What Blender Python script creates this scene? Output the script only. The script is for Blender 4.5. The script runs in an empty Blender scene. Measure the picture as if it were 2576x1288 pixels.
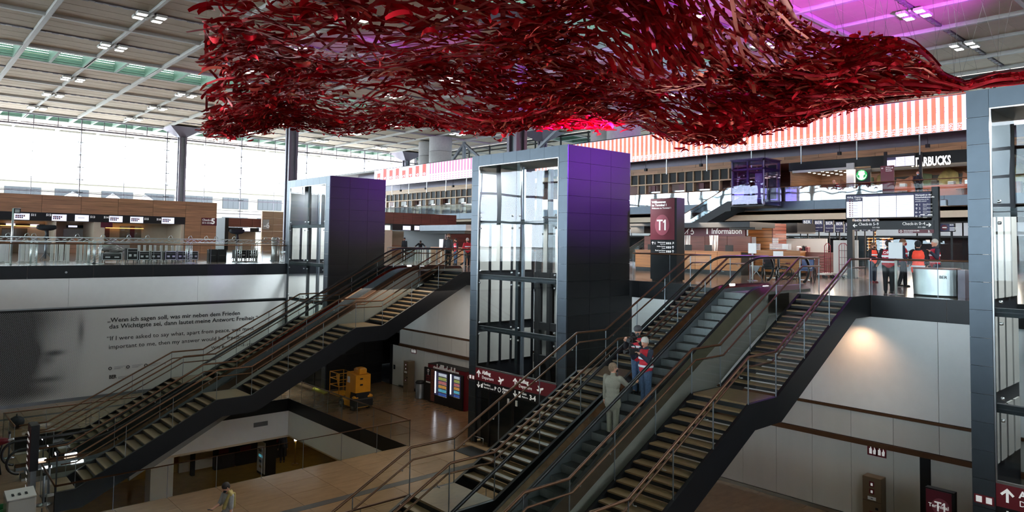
import bpy, bmesh, math, random
import numpy as np
from mathutils import Matrix, Vector
random.seed(7); rng = np.random.default_rng(7)
PI = math.pi
SC = bpy.context.scene
COL = SC.collection
# ------------------------------------------------------------------ camera (levels: E1 floor z=0, E0 floor z=G)
G = -7.1
F_PX, CY, YAW, PITCH, ROLL = 1770.69, 529.72, 0.839542, 0.0465791, 0.0135752
HE = 1.47
_f = np.array([math.cos(YAW)*math.cos(PITCH), math.sin(YAW)*math.cos(PITCH), math.sin(PITCH)])
_r = np.cross(_f, [0, 0, 1]); _r /= np.linalg.norm(_r); _u = np.cross(_r, _f)
_R = math.cos(ROLL)*_r+math.sin(ROLL)*_u; _U = -math.sin(ROLL)*_r+math.cos(ROLL)*_u
cam_d = bpy.data.cameras.new('camera'); cam = bpy.data.objects.new('camera', cam_d); COL.objects.link(cam)
cam.matrix_world = Matrix(((_R[0], _U[0], -_f[0], 0), (_R[1], _U[1], -_f[1], 0), (_R[2], _U[2], -_f[2], HE), (0, 0, 0, 1)))
cam_d.sensor_width = 36; cam_d.lens = 36*F_PX/2576; cam_d.shift_y = (CY-644)/2576; cam_d.clip_end = 900; cam_d.clip_start = 0.1
SC.camera = cam
# ------------------------------------------------------------------ colour management, sky, lights
SC.view_settings.view_transform = 'Standard'; SC.view_settings.look = 'None'
SC.view_settings.gamma = 1; SC.view_settings.exposure = EXPOSURE = 1.85; SC.view_settings.use_curve_mapping = False
W = bpy.data.worlds.new('overcast_sky'); SC.world = W; W.use_nodes = True
wn = W.node_tree; wn.nodes.clear()
wo = wn.nodes.new('ShaderNodeOutputWorld'); wb = wn.nodes.new('ShaderNodeBackground'); wb.inputs[1].default_value = SKY = 8.0
wt = wn.nodes.new('ShaderNodeTexCoord'); wno = wn.nodes.new('ShaderNodeTexNoise'); wno.inputs['Scale'].default_value = 2.2; wno.inputs['Detail'].default_value = 5
wm = wn.nodes.new('ShaderNodeMapping'); wm.inputs['Scale'].default_value = (1, 1, 3.5)
wr = wn.nodes.new('ShaderNodeValToRGB'); wr.color_ramp.elements[0].position = .3; wr.color_ramp.elements[1].position = .75
wr.color_ramp.elements[0].color = (.66, .80, .95, 1); wr.color_ramp.elements[1].color = (.95, .98, 1, 1)
wn.links.new(wt.outputs['Generated'], wm.inputs[0]); wn.links.new(wm.outputs[0], wno.inputs['Vector'])
wn.links.new(wno.outputs[0], wr.inputs[0]); wn.links.new(wr.outputs[0], wb.inputs[0]); wn.links.new(wb.outputs[0], wo.inputs[0])

def lamp(kind, name, loc, target, power, color, size=1.0, size_y=None, angle=60, blend=.5):
    d = bpy.data.lights.new(name, kind); d.energy = power; d.color = color
    if kind == 'AREA':
        d.size = size
        if size_y: d.shape = 'RECTANGLE'; d.size_y = size_y
    elif kind == 'SPOT':
        d.spot_size = math.radians(angle); d.spot_blend = blend; d.shadow_soft_size = size
    else: d.shadow_soft_size = size
    o = bpy.data.objects.new(name, d); COL.objects.link(o); o.location = loc
    v = Vector(target)-Vector(loc)
    o.rotation_euler = v.to_track_quat('-Z', 'Y').to_euler()
    return o
PURPLE = (.60, .05, .88)
# stage floods that wash the roof, the carpet sculpture and the backs of the lift shafts in violet
lamp('SPOT', 'violet_flood', (40, 5.0, 10.2), (48, 18, 20), 24000, PURPLE, .3, angle=68)
lamp('SPOT', 'violet_flood', (34, 27.0, 6.2), (33, 42, 20), 10000, PURPLE, .3, angle=62)
lamp('SPOT', 'violet_flood', (30, 9.0, 6.4), (22.6, 18.5, 5.0), 1500, (.36, .03, 1), .3, angle=36)
lamp('SPOT', 'violet_flood', (29, 28.0, 6.4), (22.8, 37.6, 5.0), 700, (.36, .03, 1), .3, angle=38)
lamp('SPOT', 'violet_flood', (33, 16, 7.0), (24.5, 12, 0), 260, (.5, .1, 1), .3, angle=60)
# warm recessed downlights under the edge of the departure level, one beside each stair
for yy in (9.3, 27.2):
    lamp('SPOT', 'warm_downlight', (22.75, yy, -.74), (23.15, yy, -4), 40, (1, .60, .34), .05, angle=125, blend=1)
# lamps of the lower concourse and of the station level below
for xx, yy in ((12, 21.5), (19.5, 29)):
    lamp('AREA', 'concourse_light', (xx, yy, -.9), (xx, yy, -8), 40, (1, .86, .70), 5, 5)
for xx, yy in ((10, 41), (14, 40.5), (18, 41), (22, 38)):
    lamp('AREA', 'station_light', (xx, yy, -9.15), (xx, yy, -14), 700, (1, .84, .58), 1.2, 1.2)
# ceiling strips of the shops under the gallery and the gallery cafe
for yy in (14, 24, 34):
    lamp('AREA', 'shop_light', (50, yy, 3.0), (46, yy, 0), 300, (1, .82, .66), 6, 2)
lamp('AREA', 'cafe_light', (57.5, 19, 7.6), (57.5, 19, 5), 250, (1, .84, .66), 3, 10)
for yy in (84, 92):
    lamp('AREA', 'check_in_light', (22, yy, 2.6), (22, yy, 0), 260, (1, .85, .66), 14, 2)
for yy in (21, 26):
    lamp('AREA', 'information_fill', (33.6, yy, 3.0), (34.6, yy, .8), 60, (1, .84, .66), 1.2, 4)  # added fill that warms and brightens the information desk
for yy in (12, 17):
    lamp('AREA', 'kiosk_fill', (37.5, yy, 4.2), (35, yy, 0), 100, (1, .84, .68), 2, 4)  # added warm fill over the kiosk counters
lamp('AREA', 'counter_fill', (35, 38, 2.6), (35, 38, 0), 90, (1, .84, .68), 2, 8)  # added fill for the counters behind the farther stairs
for k in (-1, 0, 1):
    lamp('AREA', 'shaft_fill', (21.6, 21.42+19.07*k, 4.7), (21.6, 21.42+19.07*k, 0), 650, (.92, .97, 1), 1.2, 3.5)  # fill lights added to brighten the tower interiors
CY_ = SC.cycles
CY_.max_bounces = 7; CY_.diffuse_bounces = 3; CY_.glossy_bounces = 3; CY_.transmission_bounces = 4; CY_.transparent_max_bounces = 24
CY_.caustics_reflective = False; CY_.caustics_refractive = False; CY_.sample_clamp_indirect = 6

# ------------------------------------------------------------------ pixel helpers: a point of the photograph on a plane of the building
def ray(x, y):
    d = np.array([(x-1288)/F_PX, (y-CY)/F_PX, 1.0]); return d[0]*_R-d[1]*_U+d[2]*_f
C0 = np.array([0, 0, HE])
def pz(x, y, z): d = ray(x, y); return C0+d*((z-HE)/d[2])
def px(x, y, X): d = ray(x, y); return C0+d*(X/d[0])
def py(x, y, Y): d = ray(x, y); return C0+d*(Y/d[1])
def proj(p):
    q = np.array(p, float)-C0; w = q@_f
    return 1288+F_PX*(q@_R)/w, CY-F_PX*(q@_U)/w, w
# ------------------------------------------------------------------ materials
MAT = {}
def lin(c): return tuple((v/255/12.92 if v/255 <= .04045 else ((v/255+.055)/1.055)**2.4) for v in c)
def M(name, rgb, rough=.5, metal=0, var=.08, scale=3, stretch=(1, 1, 1), bump=0, emit=0, spec=.5):
    if name in MAT: return MAT[name]
    m = bpy.data.materials.new(name); m.use_nodes = True; nt = m.node_tree; b = nt.nodes['Principled BSDF']
    c = lin(rgb)
    tc = nt.nodes.new('ShaderNodeTexCoord'); mp = nt.nodes.new('ShaderNodeMapping'); mp.inputs['Scale'].default_value = stretch
    nz = nt.nodes.new('ShaderNodeTexNoise'); nz.inputs['Scale'].default_value = scale; nz.inputs['Detail'].default_value = 4
    rp = nt.nodes.new('ShaderNodeValToRGB')
    rp.color_ramp.elements[0].position = .3; rp.color_ramp.elements[1].position = .7
    rp.color_ramp.elements[0].color = (*[v*(1-var) for v in c], 1); rp.color_ramp.elements[1].color = (*[min(1, v*(1+var)) for v in c], 1)
    nt.links.new(tc.outputs['Object'], mp.inputs[0]); nt.links.new(mp.outputs[0], nz.inputs['Vector']); nt.links.new(nz.outputs[0], rp.inputs[0])
    nt.links.new(rp.outputs[0], b.inputs['Base Color'])
    b.inputs['Roughness'].default_value = rough; b.inputs['Metallic'].default_value = metal; b.inputs['Specular IOR Level'].default_value = spec
    if bump:
        bp = nt.nodes.new('ShaderNodeBump'); bp.inputs['Strength'].default_value = bump; bp.inputs['Distance'].default_value = .02
        nt.links.new(nz.outputs[0], bp.inputs['Height']); nt.links.new(bp.outputs[0], b.inputs['Normal'])
    if emit:
        nt.links.new(rp.outputs[0], b.inputs['Emission Color']); b.inputs['Emission Strength'].default_value = emit
    MAT[name] = m; return m
def tint_by_object(m, amount):
    nt = m.node_tree; b = nt.nodes['Principled BSDF']; src = b.inputs['Base Color'].links[0].from_socket
    oi = nt.nodes.new('ShaderNodeObjectInfo'); hs = nt.nodes.new('ShaderNodeHueSaturation'); mr = nt.nodes.new('ShaderNodeMapRange')
    mr.inputs['To Min'].default_value = 1-amount; mr.inputs['To Max'].default_value = 1+amount
    nt.links.new(oi.outputs['Random'], mr.inputs[0]); nt.links.new(mr.outputs[0], hs.inputs['Value'])
    nt.links.new(src, hs.inputs['Color']); nt.links.new(hs.outputs[0], b.inputs['Base Color'])
def GL(name, tint, refl, rough=.0, wav=0):
    m = bpy.data.materials.new(name); m.use_nodes = True; nt = m.node_tree; nt.nodes.clear()
    o = nt.nodes.new('ShaderNodeOutputMaterial'); mx = nt.nodes.new('ShaderNodeMixShader'); t = nt.nodes.new('ShaderNodeBsdfTransparent')
    g = nt.nodes.new('ShaderNodeBsdfGlossy'); g.inputs['Roughness'].default_value = rough; t.inputs[0].default_value = (*tint, 1)
    lw = nt.nodes.new('ShaderNodeLayerWeight'); lw.inputs['Blend'].default_value = .5
    pw = nt.nodes.new('ShaderNodeMath'); pw.operation = 'POWER'; pw.inputs[1].default_value = 5.0
    ad = nt.nodes.new('ShaderNodeMath'); ad.operation = 'MULTIPLY_ADD'; ad.inputs[1].default_value = .42; ad.inputs[2].default_value = refl; ad.use_clamp = True
    nt.links.new(lw.outputs['Facing'], pw.inputs[0]); nt.links.new(pw.outputs[0], ad.inputs[0]); nt.links.new(ad.outputs[0], mx.inputs[0])
    nt.links.new(t.outputs[0], mx.inputs[1]); nt.links.new(g.outputs[0], mx.inputs[2]); nt.links.new(mx.outputs[0], o.inputs[0])
    if wav:
        tc = nt.nodes.new('ShaderNodeTexCoord'); nz = nt.nodes.new('ShaderNodeTexNoise'); nz.inputs['Scale'].default_value = .5; nz.inputs['Detail'].default_value = 1
        bp = nt.nodes.new('ShaderNodeBump'); bp.inputs['Strength'].default_value = wav; bp.inputs['Distance'].default_value = .05
        nt.links.new(tc.outputs['Object'], nz.inputs['Vector']); nt.links.new(nz.outputs[0], bp.inputs['Height'])
        nt.links.new(bp.outputs[0], g.inputs['Normal'])
    MAT[name] = m; return m
def EM(name, rgb, s): return M(name, rgb, .6, 0, .03, 2, emit=s)
M('ceiling_panel', (206, 190, 168), .8, 0, .04, 1.5); M('ceiling_beam', (196, 194, 188), .6, 0, .04); M('ceiling_rail', (134, 128, 132), .6, 0, .05)
M('louvre', (148, 166, 152), .6, 0, .12, 2, (1, 1, 8))
M('stone', (128, 100, 74), .20, 0, .10, 2.2, (1, 2.5, 1)); tint_by_object(MAT['stone'], .05); M('joint', (92, 80, 66), .8)
M('stone_band', (64, 59, 55), .4, 0, .08); M('stone_up', (116, 101, 92), .16, 0, .10, .7, (1, 3, 1))
M('white_wall', (226, 224, 222), .55, 0, .02); M('panel_grey', (200, 196, 190), .4, 0, .03, 2, (1, 1, .2)); tint_by_object(MAT['panel_grey'], .03)
M('black_metal', (19, 20, 24), .42, .3, .1); M('shaft_side', (17, 18, 22), .45, .25, .06); M('shaft_front', (70, 77, 84), .35, .75, .05)
tint_by_object(MAT['shaft_side'], .06); tint_by_object(MAT['shaft_front'], .05)
M('dark', (11, 11, 13), .6, 0, .1); M('steel', (170, 172, 174), .28, 1, .05); M('steel_bright', (205, 190, 170), .2, 1, .08, 3); M('grey_metal', (120, 124, 130), .4, .6, .05)
M('bronze', (96, 64, 42), .42, .55, .1); M('rubber', (20, 18, 20), .35, 0, .1)
M('walnut', (172, 124, 90), .45, 0, .30, 1.6, (.35, .35, 9)); tint_by_object(MAT['walnut'], .13)
M('walnut_warm', (164, 108, 60), .42, 0, .32, 1.6, (.35, .35, 9)); tint_by_object(MAT['walnut_warm'], .12); M('walnut_red', (112, 60, 48), .45, 0, .28, 1.6, (.35, .35, 9)); tint_by_object(MAT['walnut_red'], .10)
M('oak', (196, 160, 126), .5, 0, .14, 1.6, (.35, .35, 9)); tint_by_object(MAT['oak'], .07)
M('beige', (206, 186, 162), .6, 0, .03); M('cladding', (150, 146, 140), .22, .2, .05, .8, (.3, 1, 3)); M('burgundy', (92, 14, 34), .45, 0, .04)
M('red_sign', (104, 12, 28), .45, 0, .05); M('white_print', (240, 238, 236), .5, 0, .01, emit=.08); M('black_print', (26, 26, 28), .6)
M('esc_riser', (116, 119, 119), .45, .3, .10, 40, (1, 12, .2)); M('esc_tread', (58, 59, 59), .55, .4, .15, 40, (1, 14, 1))
M('tread_stone', (126, 100, 70), .4, 0, .14, 5, (1, 2, 1)); tint_by_object(MAT['tread_stone'], .06)
M('concrete', (170, 166, 164), .7, 0, .06); M('purple_grey', (112, 104, 116), .45, .3, .04)
M('yellow_floor', (196, 150, 66), .25, 0, .10, 2); M('lift_yellow', (214, 142, 30), .4, 0, .08)
EM('lamp_on', (255, 252, 246), 3.5); EM('led_salmon', (244, 130, 98), .32); EM('screen_white', (226, 226, 246), .30); EM('screen_dark', (52, 52, 80), .12); EM('led_white', (240, 226, 250), .30); EM('led_red', (226, 84, 76), .32); EM('led_pink', (244, 110, 150), .32)
EM('green_sign', (20, 140, 70), .3); EM('tube_light', (240, 244, 255), 1.3); EM('warm_glow', (255, 190, 110), .6)
M('skin', (196, 142, 118), .5, 0, .06, 8); M('cloth_black', (26, 26, 32), .85, 0, .2, 20); M('cloth_navy', (34, 38, 54), .8, 0, .2, 20); M('denim', (62, 82, 110), .85, 0, .25, 20)
M('cloth_grey', (128, 124, 110), .85, 0, .12, 60); M('cloth_dgrey', (70, 68, 70), .85, 0, .15, 20); M('vest_red', (186, 22, 42), .7, 0, .08, 12); M('vest_orange', (240, 74, 52), .7, 0, .06, 12, emit=.06)
M('reflective', (222, 224, 226), .4, 0, .05); M('hair_grey', (178, 170, 162), .8, 0, .25, 60); M('hair_mixed', (118, 96, 76), .85, 0, .35, 60); M('hair_dark', (38, 26, 24), .7, 0, .3, 60); M('hair_brown', (110, 76, 52), .8, 0, .25, 60); M('mask_black', (24, 26, 30), .8); M('mask_red', (130, 24, 36), .8); M('mask_blue', (150, 190, 214), .8)
M('tee_grey', (150, 146, 146), .85, 0, .1, 12); M('cloth_khaki', (160, 140, 84), .85, 0, .15, 12); M('cloth_tan', (176, 160, 130), .85, 0, .1, 12); M('shoe_red', (110, 20, 36), .6)
M('paper', (228, 228, 228), .6, 0, .02); M('cardboard', (150, 104, 76), .8); M('plastic_blue', (40, 60, 110), .4); M('wire_red', (140, 40, 54), .4, .3)
GL('glass', (.95, .965, .955), .008); GL('glass_facade', (.93, .96, .96), .0); GL('glass_solar', (.66, .70, .71), .02); GL('glass_skylight', (.24, .30, .27), .02); GL('glass_violet_sheen', (.66, .58, .84), .05, .0, .06); GL('glass_dim', (.16, .18, .19), .02); GL('glass_terrace', (.36, .39, .40), .01); GL('glass_shaft', (.84, .88, .89), .022, .0, .05); GL('glass_shop', (.80, .84, .86), .04, .0, .06); GL('glass_gallery', (.62, .68, .70), .17, .02, .12)  # the lift cage's violet tint imitates the ceiling's reflection
def mm(x): return MAT[x] if isinstance(x, str) else x
# ------------------------------------------------------------------ object helpers
def woff(o):
    v = Vector((0, 0, 0))
    while o is not None: v += o.location; o = o.parent
    return v
def thing(name, label, cat, loc=(0, 0, 0), group=None):
    o = bpy.data.objects.new(name, None); COL.objects.link(o); o.location = loc; o.empty_display_size = .2
    o['label'] = label; o['category'] = cat
    if group: o['group'] = group
    return o
def tag(o, label, cat, group=None):
    o['label'] = label; o['category'] = cat
    if group: o['group'] = group
    return o
def base(o, loc):            # put the origin of a one-mesh thing at its base
    loc = Vector(loc); o.data.transform(Matrix.Translation(o.location-loc)); o.location = loc; return o
class MB:
    def __init__(s): s.v = []; s.f = []; s.m = []; s.sm = []
    def add(s, vs, fs, mi=0, smooth=False):
        k = len(s.v); s.v += [tuple(map(float, p)) for p in vs]; s.f += [tuple(i+k for i in f) for f in fs]; s.m += [mi]*len(fs); s.sm += [smooth]*len(fs); return s
    def box(s, x0, x1, y0, y1, z0, z1, mi=0):
        x0, x1 = sorted((x0, x1)); y0, y1 = sorted((y0, y1)); z0, z1 = sorted((z0, z1))
        return s.add([(x0, y0, z0), (x1, y0, z0), (x1, y1, z0), (x0, y1, z0), (x0, y0, z1), (x1, y0, z1), (x1, y1, z1), (x0, y1, z1)],
                     [(0, 3, 2, 1), (4, 5, 6, 7), (0, 1, 5, 4), (1, 2, 6, 5), (2, 3, 7, 6), (3, 0, 4, 7)], mi)
    def cbox(s, x0, x1, y0, y1, z0, z1, c=.02, mi=0):      # box with chamfered vertical edges and top
        p = [(x0+c, y0), (x1-c, y0), (x1, y0+c), (x1, y1-c), (x1-c, y1), (x0+c, y1), (x0, y1-c), (x0, y0+c)]
        q = [(x0+2*c, y0+c), (x1-2*c, y0+c), (x1-c, y0+2*c), (x1-c, y1-2*c), (x1-2*c, y1-c), (x0+2*c, y1-c), (x0+c, y1-2*c), (x0+c, y0+2*c)]
        vs = [(a, b, z0) for a, b in p]+[(a, b, z1-c) for a, b in p]+[(a, b, z1) for a, b in q]
        fs = [tuple(range(7, -1, -1)), tuple(range(16, 24))]
        for k in (0, 8): fs += [(k+i, k+(i+1) % 8, k+8+(i+1) % 8, k+8+i) for i in range(8)]
        return s.add(vs, fs, mi)
    def quad(s, a, b, c, d, mi=0): return s.add([a, b, c, d], [(0, 1, 2, 3)], mi)
    def prism(s, poly, axis, a, b, mi=0):     # polygon in the two other axes, extruded from a to b
        n = len(poly)
        def P(p, t): return (t, p[0], p[1]) if axis == 'x' else (p[0], t, p[1]) if axis == 'y' else (p[0], p[1], t)
        vs = [P(p, a) for p in poly]+[P(p, b) for p in poly]
        fs = [tuple(range(n)), tuple(range(2*n-1, n-1, -1))]+[(i, i+n, (i+1) % n+n, (i+1) % n) for i in range(n)]
        return s.add(vs, fs, mi)
    def bar(s, p0, p1, w, h=None, mi=0):       # square bar between two points
        h = h or w; p0 = Vector(p0); p1 = Vector(p1); d = (p1-p0).normalized()
        a = d.cross(Vector((0, 0, 1)))
        a = a.normalized() if a.length > 1e-4 else Vector((1, 0, 0)); b = a.cross(d).normalized()
        vs = [p+a*sx*w/2+b*sy*h/2 for p in (p0, p1) for sx, sy in ((-1, -1), (1, -1), (1, 1), (-1, 1))]
        return s.add(vs, [(3, 2, 1, 0), (4, 5, 6, 7), (0, 1, 5, 4), (1, 2, 6, 5), (2, 3, 7, 6), (3, 0, 4, 7)], mi)
    def tube(s, pts, r, n=8, mi=0, caps=True, sx=1.0):
        pts = [Vector(p) for p in pts]; N = len(pts); vs = []; prev = None
        rr = r if isinstance(r, (list, tuple)) else [r]*N
        for i, p in enumerate(pts):
            d = ((pts[min(i+1, N-1)]-p).normalized()+(p-pts[max(i-1, 0)]).normalized())
            d = d.normalized() if d.length > 1e-6 else Vector((0, 0, 1))
            if prev is None:
                a = d.cross(Vector((0, 0, 1)))
                if a.length < 1e-3: a = Vector((1, 0, 0))
            else: a = prev-d*prev.dot(d)
            a.normalize(); prev = a; b = d.cross(a)
            vs += [p+(a*math.cos(2*PI*k/n)*sx+b*math.sin(2*PI*k/n))*rr[i] for k in range(n)]
        fs = [(i*n+k, i*n+(k+1) % n, (i+1)*n+(k+1) % n, (i+1)*n+k) for i in range(N-1) for k in range(n)]
        s.add(vs, fs, mi, True)
        if caps: k0 = len(s.v)-N*n; s.f += [tuple(k0+i for i in range(n-1, -1, -1)), tuple(k0+(N-1)*n+i for i in range(n))]; s.m += [mi]*2; s.sm += [False]*2
        return s
    def cyl(s, p0, p1, r, n=12, mi=0): return s.tube([p0, p1], r, n, mi)
    def lathe(s, c, prof, n=16, mi=0, smooth=True):  # prof: (radius, z) around a vertical axis
        vs = [(c[0]+r*math.cos(2*PI*k/n), c[1]+r*math.sin(2*PI*k/n), c[2]+z) for r, z in prof for k in range(n)]
        fs = [(i*n+k, i*n+(k+1) % n, (i+1)*n+(k+1) % n, (i+1)*n+k) for i in range(len(prof)-1) for k in range(n)]
        s.add(vs, fs, mi, smooth); k0 = len(s.v)-len(prof)*n
        s.f += [tuple(k0+i for i in range(n-1, -1, -1)), tuple(k0+(len(prof)-1)*n+i for i in range(n))]; s.m += [mi]*2; s.sm += [False]*2
        return s
    def ell(s, c, rx, ry, rz, n=12, m=8, mi=0):
        vs = [(c[0]+rx*math.sin(PI*j/m)*math.cos(2*PI*k/n), c[1]+ry*math.sin(PI*j/m)*math.sin(2*PI*k/n), c[2]+rz*math.cos(PI*j/m)) for j in range(1, m) for k in range(n)]
        vs += [(c[0], c[1], c[2]+rz), (c[0], c[1], c[2]-rz)]; T = (m-1)*n
        fs = [(j*n+k, (j+1)*n+k, (j+1)*n+(k+1) % n, j*n+(k+1) % n) for j in range(m-2) for k in range(n)]
        fs += [(T, k, (k+1) % n) for k in range(n)]+[(T+1, (m-2)*n+(k+1) % n, (m-2)*n+k) for k in range(n)]
        return s.add(vs, fs, mi, True)
    def build(s, name, mats, parent=None, origin=None, kind=None):
        off = woff(parent) if parent is not None else Vector(origin or (0, 0, 0))
        me = bpy.data.meshes.new(name); o3 = tuple(off)
        me.from_pydata([(p[0]-o3[0], p[1]-o3[1], p[2]-o3[2]) for p in s.v], [], s.f)
        ms = mats if isinstance(mats, (list, tuple)) else [mats]
        for m in ms: me.materials.append(mm(m))
        me.polygons.foreach_set('material_index', s.m); me.polygons.foreach_set('use_smooth', s.sm); me.update()
        o = bpy.data.objects.new(name, me); COL.objects.link(o)
        if parent is not None: o.parent = parent
        elif origin: o.location = origin
        if kind: o['kind'] = kind
        return o
def struct(name, mb, m, parent=None):
    o = mb.build(name, m, parent)
    if parent is None: o['kind'] = 'structure'
    return o
def piece(name, src, loc, parent):       # another copy of a mesh, sharing its data
    o = src.copy(); COL.objects.link(o); o.location = loc; o.parent = parent; return o
def dup(root, loc, rotz=None, label=None, group=None):
    r = root.copy(); COL.objects.link(r); r.location = loc
    if rotz is not None: r.rotation_euler = (0, 0, rotz)
    if label: r['label'] = label
    if group: r['group'] = group
    for ch in list(root.children):
        c = ch.copy(); COL.objects.link(c); c.parent = r
        for g in list(ch.children): d = g.copy(); COL.objects.link(d); d.parent = c
    return r
FX = Matrix(((0, 0, -1), (-1, 0, 0), (0, 1, 0)))      # writing on a plane that faces -X
FY = Matrix(((1, 0, 0), (0, 0, -1), (0, 1, 0)))       # writing on a plane that faces -Y
def text(s, loc, size, face, m, parent, align='LEFT', bold=0, name='lettering', ext=.004, rot=0, sx=1.0):
    c = bpy.data.curves.new(name, 'FONT'); c.body = s; c.size = size; c.align_x = align; c.extrude = ext; c.offset = bold; c.resolution_u = 2; c.fill_mode = 'BOTH'
    c.materials.append(mm(m)); o = bpy.data.objects.new(name, c); COL.objects.link(o)
    R = (face if isinstance(face, Matrix) else Matrix(face)).to_4x4() @ Matrix.Rotation(rot, 4, 'Z')
    l = Vector(loc)-(woff(parent) if parent is not None else Vector((0, 0, 0)))
    o.matrix_local = Matrix.Translation(l) @ R @ Matrix.Diagonal((sx, 1, 1, 1)); o.location = l
    o.rotation_euler = R.to_euler(); o.scale = (sx, 1, 1)
    if parent is not None: o.parent = parent
    return o
def arrow(mb, c, size, face, ang, mi=0, t=.006):      # flat arrow sign standing a little proud of its plane
    sh = [(-.09, -.5), (.09, -.5), (.09, .22), (.34, -.03), (.46, .10), (0, .56), (-.46, .10), (-.34, -.03), (-.09, .22)]
    R = (face if isinstance(face, Matrix) else Matrix(face)) @ Matrix.Rotation(ang, 3, 'Z')
    lo = [Vector(c)+R @ Vector((a*size, b*size, 0)) for a, b in sh]; hi = [Vector(c)+R @ Vector((a*size, b*size, t)) for a, b in sh]
    n = len(sh)
    mb.add(lo+hi, [tuple(range(n, 2*n))]+[(i, (i+1) % n, (i+1) % n+n, i+n) for i in range(n)], mi); return mb
ORD = ['first', 'second', 'third', 'fourth', 'fifth', 'sixth', 'seventh', 'eighth', 'ninth', 'tenth', 'eleventh', 'twelfth', 'thirteenth', 'fourteenth', 'fifteenth', 'sixteenth', 'seventeenth', 'eighteenth']
# ================================================================== the building
XE, YW = 23.33, 43.08                     # edges of the departure level around the void
GRP = (0.0, 19.07)                        # the two stair groups are 19.07 m apart
PX0, PX1 = 4.3, 16.9                      # openings in the lower floor
PITS = [(6.15+g, 17.7+g) for g in GRP]
# ---- lower floor: slab, stone slabs laid one by one where they can be told apart
fl = MB(); xs0, xs1, ys0, ys1 = -8, XE+.02, -12, YW-.03
bands = [(ys0, PITS[0][0], xs0, xs1), (PITS[0][0], PITS[0][1], xs0, PX0), (PITS[0][0], PITS[0][1], PX1, xs1), (PITS[0][1], PITS[1][0], xs0, xs1),
         (PITS[1][0], PITS[1][1], xs0, PX0), (PITS[1][0], PITS[1][1], PX1, xs1), (PITS[1][1], ys1, xs0, xs1)]
for a, b, c, d in bands: fl.box(c, d, a, b, G-.45, G-.014)
floor = struct('floor', fl, 'joint')
def lay(x0, x1, y0, y1, w, l):
    nx = max(1, round((x1-x0)/w)); ny = max(1, round((y1-y0)/l)); dx = (x1-x0)/nx; dy = (y1-y0)/ny
    src = MB().box(.006, dx-.006, .006, dy-.006, G-.016, G).build('stone_slab', 'stone', floor); src.location = (x0, y0, 0)
    for i in range(nx):
        for j in range(ny):
            if i or j: piece('stone_slab', src, (x0+i*dx, y0+j*dy, 0), floor)
lay(PX0, PX1, 17.7, 21.32, 1.58, 1.25); lay(PX0, PX1, 21.68, 25.25, 1.58, 1.25); lay(PX1, XE+.02, 17.7, 25.25, 1.6, 1.5)
lay(PX1, XE+.02, 25.25, 36.8, 1.6, 1.6); lay(-1, XE+.02, 36.8, 40.4, 1.6, 1.8); lay(-1, XE+.02, 40.75, YW-.03, 1.6, 2.3); lay(-1, PX0, 25.25, 36.8, 1.75, 1.65)
lay(13.5, XE+.02, -.6, 6.15, 1.6, 1.35); lay(PX1, XE+.02, 6.15, 17.7, 1.6, 1.65)
rest = MB().box(xs0, PX0, 6.15, 25.25, G-.016, G).box(xs0, 13.5, ys0, 6.15, G-.016, G).box(13.5, xs1, ys0, -.6, G-.016, G).box(xs0, -1, 25.25, ys1, G-.016, G)
rest.build('stone_paving', 'stone', floor)
for yb in (21.5, 40.57): MB().box(-1 if yb > 30 else PX0, XE, yb-.175, yb+.175, G-.014, G+.001).build('dark_stone_strip', 'stone_band', floor)
# ---- openings to the station level: black fascia, white parapet walls, the room below
for (a, b), side in zip(PITS, ('right', 'left')):
    w = MB(); t = .12
    w.box(PX0-t, PX0, a-t, b+t, -9.05, -7.75); w.box(PX1, PX1+t, a-t, b+t, -9.05, -7.75); w.box(PX0, PX1, b, b+t, -9.05, -7.75); w.box(PX0, PX1, a-t, a, -9.05, -7.75)
    pw = struct('wall_pit_'+side, w, 'white_wall')
    for i in range(3):
        y0 = a+(b-a)*i/3; y1 = a+(b-a)*(i+1)/3
        MB().box(PX1-.02, PX1+.1, y0+.005, y1-.005, -7.75, G-.005).build('fascia_panel', 'black_metal', pw)
        MB().box(PX0-.1, PX0+.02, y0+.005, y1-.005, -7.75, G-.005).build('fascia_panel', 'black_metal', pw)
    for i in range(4):
        x0 = PX0+(PX1-PX0)*i/4; x1 = PX0+(PX1-PX0)*(i+1)/4
        MB().box(x0+.005, x1-.005, b-.02, b+.1, -7.75, G-.005).build('fascia_panel', 'black_metal', pw)
        MB().box(x0+.005, x1-.005, a-.1, a+.02, -7.75, G-.005).build('fascia_panel', 'black_metal', pw)
    if side == 'left': MB().box(15.0, 15.75, b-.03, b, -8.35, -8.12).build('air_grille', 'grey_metal', pw)
struct('floor_station', MB().box(-12, 34, -2, 60, -12.4, -12), 'yellow_floor')
struct('ceiling_station', MB().box(-12, 34, -2, 6.03, -9.2, -9.05).box(-12, 34, 17.82, 25.13, -9.2, -9.05).box(-12, 34, 36.92, 60, -9.2, -9.05)
       .box(-12, 4.18, 6.03, 17.82, -9.2, -9.05).box(17.02, 34, 6.03, 17.82, -9.2, -9.05).box(-12, 4.18, 25.13, 36.92, -9.2, -9.05).box(17.02, 34, 25.13, 36.92, -9.2, -9.05), 'beige')
struct('wall_station', MB().box(-12, 34, 60, 60.3, -12, -9.2).box(33.7, 34, -2, 60, -12, -9.2).box(-12.3, -12, -2, 60, -12, -9.2).box(-12, 34, -2.3, -2, -12, -9.2), 'beige')
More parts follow.
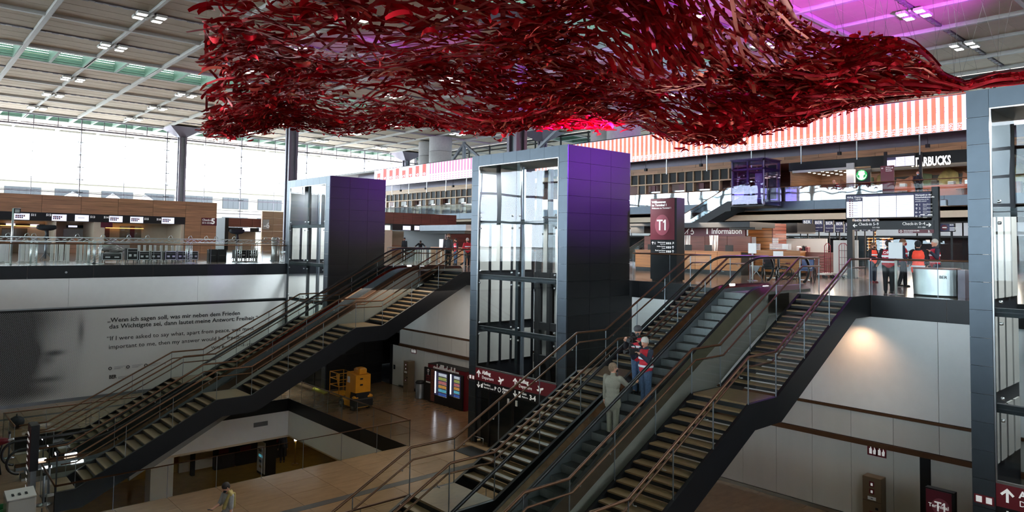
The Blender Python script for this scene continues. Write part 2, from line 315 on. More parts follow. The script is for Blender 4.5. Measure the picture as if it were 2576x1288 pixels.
# ---- departure level slabs
struct('floor_departures', MB().box(XE, 86, -90, 126.3, -.60, 0).box(-86, XE, YW, 126.3, -.60, 0).box(-86, -1.4, -90, YW, -.60, 0).box(-1.4, XE, -90, -12, -.60, 0)
       .box(21.95, XE, 9.02, 11.0, -.6, 0).box(21.95, XE, 12.8, 14.78, -.6, 0).box(21.95, XE, 28.09, 30.07, -.6, 0).box(21.95, XE, 31.87, 33.85, -.6, 0)
       .box(20.6, XE, 11.0, 12.8, -.6, -.005).box(20.6, XE, 30.07, 31.87, -.6, -.005), 'stone_up')
edge = MB().box(XE+.02, XE+.3, -12, YW+.2, -.68, -.60); tr = struct('trim_1', edge, 'black_metal')
def fascia(axis, c, a, b, n):
    for i in range(n):
        p, q = a+(b-a)*i/n+.006, a+(b-a)*(i+1)/n-.006
        (MB().box(c-.015, c+.1, p, q, -.67, -.004) if axis == 'x' else MB().box(p, q, c-.015, c+.1, -.67, -.004)).build('fascia_panel', 'black_metal', tr)
fascia('x', XE, -10, 9.0, 9); fascia('x', XE, 14.8, 28.07, 4); fascia('x', XE, 33.87, YW, 3); fascia('y', YW, -12, XE, 12)
fascia('x', 21.95, 9.12, 10.65, 1); fascia('x', 21.95, 13.15, 14.68, 1); fascia('x', 21.95, 28.2, 29.7, 1); fascia('x', 21.95, 32.2, 33.75, 1)
MB().cyl((7.35, YW-.05, -.36), (7.35, YW-.01, -.36), .055, 12).build('round_sensor', 'steel', tr)
# ---- wall under the departure edge on the far side (faces -X)
wl = struct('wall_concourse', MB().box(XE+.06, XE+.4, -12, 36.0, G, -.68).box(XE+.06, XE+.4, 36.0, YW, -4.0, -.68), 'dark')
def wtile(y0, y1, z0, z1, m='panel_grey'): MB().box(XE+.02, XE+.06, y0+.006, y1-.006, z0+.006, z1-.006).build('wall_panel', m, wl)
for y0, y1 in ((-8, 18.5), (24.36, 35.9)):
    n = round((y1-y0)/3.8)
    for i in range(n): wtile(y0+(y1-y0)*i/n, y0+(y1-y0)*(i+1)/n, -3.62, -.68, 'white_wall')
    n = round((y1-y0)/1.27)
    for i in range(n):
        a, b = y0+(y1-y0)*i/n, y0+(y1-y0)*(i+1)/n
        if -1 < a < 40: wtile(a, b, -4.55, -3.72); wtile(a, b, -6.98, -4.72)
struct('trim_2', MB().box(XE-.005, XE+.05, -8, 18.5, -3.71, -3.63).box(XE-.005, XE+.05, 24.36, 35.9, -3.71, -3.63), 'bronze')
struct('trim_3', MB().box(XE-.06, XE+.05, -8, 18.5, -4.71, -4.56).box(XE-.06, XE+.05, 24.36, 35.9, -4.71, -4.56), 'bronze')
struct('baseboard_concourse', MB().box(XE-.01, XE+.05, -8, 18.5, G, -6.985).box(XE-.01, XE+.05, 24.36, 35.9, G, -6.985), 'steel')
struct('wall_passage', MB().box(30, 30.3, 34, YW, G, -.68).box(XE+.4, 30, YW-.05, YW, G, -.68).box(XE+.4, 30, 35.6, 35.9, G, -.68).box(XE+.4, 30, 35.9, YW, -1, -.68).box(XE, 30, 35.9, YW, G-.3, G-.01), 'dark')
def concourse_door(name, y0, y1, jamb):
    d = MB().box(XE-.01, XE+.02, y0, y1, G+.01, -4.72).build(name, 'panel_grey'); d['kind'] = 'structure'
    MB().box(XE-.03, XE+.03, jamb-.14, jamb+.14, G+.01, -4.72).build('dark_jamb', 'black_metal', d)
    s = MB().box(XE-.05, XE-.01, y1-.32, y1-.18, G+.95, G+1.2).build('lock_plate', 'black_metal', d)
    MB().tube([(XE-.06, y1-.25+.05*math.cos(a), G+1.08+.05*math.sin(a)) for a in np.linspace(0, 2*PI, 10)], .008, 5).build('ring_handle', 'steel', s)
yj = px(2328, 1200, XE)[1]; concourse_door('door_1', yj-1.5, yj-.15, yj)
yj = px(985, 910, XE)[1]; concourse_door('door_2', yj-1.15, yj-.12, yj)
# ---- wall on the left (faces -Y): white band, printed portrait panel
struct('wall_left', MB().box(-12, XE+.3, YW+.08, YW+.5, G, -.68), 'panel_grey')
wv = struct('trim_4', MB().box(-12, 19.4, YW-.01, YW+.08, -2.24, -2.17), 'steel')
for i in range(5): MB().box(-12+6.5*i+.006, min(19.42, -12+6.5*(i+1)-.006), YW, YW+.08, -2.17, -.68).build('wall_panel', 'white_wall', wv)
struct('trim_5', MB().box(-12, 19.4, YW+.03, YW+.08, -2.36, -2.24), 'dark')
struct('baseboard_left', MB().box(-12, 19.4, YW-.02, YW+.08, G, -6.93), 'grey_metal')
# ---- ceiling: beams, lamp rails, panels, skylight strips (one lies over each row of columns)
ZC = 20.0
SX, SY = 37.9, 85.25; STEP = 43.75
def lines(c, lo, hi):     # beam lines and rail lines round the strips of one direction
    strips, beams, rails = [], [], []
    for k in range(-4, 4):
        s = c+STEP*k; strips.append((s-3.1, s+3.1))
        beams += [s-3.1, s+3.1, s+3.1+12.5+.02, s+3.1+25]; rails += [s+3.1+6.25+12.5*i for i in range(3)]
    return [s for s in strips if s[1] > lo and s[0] < hi], [b for b in beams if lo < b < hi], [r for r in rails if lo < r < hi]
X0, X1, Y0, Y1 = -86, 108, -90, 146
sxs, bxs, rxs = lines(SX, X0, X1); sys_, bys, rys = lines(SY, Y0, Y1)
sky_y = sys_
def gaps(st, lo, hi):
    e = lo; out = []
    for a, b in st: out.append((e, a)); e = b
    return out+[(e, hi)]
cl = MB()
for a, b in gaps(sky_y, Y0, Y1): cl.box(X0, X1, a, b, ZC+.75, ZC+.95)
ceil = struct('ceiling', cl, 'ceiling_panel')
bm = MB()
for y in bys: bm.box(X0, X1, y-.17, y+.17, ZC, ZC+.6)
MB_b = bm.build('steel_beam', 'ceiling_beam', ceil); MB_b['kind'] = 'stuff'
for i, x in enumerate(bxs):
    if -12 < x < 100: MB().box(x-.19, x+.19, 0 if x < 60 else 10, Y1, ZC-.06, ZC+.56).build('cross_beam', 'ceiling_beam', ceil)
for i, x in enumerate(rxs):
    if -12 < x < 100: MB().box(x-.13, x+.13, 0 if x < 60 else 10, Y1, ZC+.02, ZC+.5).build('cross_beam', 'ceiling_beam', ceil)
for y in rys:
    if y > 0:
        r = MB().box(-12, X1, y-.12, y+.12, ZC+.2, ZC+.62)
        for i in range(0, 120): r.box(-12+i, -12+i+.55, y-.16, y+.16, ZC+.16, ZC+.24)
        r.build('lamp_rail', 'ceiling_rail', ceil)
cellx = sorted(bxs+rxs+[s+3.1-6.2+3.1 for s in []]); celly = sorted(bys+rys)
src = None
for i in range(len(cellx)-1):
    for j in range(len(celly)-1):
        a, b, c, d = cellx[i], cellx[i+1], celly[j], celly[j+1]
        if any(abs((c+d)/2-(s[0]+s[1])/2) < 1 for s in sky_y) or d-c > 7 or b-a > 7 or a < -12 or c < 6: continue
        p = proj(((a+b)/2, (c+d)/2, ZC))
        if p[2] < 5 or not (-260 < p[0] < 2836 and -160 < p[1] < 420): continue
        if src is None:
            m_ = MB().box(-3.0, 3.0, -2.9, 2.9, .30, .42).box(-2.92, 2.92, -2.82, 2.82, .27, .30)
            for t in (-1, 1): m_.box(-2.9, 2.9, t*.95-.015, t*.95+.015, .255, .27)
            src = m_.build('ceiling_panel', 'ceiling_panel', ceil); src.location = ((a+b)/2, (c+d)/2, ZC)
        else: piece('ceiling_panel', src, ((a+b)/2, (c+d)/2, ZC), ceil)
for (a, b) in sky_y:
    if b < 0: continue
    lv = MB()
    for yy, s in ((a+.17, 1), (b-.17, -1)):
        for k in range(8): lv.box(X0, X1, yy, yy+s*.08*(1+.5*(k % 2)), ZC+.05+.24*k, ZC+.05+.24*k+.20)
    struct('ceiling_skylight_side', lv, 'louvre', ceil)
    x = X0+2.0; fn = MB()
    while x < X1:
        big = min(abs(x-q) for q in bxs+rxs) < 1.2
        fn.box(x-.14, x+.14, a+.17, b-.17, ZC+.02, ZC+1.95); x += 3.12
    o = fn.build('skylight_fin', 'louvre', ceil); o['kind'] = 'stuff'
    MB().box(X0, X1, a, b, ZC+1.98, ZC+2.0).build('skylight_glass', 'glass_skylight', ceil)
# ---- glass front far away (faces -Y), roof terrace glass (faces -X), glass front behind the viewer, closed side
YF = 126.4
w1 = MB()
for k in range(-14, 17):
    x = 22.8+6.25*k; t = .07 if k % 2 else .12
    if x < 86: w1.box(x-t/2, x+t/2, YF-.25 if k % 2 == 0 else YF-.1, YF, 0, 19.8)
for k in range(-28, 33):
    x = 22.8+3.125*k
    if x < 86: w1.box(x-.05, x+.05, YF-.08, YF, 18.35, 20)
for k in range(10): w1.box(-66, 86, YF-.1, YF-.03, 18.2-1.94*k, 18.27-1.94*k)
w1.box(-66, 86, YF-.16, YF, 18.28, 18.42).box(-66, 86, YF-.2, YF, 19.85, 20.0)
w1.box(-66, 86, YF-.12, YF, 6.0, 6.12).box(-66, 86, YF-.12, YF, 8.3, 8.4)
f1 = struct('window_1', w1, 'purple_grey')
for k in range(-7, 8):
    x = 22.8+12.5*k
    if x < 86: MB().box(x+.07, min(86, x+12.43), YF-.03, YF-.01, .1, 18.28).build('glass_pane', 'glass_facade', f1)
nd = MB()
for k in range(-2, 6):
    for j in range(9): nd.box(22.8+12.5*k-.45, 22.8+12.5*k+.45, YF-.4, YF-.28, 18.2-1.94*j-.06, 18.2-1.94*j+.06)
o = nd.build('cable_clamp', 'dark', f1); o['kind'] = 'stuff'
w2 = MB()
for k in range(20): y = 8+6.25*k; w2.box(85.3, 85.5, y-.11, y+.11, 12.2, 20)
w2.box(85.3, 85.5, 8, 126.4, 19.6, 19.95).box(85.3, 85.5, 8, 126.4, 12.2, 12.5).box(85.35, 85.45, 8, 126.4, 16.1, 16.2)
f2 = struct('window_2', w2, 'dark')
MB().box(85.38, 85.41, 8, 126.4, 12.5, 19.6).build('glass_pane', 'glass_terrace', f2)
w3 = MB()
for k in range(17): y = -85+12.5*k; w3.box(-85, -84.4, y-.35, y+.35, 0, 20)
for z in (3.9, 8.1, 12.3, 16.5): w3.box(-85, -84.5, -90, 126, z-.22, z+.22)
f3 = struct('window_3', w3, 'dark')
MB().box(-84.8, -84.77, -90, 126, 0, 20).build('glass_pane', 'glass_solar', f3)
w5 = MB()
for k in range(14): x = -80+12.5*k; w5.box(x-.3, x+.3, -90, -89.5, 0, 20)
for z in (3.9, 8.1, 12.3, 16.5): w5.box(-86, 110, -90, -89.6, z-.2, z+.2)
f5 = struct('window_5', w5, 'dark'); MB().box(-86, 110, -89.8, -89.77, 0, 20).build('glass_pane', 'glass_dim', f5)
hv = MB()          # heavier posts and rails of the glass front beyond the frame, seen mirrored in the lift towers
for k in range(9): hv.box(-86+8*k, -85.2+8*k, YF-.9, YF-.3, 0, 20)
for z in (6.4, 13.0): hv.box(-86, -20, YF-.9, YF-.3, z-.25, z+.25)
hv.build('heavy_frame', 'dark', f1)
struct('wall_right_concourse', MB().box(-8, XE, -12.3, -12, G, -.6), 'panel_grey')
struct('wall_concourse_near', MB().box(-8.3, -8, -12, YW, G, -.6), 'panel_grey')
# ---- roof terrace behind the picture wall
struct('floor_terrace', MB().box(54.9, 86, -60, 126.3, 11.9, 12.2), 'concrete')
# ---- columns
def column(x, y, z0, label):
    t = thing('steel_column', label, 'column', (x, y, z0))
    c = MB().box(x-.34, x+.34, y-.34, y+.34, z0, 18.6)
    c.build('core', 'grey_metal', t)
    for sx in (-1, 1):
        for sy in (-1, 1): MB().box(x+sx*.30, x+sx*.58, y+sy*.30, y+sy*.58, z0, 18.7).build('corner_rib', 'purple_grey', t)
    cp = MB(); a, b = .6, 2.7
    cp.add([(x-a, y-a, 18.5), (x+a, y-a, 18.5), (x+a, y+a, 18.5), (x-a, y+a, 18.5), (x-b, y-b, 19.98), (x+b, y-b, 19.98), (x+b, y+b, 19.98), (x-b, y+b, 19.98)],
           [(0, 3, 2, 1), (4, 5, 6, 7), (0, 1, 5, 4), (1, 2, 6, 5), (2, 3, 7, 6), (3, 0, 4, 7)]); cp.build('flared_head', 'purple_grey', t)
    MB().box(x-.75, x+.75, y-.75, y+.75, z0, z0+.12).build('foot_plate', 'grey_metal', t)
column(37.9, 83.65, 0, 'grey steel column with ribbed corners rising behind the lift tower nearest the glass front')
column(38.3, 42.2, 0, 'grey ribbed steel column standing behind the middle lift tower, head lost in the red sculpture')
column(37.2, 124.6, 0, 'grey steel column standing far off at the bright glass front')
column(81.6, 83.6, 12.2, 'short grey column with a flared head on the roof terrace above the picture wall')
column(81.6, 124.4, 12.2, 'small flared column on the roof terrace in the corner beside the glass front')
CYL = []
def cylinder(x, y, r, label):
    CYL.append((x, y)); t = thing('concrete_cylinder', label, 'cylinder', (x, y, 12.2), 'round concrete shafts on the roof terrace')
    n = 28
    for j in range(3):
        z0, z1 = 12.2+2.6*j, 12.2+2.6*(j+1)-.04
        MB().lathe((x, y, 0), [(r-.03, z0), (r, z0+.03), (r, z1-.03), (r-.03, z1)], n).build('concrete_ring', 'concrete', t)
    MB().lathe((x, y, 0), [(r-.06, 12.2), (r-.06, 19.9)], n).build('core', 'dark', t)
p = px(1074, 380, 75); cylinder(75, p[1], 1.55, 'round grey concrete shaft on the roof terrace, farther of the pair by the glass front')
p = px(1108, 380, 73); cylinder(73, p[1], 2.0, 'round grey concrete shaft on the roof terrace, nearer of the pair by the glass front')
p = px(1517, 330, 75); cylinder(75, p[1], 1.75, 'round grey concrete shaft half hidden by its twin, below the carpet sculpture')
p = px(1569, 325, 73); cylinder(73, p[1], 2.25, 'broad round concrete shaft on the roof terrace, its top below the carpet sculpture')
n0 = px(1168, 356, 79)
t = thing('roof_brace', 'grey steel branching struts under the roof beside the paired concrete shafts', 'strut', (79, n0[1], 12.2))
MB().bar((79, n0[1], 12.2), (79, n0[1], 19.9), .5).build('post', 'grey_metal', t)
for dy, dz in ((9, 12.4), (-11, 12.4)): MB().bar((79, n0[1], 19.6), (79, n0[1]+dy, dz), .42).build('strut', 'grey_metal', t)
MB().bar((79, n0[1]-24, 19.6), (79, n0[1]-12, 12.5), .42).build('strut', 'grey_metal', t)
# ---- ceiling lamps: four square lamps at a crossing of the rails
lampsrc = None; rows = {}
for x in rxs:
    for y in rys:
        p = proj((x, y, ZC))
        if y > 4 and p[2] > 4 and -80 < p[0] < 2660 and -60 < p[1] < 400 and y < 125 and x < 84 and min((x-a)**2+(y-b)**2 for a, b in CYL) > 20: rows.setdefault(y, []).append((p[0], x))
rk = sorted(rows, reverse=True)
for ri, y in enumerate(rk):
    for ci, (_, x) in enumerate(sorted(rows[y])):
        lab = f"four-lamp ceiling cluster, {ORD[ci]} from the left in {ORD[ri]} row from the glass front"
        if lampsrc is None:
            t = thing('ceiling_light', lab, 'lamp', (0, 0, 0), 'square ceiling lamp clusters'); lampsrc = t
            fr = MB().box(-.09, .09, -1.0, 1.0, -.12, .05).box(-1.0, 1.0, -.09, .09, -.12, .05); fr.build('mount', 'ceiling_beam', t)
            for sx in (-1, 1):
                for sy in (-1, 1):
                    h = MB().cbox(sx*.72-.42, sx*.72+.42, sy*.62-.36, sy*.62+.36, -.16, .06, .02).build('lamp_head', 'ceiling_beam', t)
                    MB().box(sx*.72-.34, sx*.72+.34, sy*.62-.28, sy*.62+.28, -.185, -.16).build('diffuser', 'lamp_on', h)
            t.location = (x, y, ZC-.05)
        else: dup(lampsrc, (x, y, ZC-.05), None, lab)
struct('wall_far', MB().box(63, 63.4, -90, 3, 0, 12), 'dark')  # unseen wall, added to keep bright sky out of the glass reflections
struct('wall_far_upper', MB().box(85.3, 85.6, -90, 8, 12.2, 20), 'beige')  # unseen upper wall, added to shut out the sky above the terrace
struct('ground', MB().box(-400, 420, -400, 420, -13.2, -12.7), 'concrete')
# ---- outside beyond the glass front: forecourt, office block, white tents
struct('ground_forecourt', MB().box(-200, 220, 127, 320, -.4, -.1), 'concrete')
bo = thing('office_building', 'pale stone office block with dark window bands beyond the glass front', 'building', (20, 205, -.1))
pa = py(2, 452, 205); pb = py(705, 505, 205)
zt = pa[2]
M('far_stone', (96, 90, 78), .8)
MB().box(-120, 150, 205, 225, -.1, zt).build('wall', 'far_stone', bo)
MB().box(-121, 151, 204.6, 226, zt, zt+.9).build('roof_edge', 'far_stone', bo)
src = None
for k in range(-6, 17):
    for z0, z1 in ((zt-4.6, zt-1.4), (zt-10.6, zt-7.0)):
        x = -60+10.2*k
        w = MB().box(x, x+7.4, 204.85, 205.0, z0, z1).build('window', 'shaft_side', bo)
        g = MB()
        for q in range(5): g.box(x+.1+1.46*q, x+1.36+1.46*q, 204.8, 204.86, z0+.12, z1-.12)
        o = g.build('pane', 'shaft_side', w)
M('tent_white', (150, 156, 164), .7)
for i, (xa, xb, zz) in enumerate(((130, 232, 482), (247, 318, 486), (330, 400, 490))):
    a, b = py(xa, 500, 150), py(xb, 500, 150); top = py((xa+xb)/2, zz, 150)
    m_ = MB(); xm = (a[0]+b[0])/2
    m_.add([(a[0], 147, top[2]-2.3), (b[0], 147, top[2]-2.3), (b[0], 153, top[2]-2.3), (a[0], 153, top[2]-2.3), (xm, 150, top[2])], [(0, 1, 4), (1, 2, 4), (2, 3, 4), (3, 0, 4), (3, 2, 1, 0)])
    t = thing('white_tent', f'white pointed tent roof outside the glass front, {ORD[i]} from the left', 'tent', (xm, 150, -.1), 'tents on the forecourt')
    m_.build('tent_roof', 'tent_white', t)
    for q in (a[0]+.1, b[0]-.1):
        for yy in (147.1, 152.9): MB().cyl((q, yy, -.1), (q, yy, top[2]-2.3), .06, 8).build('leg', 'steel', t)
FIT = []
def fit(s, a, b, face, hgt, m, parent, bold=0, name='lettering', off=.0):     # lettering that starts at a and ends at b
    a = Vector([float(q) for q in a]); b = Vector([float(q) for q in b])
    o = text(s, a, hgt/.70, face, m, parent, 'LEFT', bold, name); FIT.append((o, (b-a).length)); return o
# ================================================================== printed wall with the halftone face and the quotation
mh = bpy.data.materials.new('halftone_print'); mh.use_nodes = True; nt = mh.node_tree; hb = nt.nodes['Principled BSDF']
class X_:
    def __init__(s, k): s.k = k
    def _op(s, op, o=None):
        n = nt.nodes.new('ShaderNodeMath'); n.operation = op
        for i, v in enumerate((s, o)):
            if v is None: continue
            if isinstance(v, X_): nt.links.new(v.k, n.inputs[i])
            else: n.inputs[i].default_value = v
        return X_(n.outputs[0])
    def __add__(s, o): return s._op('ADD', o)
    def __sub__(s, o): return s._op('SUBTRACT', o)
    def __mul__(s, o): return s._op('MULTIPLY', o)
    def fr(s): return s._op('FRACT')
    def sq(s): return s*s
    def ex(s): return (X_c(2.71828))._op('POWER', s)
    def mx(s, o): return s._op('MAXIMUM', o)
    def mn(s, o): return s._op('MINIMUM', o)
def X_c(v): n = nt.nodes.new('ShaderNodeValue'); n.outputs[0].default_value = v; return X_(n.outputs[0])
tc = nt.nodes.new('ShaderNodeTexCoord'); sp = nt.nodes.new('ShaderNodeSeparateXYZ'); nt.links.new(tc.outputs['Object'], sp.inputs[0])
hx, hz = X_(sp.outputs[0]), X_(sp.outputs[2])
s_ = .082
A = ((hx+hz)*(1/s_)).fr()-.5; B = ((hx-hz)*(1/s_)).fr()-.5
dist = (A.sq()+B.sq())._op('SQRT')
def blob(cx, cz, rx, rz, k):
    return (((hx-cx)*(1/rx)).sq()+((hz-cz)*(1/rz)).sq()) * -1.0, k
def gx(x, y): p = py(x, y, YW); return p[0], p[2]
dk = X_c(0.0)
for (x, y, rx, rz, k) in ((20, 890, 1.3, 2.6, .75), (60, 800, 1.6, .8, .40), (75, 900, .42, 1.0, .55), (85, 885, .25, .30, .35), (138, 888, .40, .14, .50), (122, 905, .28, .25, .22), (118, 955, .55, .14, .34),
                          (205, 835, .16, .75, .40), (110, 985, .8, .35, .20), (150, 945, .5, .5, .12), (40, 985, 1.2, .5, .3)):
    cx, cz = gx(x, y); e, k = blob(cx, cz, rx, rz, k); dk = dk+e.ex()*k
cx, _z = gx(215, 880)
dk = dk+(((hx-cx)*-.35)._op('ADD', .12)).mx(0.0).mn(.25)
dk = dk.mn(.88)
rad = X_c(.72)-(dk*.52)
white = (rad-dist)*9.0
wc = nt.nodes.new('ShaderNodeClamp'); nt.links.new(white.k, wc.inputs[0])
mxn = nt.nodes.new('ShaderNodeMix'); mxn.data_type = 'RGBA'; nt.links.new(wc.outputs[0], mxn.inputs[0])
mxn.inputs[6].default_value = (*lin((28, 28, 30)), 1); mxn.inputs[7].default_value = (*lin((206, 204, 200)), 1)
nt.links.new(mxn.outputs[2], hb.inputs['Base Color']); hb.inputs['Roughness'].default_value = .5; MAT['halftone'] = mh
g = MB().box(-10, 19.38, YW+.01, YW+.08, -6.93, -2.36).build('printed_wall_panel', 'halftone'); 
tag(g, 'long wall panel printed with a dotted grey face and a bilingual quotation', 'wall graphic')
yt = YW+.006
def wline(s, x0, y0, x1, y1, h, bold=0, m='black_print'): fit(s, py(x0, y0, yt), py(x1, y1, yt), FY, h, m, g, bold)
wline('\u201eWenn ich sagen soll, was mir neben dem Frieden', 270, 811, 603, 789, .235, .004)
wline('das Wichtigste sei, dann lautet meine Antwort: Freiheit.\u201c', 274, 827, 648, 802, .235, .004)
wline('\u201cIf I were asked to say what, apart from peace, was most', 268, 857, 638, 829, .225)
wline('important to me, then my answer would be: freedom.\u201d', 273, 878, 628, 850, .225)
wline('Willy Brandt, 1913\u20131992', 531, 878, 640, 866, .15)
wline('BER', 274, 953, 293, 951, .19, .008)
for i, (x, y) in enumerate(((277, 927), (322, 923), (367, 919))):
    p = py(x, y, yt); r = MB().tube([(p[0]+.07*math.cos(a), yt-.004, p[2]+.07*math.sin(a)) for a in np.linspace(0, 2*PI, 14)], .022, 5); r.build('round_emblem', 'black_print', g)
    for k in range(3): MB().box(p[0]+.2, p[0]+.75-.12*k, yt-.004, yt, p[2]+.06-.06*k, p[2]+.075-.06*k).build('fine_print', 'grey_metal', g)
p = py(296, 951, yt)
for k in range(3): MB().box(p[0]+.02, p[0]+.5-.1*k, yt-.004, yt, p[2]+.05-.05*k, p[2]+.065-.05*k).build('fine_print', 'grey_metal', g)
# ================================================================== lift towers (built once, copied twice)
XF, XB, ST = 19.44, 23.15, 5.29
def tower(a, label):
    b = a+5.82; t = thing('elevator_tower', label, 'elevator', (XF, a, G))
    RH = .655; nr = 19
    sides = MB().box(XF+.05, XB, a+.02, a+.14, G, ST-.03).build('side_wall', 'dark', t)
    MB().box(XF+.05, XB, b-.14, b-.01, G, ST-.03).build('side_wall', 'shaft_side', t)
    MB().box(XF+.05, XB, a+.1, b-.1, ST-.25, ST-.04).build('roof', 'dark', t)
    src = None
    for k in range(nr):
        z1 = ST-RH*k; z0 = max(G+.02, z1-RH)
        for c in range(3):
            x0 = XF+.04+c*1.236
            MB().box(x0+.005, x0+1.231, a-.015, a+.03, z0+.005, z1-.005).build('cladding_panel', 'shaft_side', t)
        for y0, y1 in ((a-.012, a+.46), (b-.47, b)):
            MB().box(XF-.02, XF+.05, y0+.004, y1-.004, z0+.005, z1-.005).build('front_panel', 'shaft_front', t)
    for k in range(6):
        y0 = a+.46+k*(4.89/6)
        MB().box(XF-.02, XF+.05, y0+.004, y0+4.89/6-.004, 4.84, ST-.005).build('front_panel', 'shaft_front', t)
    y0, y1 = a+.47, b-.48; ym = (y0+y1)/2
    fr = MB().box(XF-.03, XF+.03, y0, y0+.03, -3.9, 4.83).box(XF-.03, XF+.03, y1-.03, y1, -3.9, 4.83).box(XF-.03, XF+.03, y0, y1, 4.80, 4.83).box(XF-.03, XF+.03, y0, y1, -3.9, -3.84)
    fr.build('glass_frame', 'steel', t)
    zt = (4.80, 2.36, .02, -2.2, -3.84)
    for i in range(4):
        for p, q in ((y0+.03, ym-.01), (ym+.01, y1-.03)): MB().box(XF, XF+.015, p, q, zt[i+1]+.01, zt[i]-.01).build('glass_pane', 'glass_shaft', t)
    ps = MB().box(XF+.10, XF+.24, ym-.09, ym+.09, -3.9, 4.8); ps.build('mullion', 'shaft_side', t)
    for z in (2.36, .02, -2.2): MB().box(XF+.10, XF+.26, y0, y1, z-.11, z+.09).build('transom', 'shaft_side', t)
    for i, z in enumerate((2.36, .02, -2.2)):
        for yy in (y0+.16, ym-.22, ym+.22, y1-.16):
            for dz in (-.26, .24): MB().lathe((XF-.0, yy, z+dz), [(.035, -.035), (.045, 0), (.035, .035)], 8).build('glass_fixing', 'steel', t)
    for f in (.05, .25, .40, .62, .80, .95):
        yy = y0+(y1-y0)*f; MB().box(XB-.35, XB-.15, yy-.09, yy+.09, G, 4.9).build('post', 'dark', t)
    for f0, f1 in ((.08, .21), (.29, .37), (.44, .58), (.66, .76), (.84, .92)):
        MB().box(XB-.12, XB-.06, y0+(y1-y0)*f0, y0+(y1-y0)*f1, -3.7, 2.5).build('back_panel', 'cladding', t)
    for i in range(5):
        for z0, z1 in ((.25, 2.4), (-2.05, -.15), (-3.8, -2.45)): MB().box(XF+.35+.66*i, XF+.85+.66*i, b-.2, b-.15, z0, z1).build('side_panel', 'cladding', t)
    for z in (2.6, .0, -2.3, -3.8): MB().box(XB-.3, XB-.1, y0, y1, z-.2, z+.15).build('back_beam', 'dark', t)
    for f in (.18, .22, .70, .74): MB().box(XF+1.3, XF+1.4, y0+(y1-y0)*f-.05, y0+(y1-y0)*f+.05, G, 4.8).build('guide_rail', 'grey_metal', t)
    MB().tube([(XF+.6, y0+.45, z) for z in (-3.6, 4.6)], .03, 6).build('cable_duct', 'steel', t)
    sb = MB().box(XF-.03, XF+.05, y0, y1, -4.42, -3.9).build('sign_band', 'red_sign', t)
    s2 = MB().box(XF-.03, XF+.05, y0, y1, -4.78, -4.42).build('sign_band', 'black_metal', t)
    xs = XF-.031
    for k, ya in enumerate((y1-.22, y1-2.55)):
        ar = MB(); arrow(ar, (xs, ya, -4.14), .30, FX, 0, 0); ar.build('arrow', 'white_print', sb)
        text('Abflug', (xs, ya-.22, -4.12), .22, FX, 'white_print', sb, bold=.006); text('Departure', (xs, ya-.22, -4.31), .18, FX, 'white_print', sb)
        pl = MB()      # small aircraft pictogram
        for q in ([(0, 0), (.34, .12), (.40, .10), (.36, .04), (.08, -.06)], [(.14, .02), (.06, .16), (.11, .16), (.24, .06)], [(.16, 0), (.16, -.14), (.21, -.13), (.27, .05)]):
            R = [(xs-.004, ya-1.25-u, -4.24+v) for u, v in q]; pl.add(R, [tuple(range(len(R)))])
        pl.build('aircraft_sign', 'white_print', sb)
        ar = MB(); arrow(ar, (xs, ya, -4.6), .24, FX, PI, 0); ar.build('arrow', 'white_print', s2)
        if k == 0:
            text('Fernbus', (xs, ya-.36, -4.57), .13, FX, 'white_print', s2); text('Intercity Coach', (xs, ya-.36, -4.69), .10, FX, 'white_print', s2)
            text('P', (xs, ya-1.05, -4.68), .22, FX, 'white_print', s2, bold=.006); text('Airport', (xs, ya-1.55, -4.58), .14, FX, 'white_print', s2, bold=.003); text('City', (xs, ya-1.55, -4.71), .14, FX, 'white_print', s2, bold=.003)
            MB().tube([(xs, ya-1.36+.09*math.cos(a), -4.61+.09*math.sin(a)) for a in np.linspace(0, 2*PI, 14)], .015, 5).build('round_emblem', 'white_print', s2)
            MB().box(xs-.003, xs, ya-.28, ya-.16, -4.7, -4.55).box(xs-.003, xs, ya-.30, ya-.26, -4.56, -4.50).build('pictogram', 'white_print', s2)
        else:
            text('Gleis', (xs, ya-.42, -4.57), .13, FX, 'white_print', s2); text('Platform', (xs, ya-.42, -4.69), .10, FX, 'white_print', s2)
            text('3-4', (xs, ya-.85, -4.70), .27, FX, 'white_print', s2, bold=.01)
            MB().box(xs-.003, xs, ya-.34, ya-.2, -4.71, -4.58).box(xs-.003, xs, ya-.32, ya-.22, -4.57, -4.48).build('pictogram', 'white_print', s2)
    MB().box(XF+.02, XF+.05, y0, y1, G+.05, -4.8).build('door_glass', 'glass_shaft', t)
    for f in (0, .2, .5, .52, .82, 1): yy = y0+(y1-y0)*f; MB().box(XF, XF+.08, yy-.04, yy+.04, G, -4.78).build('door_frame', 'shaft_side', t)
    MB().box(XF+.3, XF+.4, y0, y1, G, -4.8).build('door_leaf', 'dark', t)
    for f in (.46, .56): MB().box(XF-.04, XF, y0+(y1-y0)*f-.05, y0+(y1-y0)*f+.05, G+2.0, G+2.22).build('notice', 'paper', t)
    MB().tube([(XF-.1, b-1.15, G), (XF-.1, b-1.15, G+.3), (XF-.1, b-.35, G+.3), (XF-.1, b-.35, G)], .022, 6).build('kick_rail', 'steel', t)
    MB().box(XF-.04, XF-.02, b-.44, b-.04, -4.45, -4.25).build('fire_plate', 'red_sign', t)
    for q in (b-.34, b-.14): MB().box(XF-.045, XF-.04, q-.06, q+.06, -4.42, -4.28).build('pictogram', 'white_print', t)
    return t
tw = tower(18.51, 'middle dark lift tower with a tall glass front and red departures sign band')
dup(tw, (XF, 18.51+19.07, G), None, 'dark lift tower farthest away, beside the black fascia of the check-in level')
dup(tw, (XF, 18.51-19.07, G), None, 'nearest dark lift tower, cut by the frame, beside the white concourse wall')
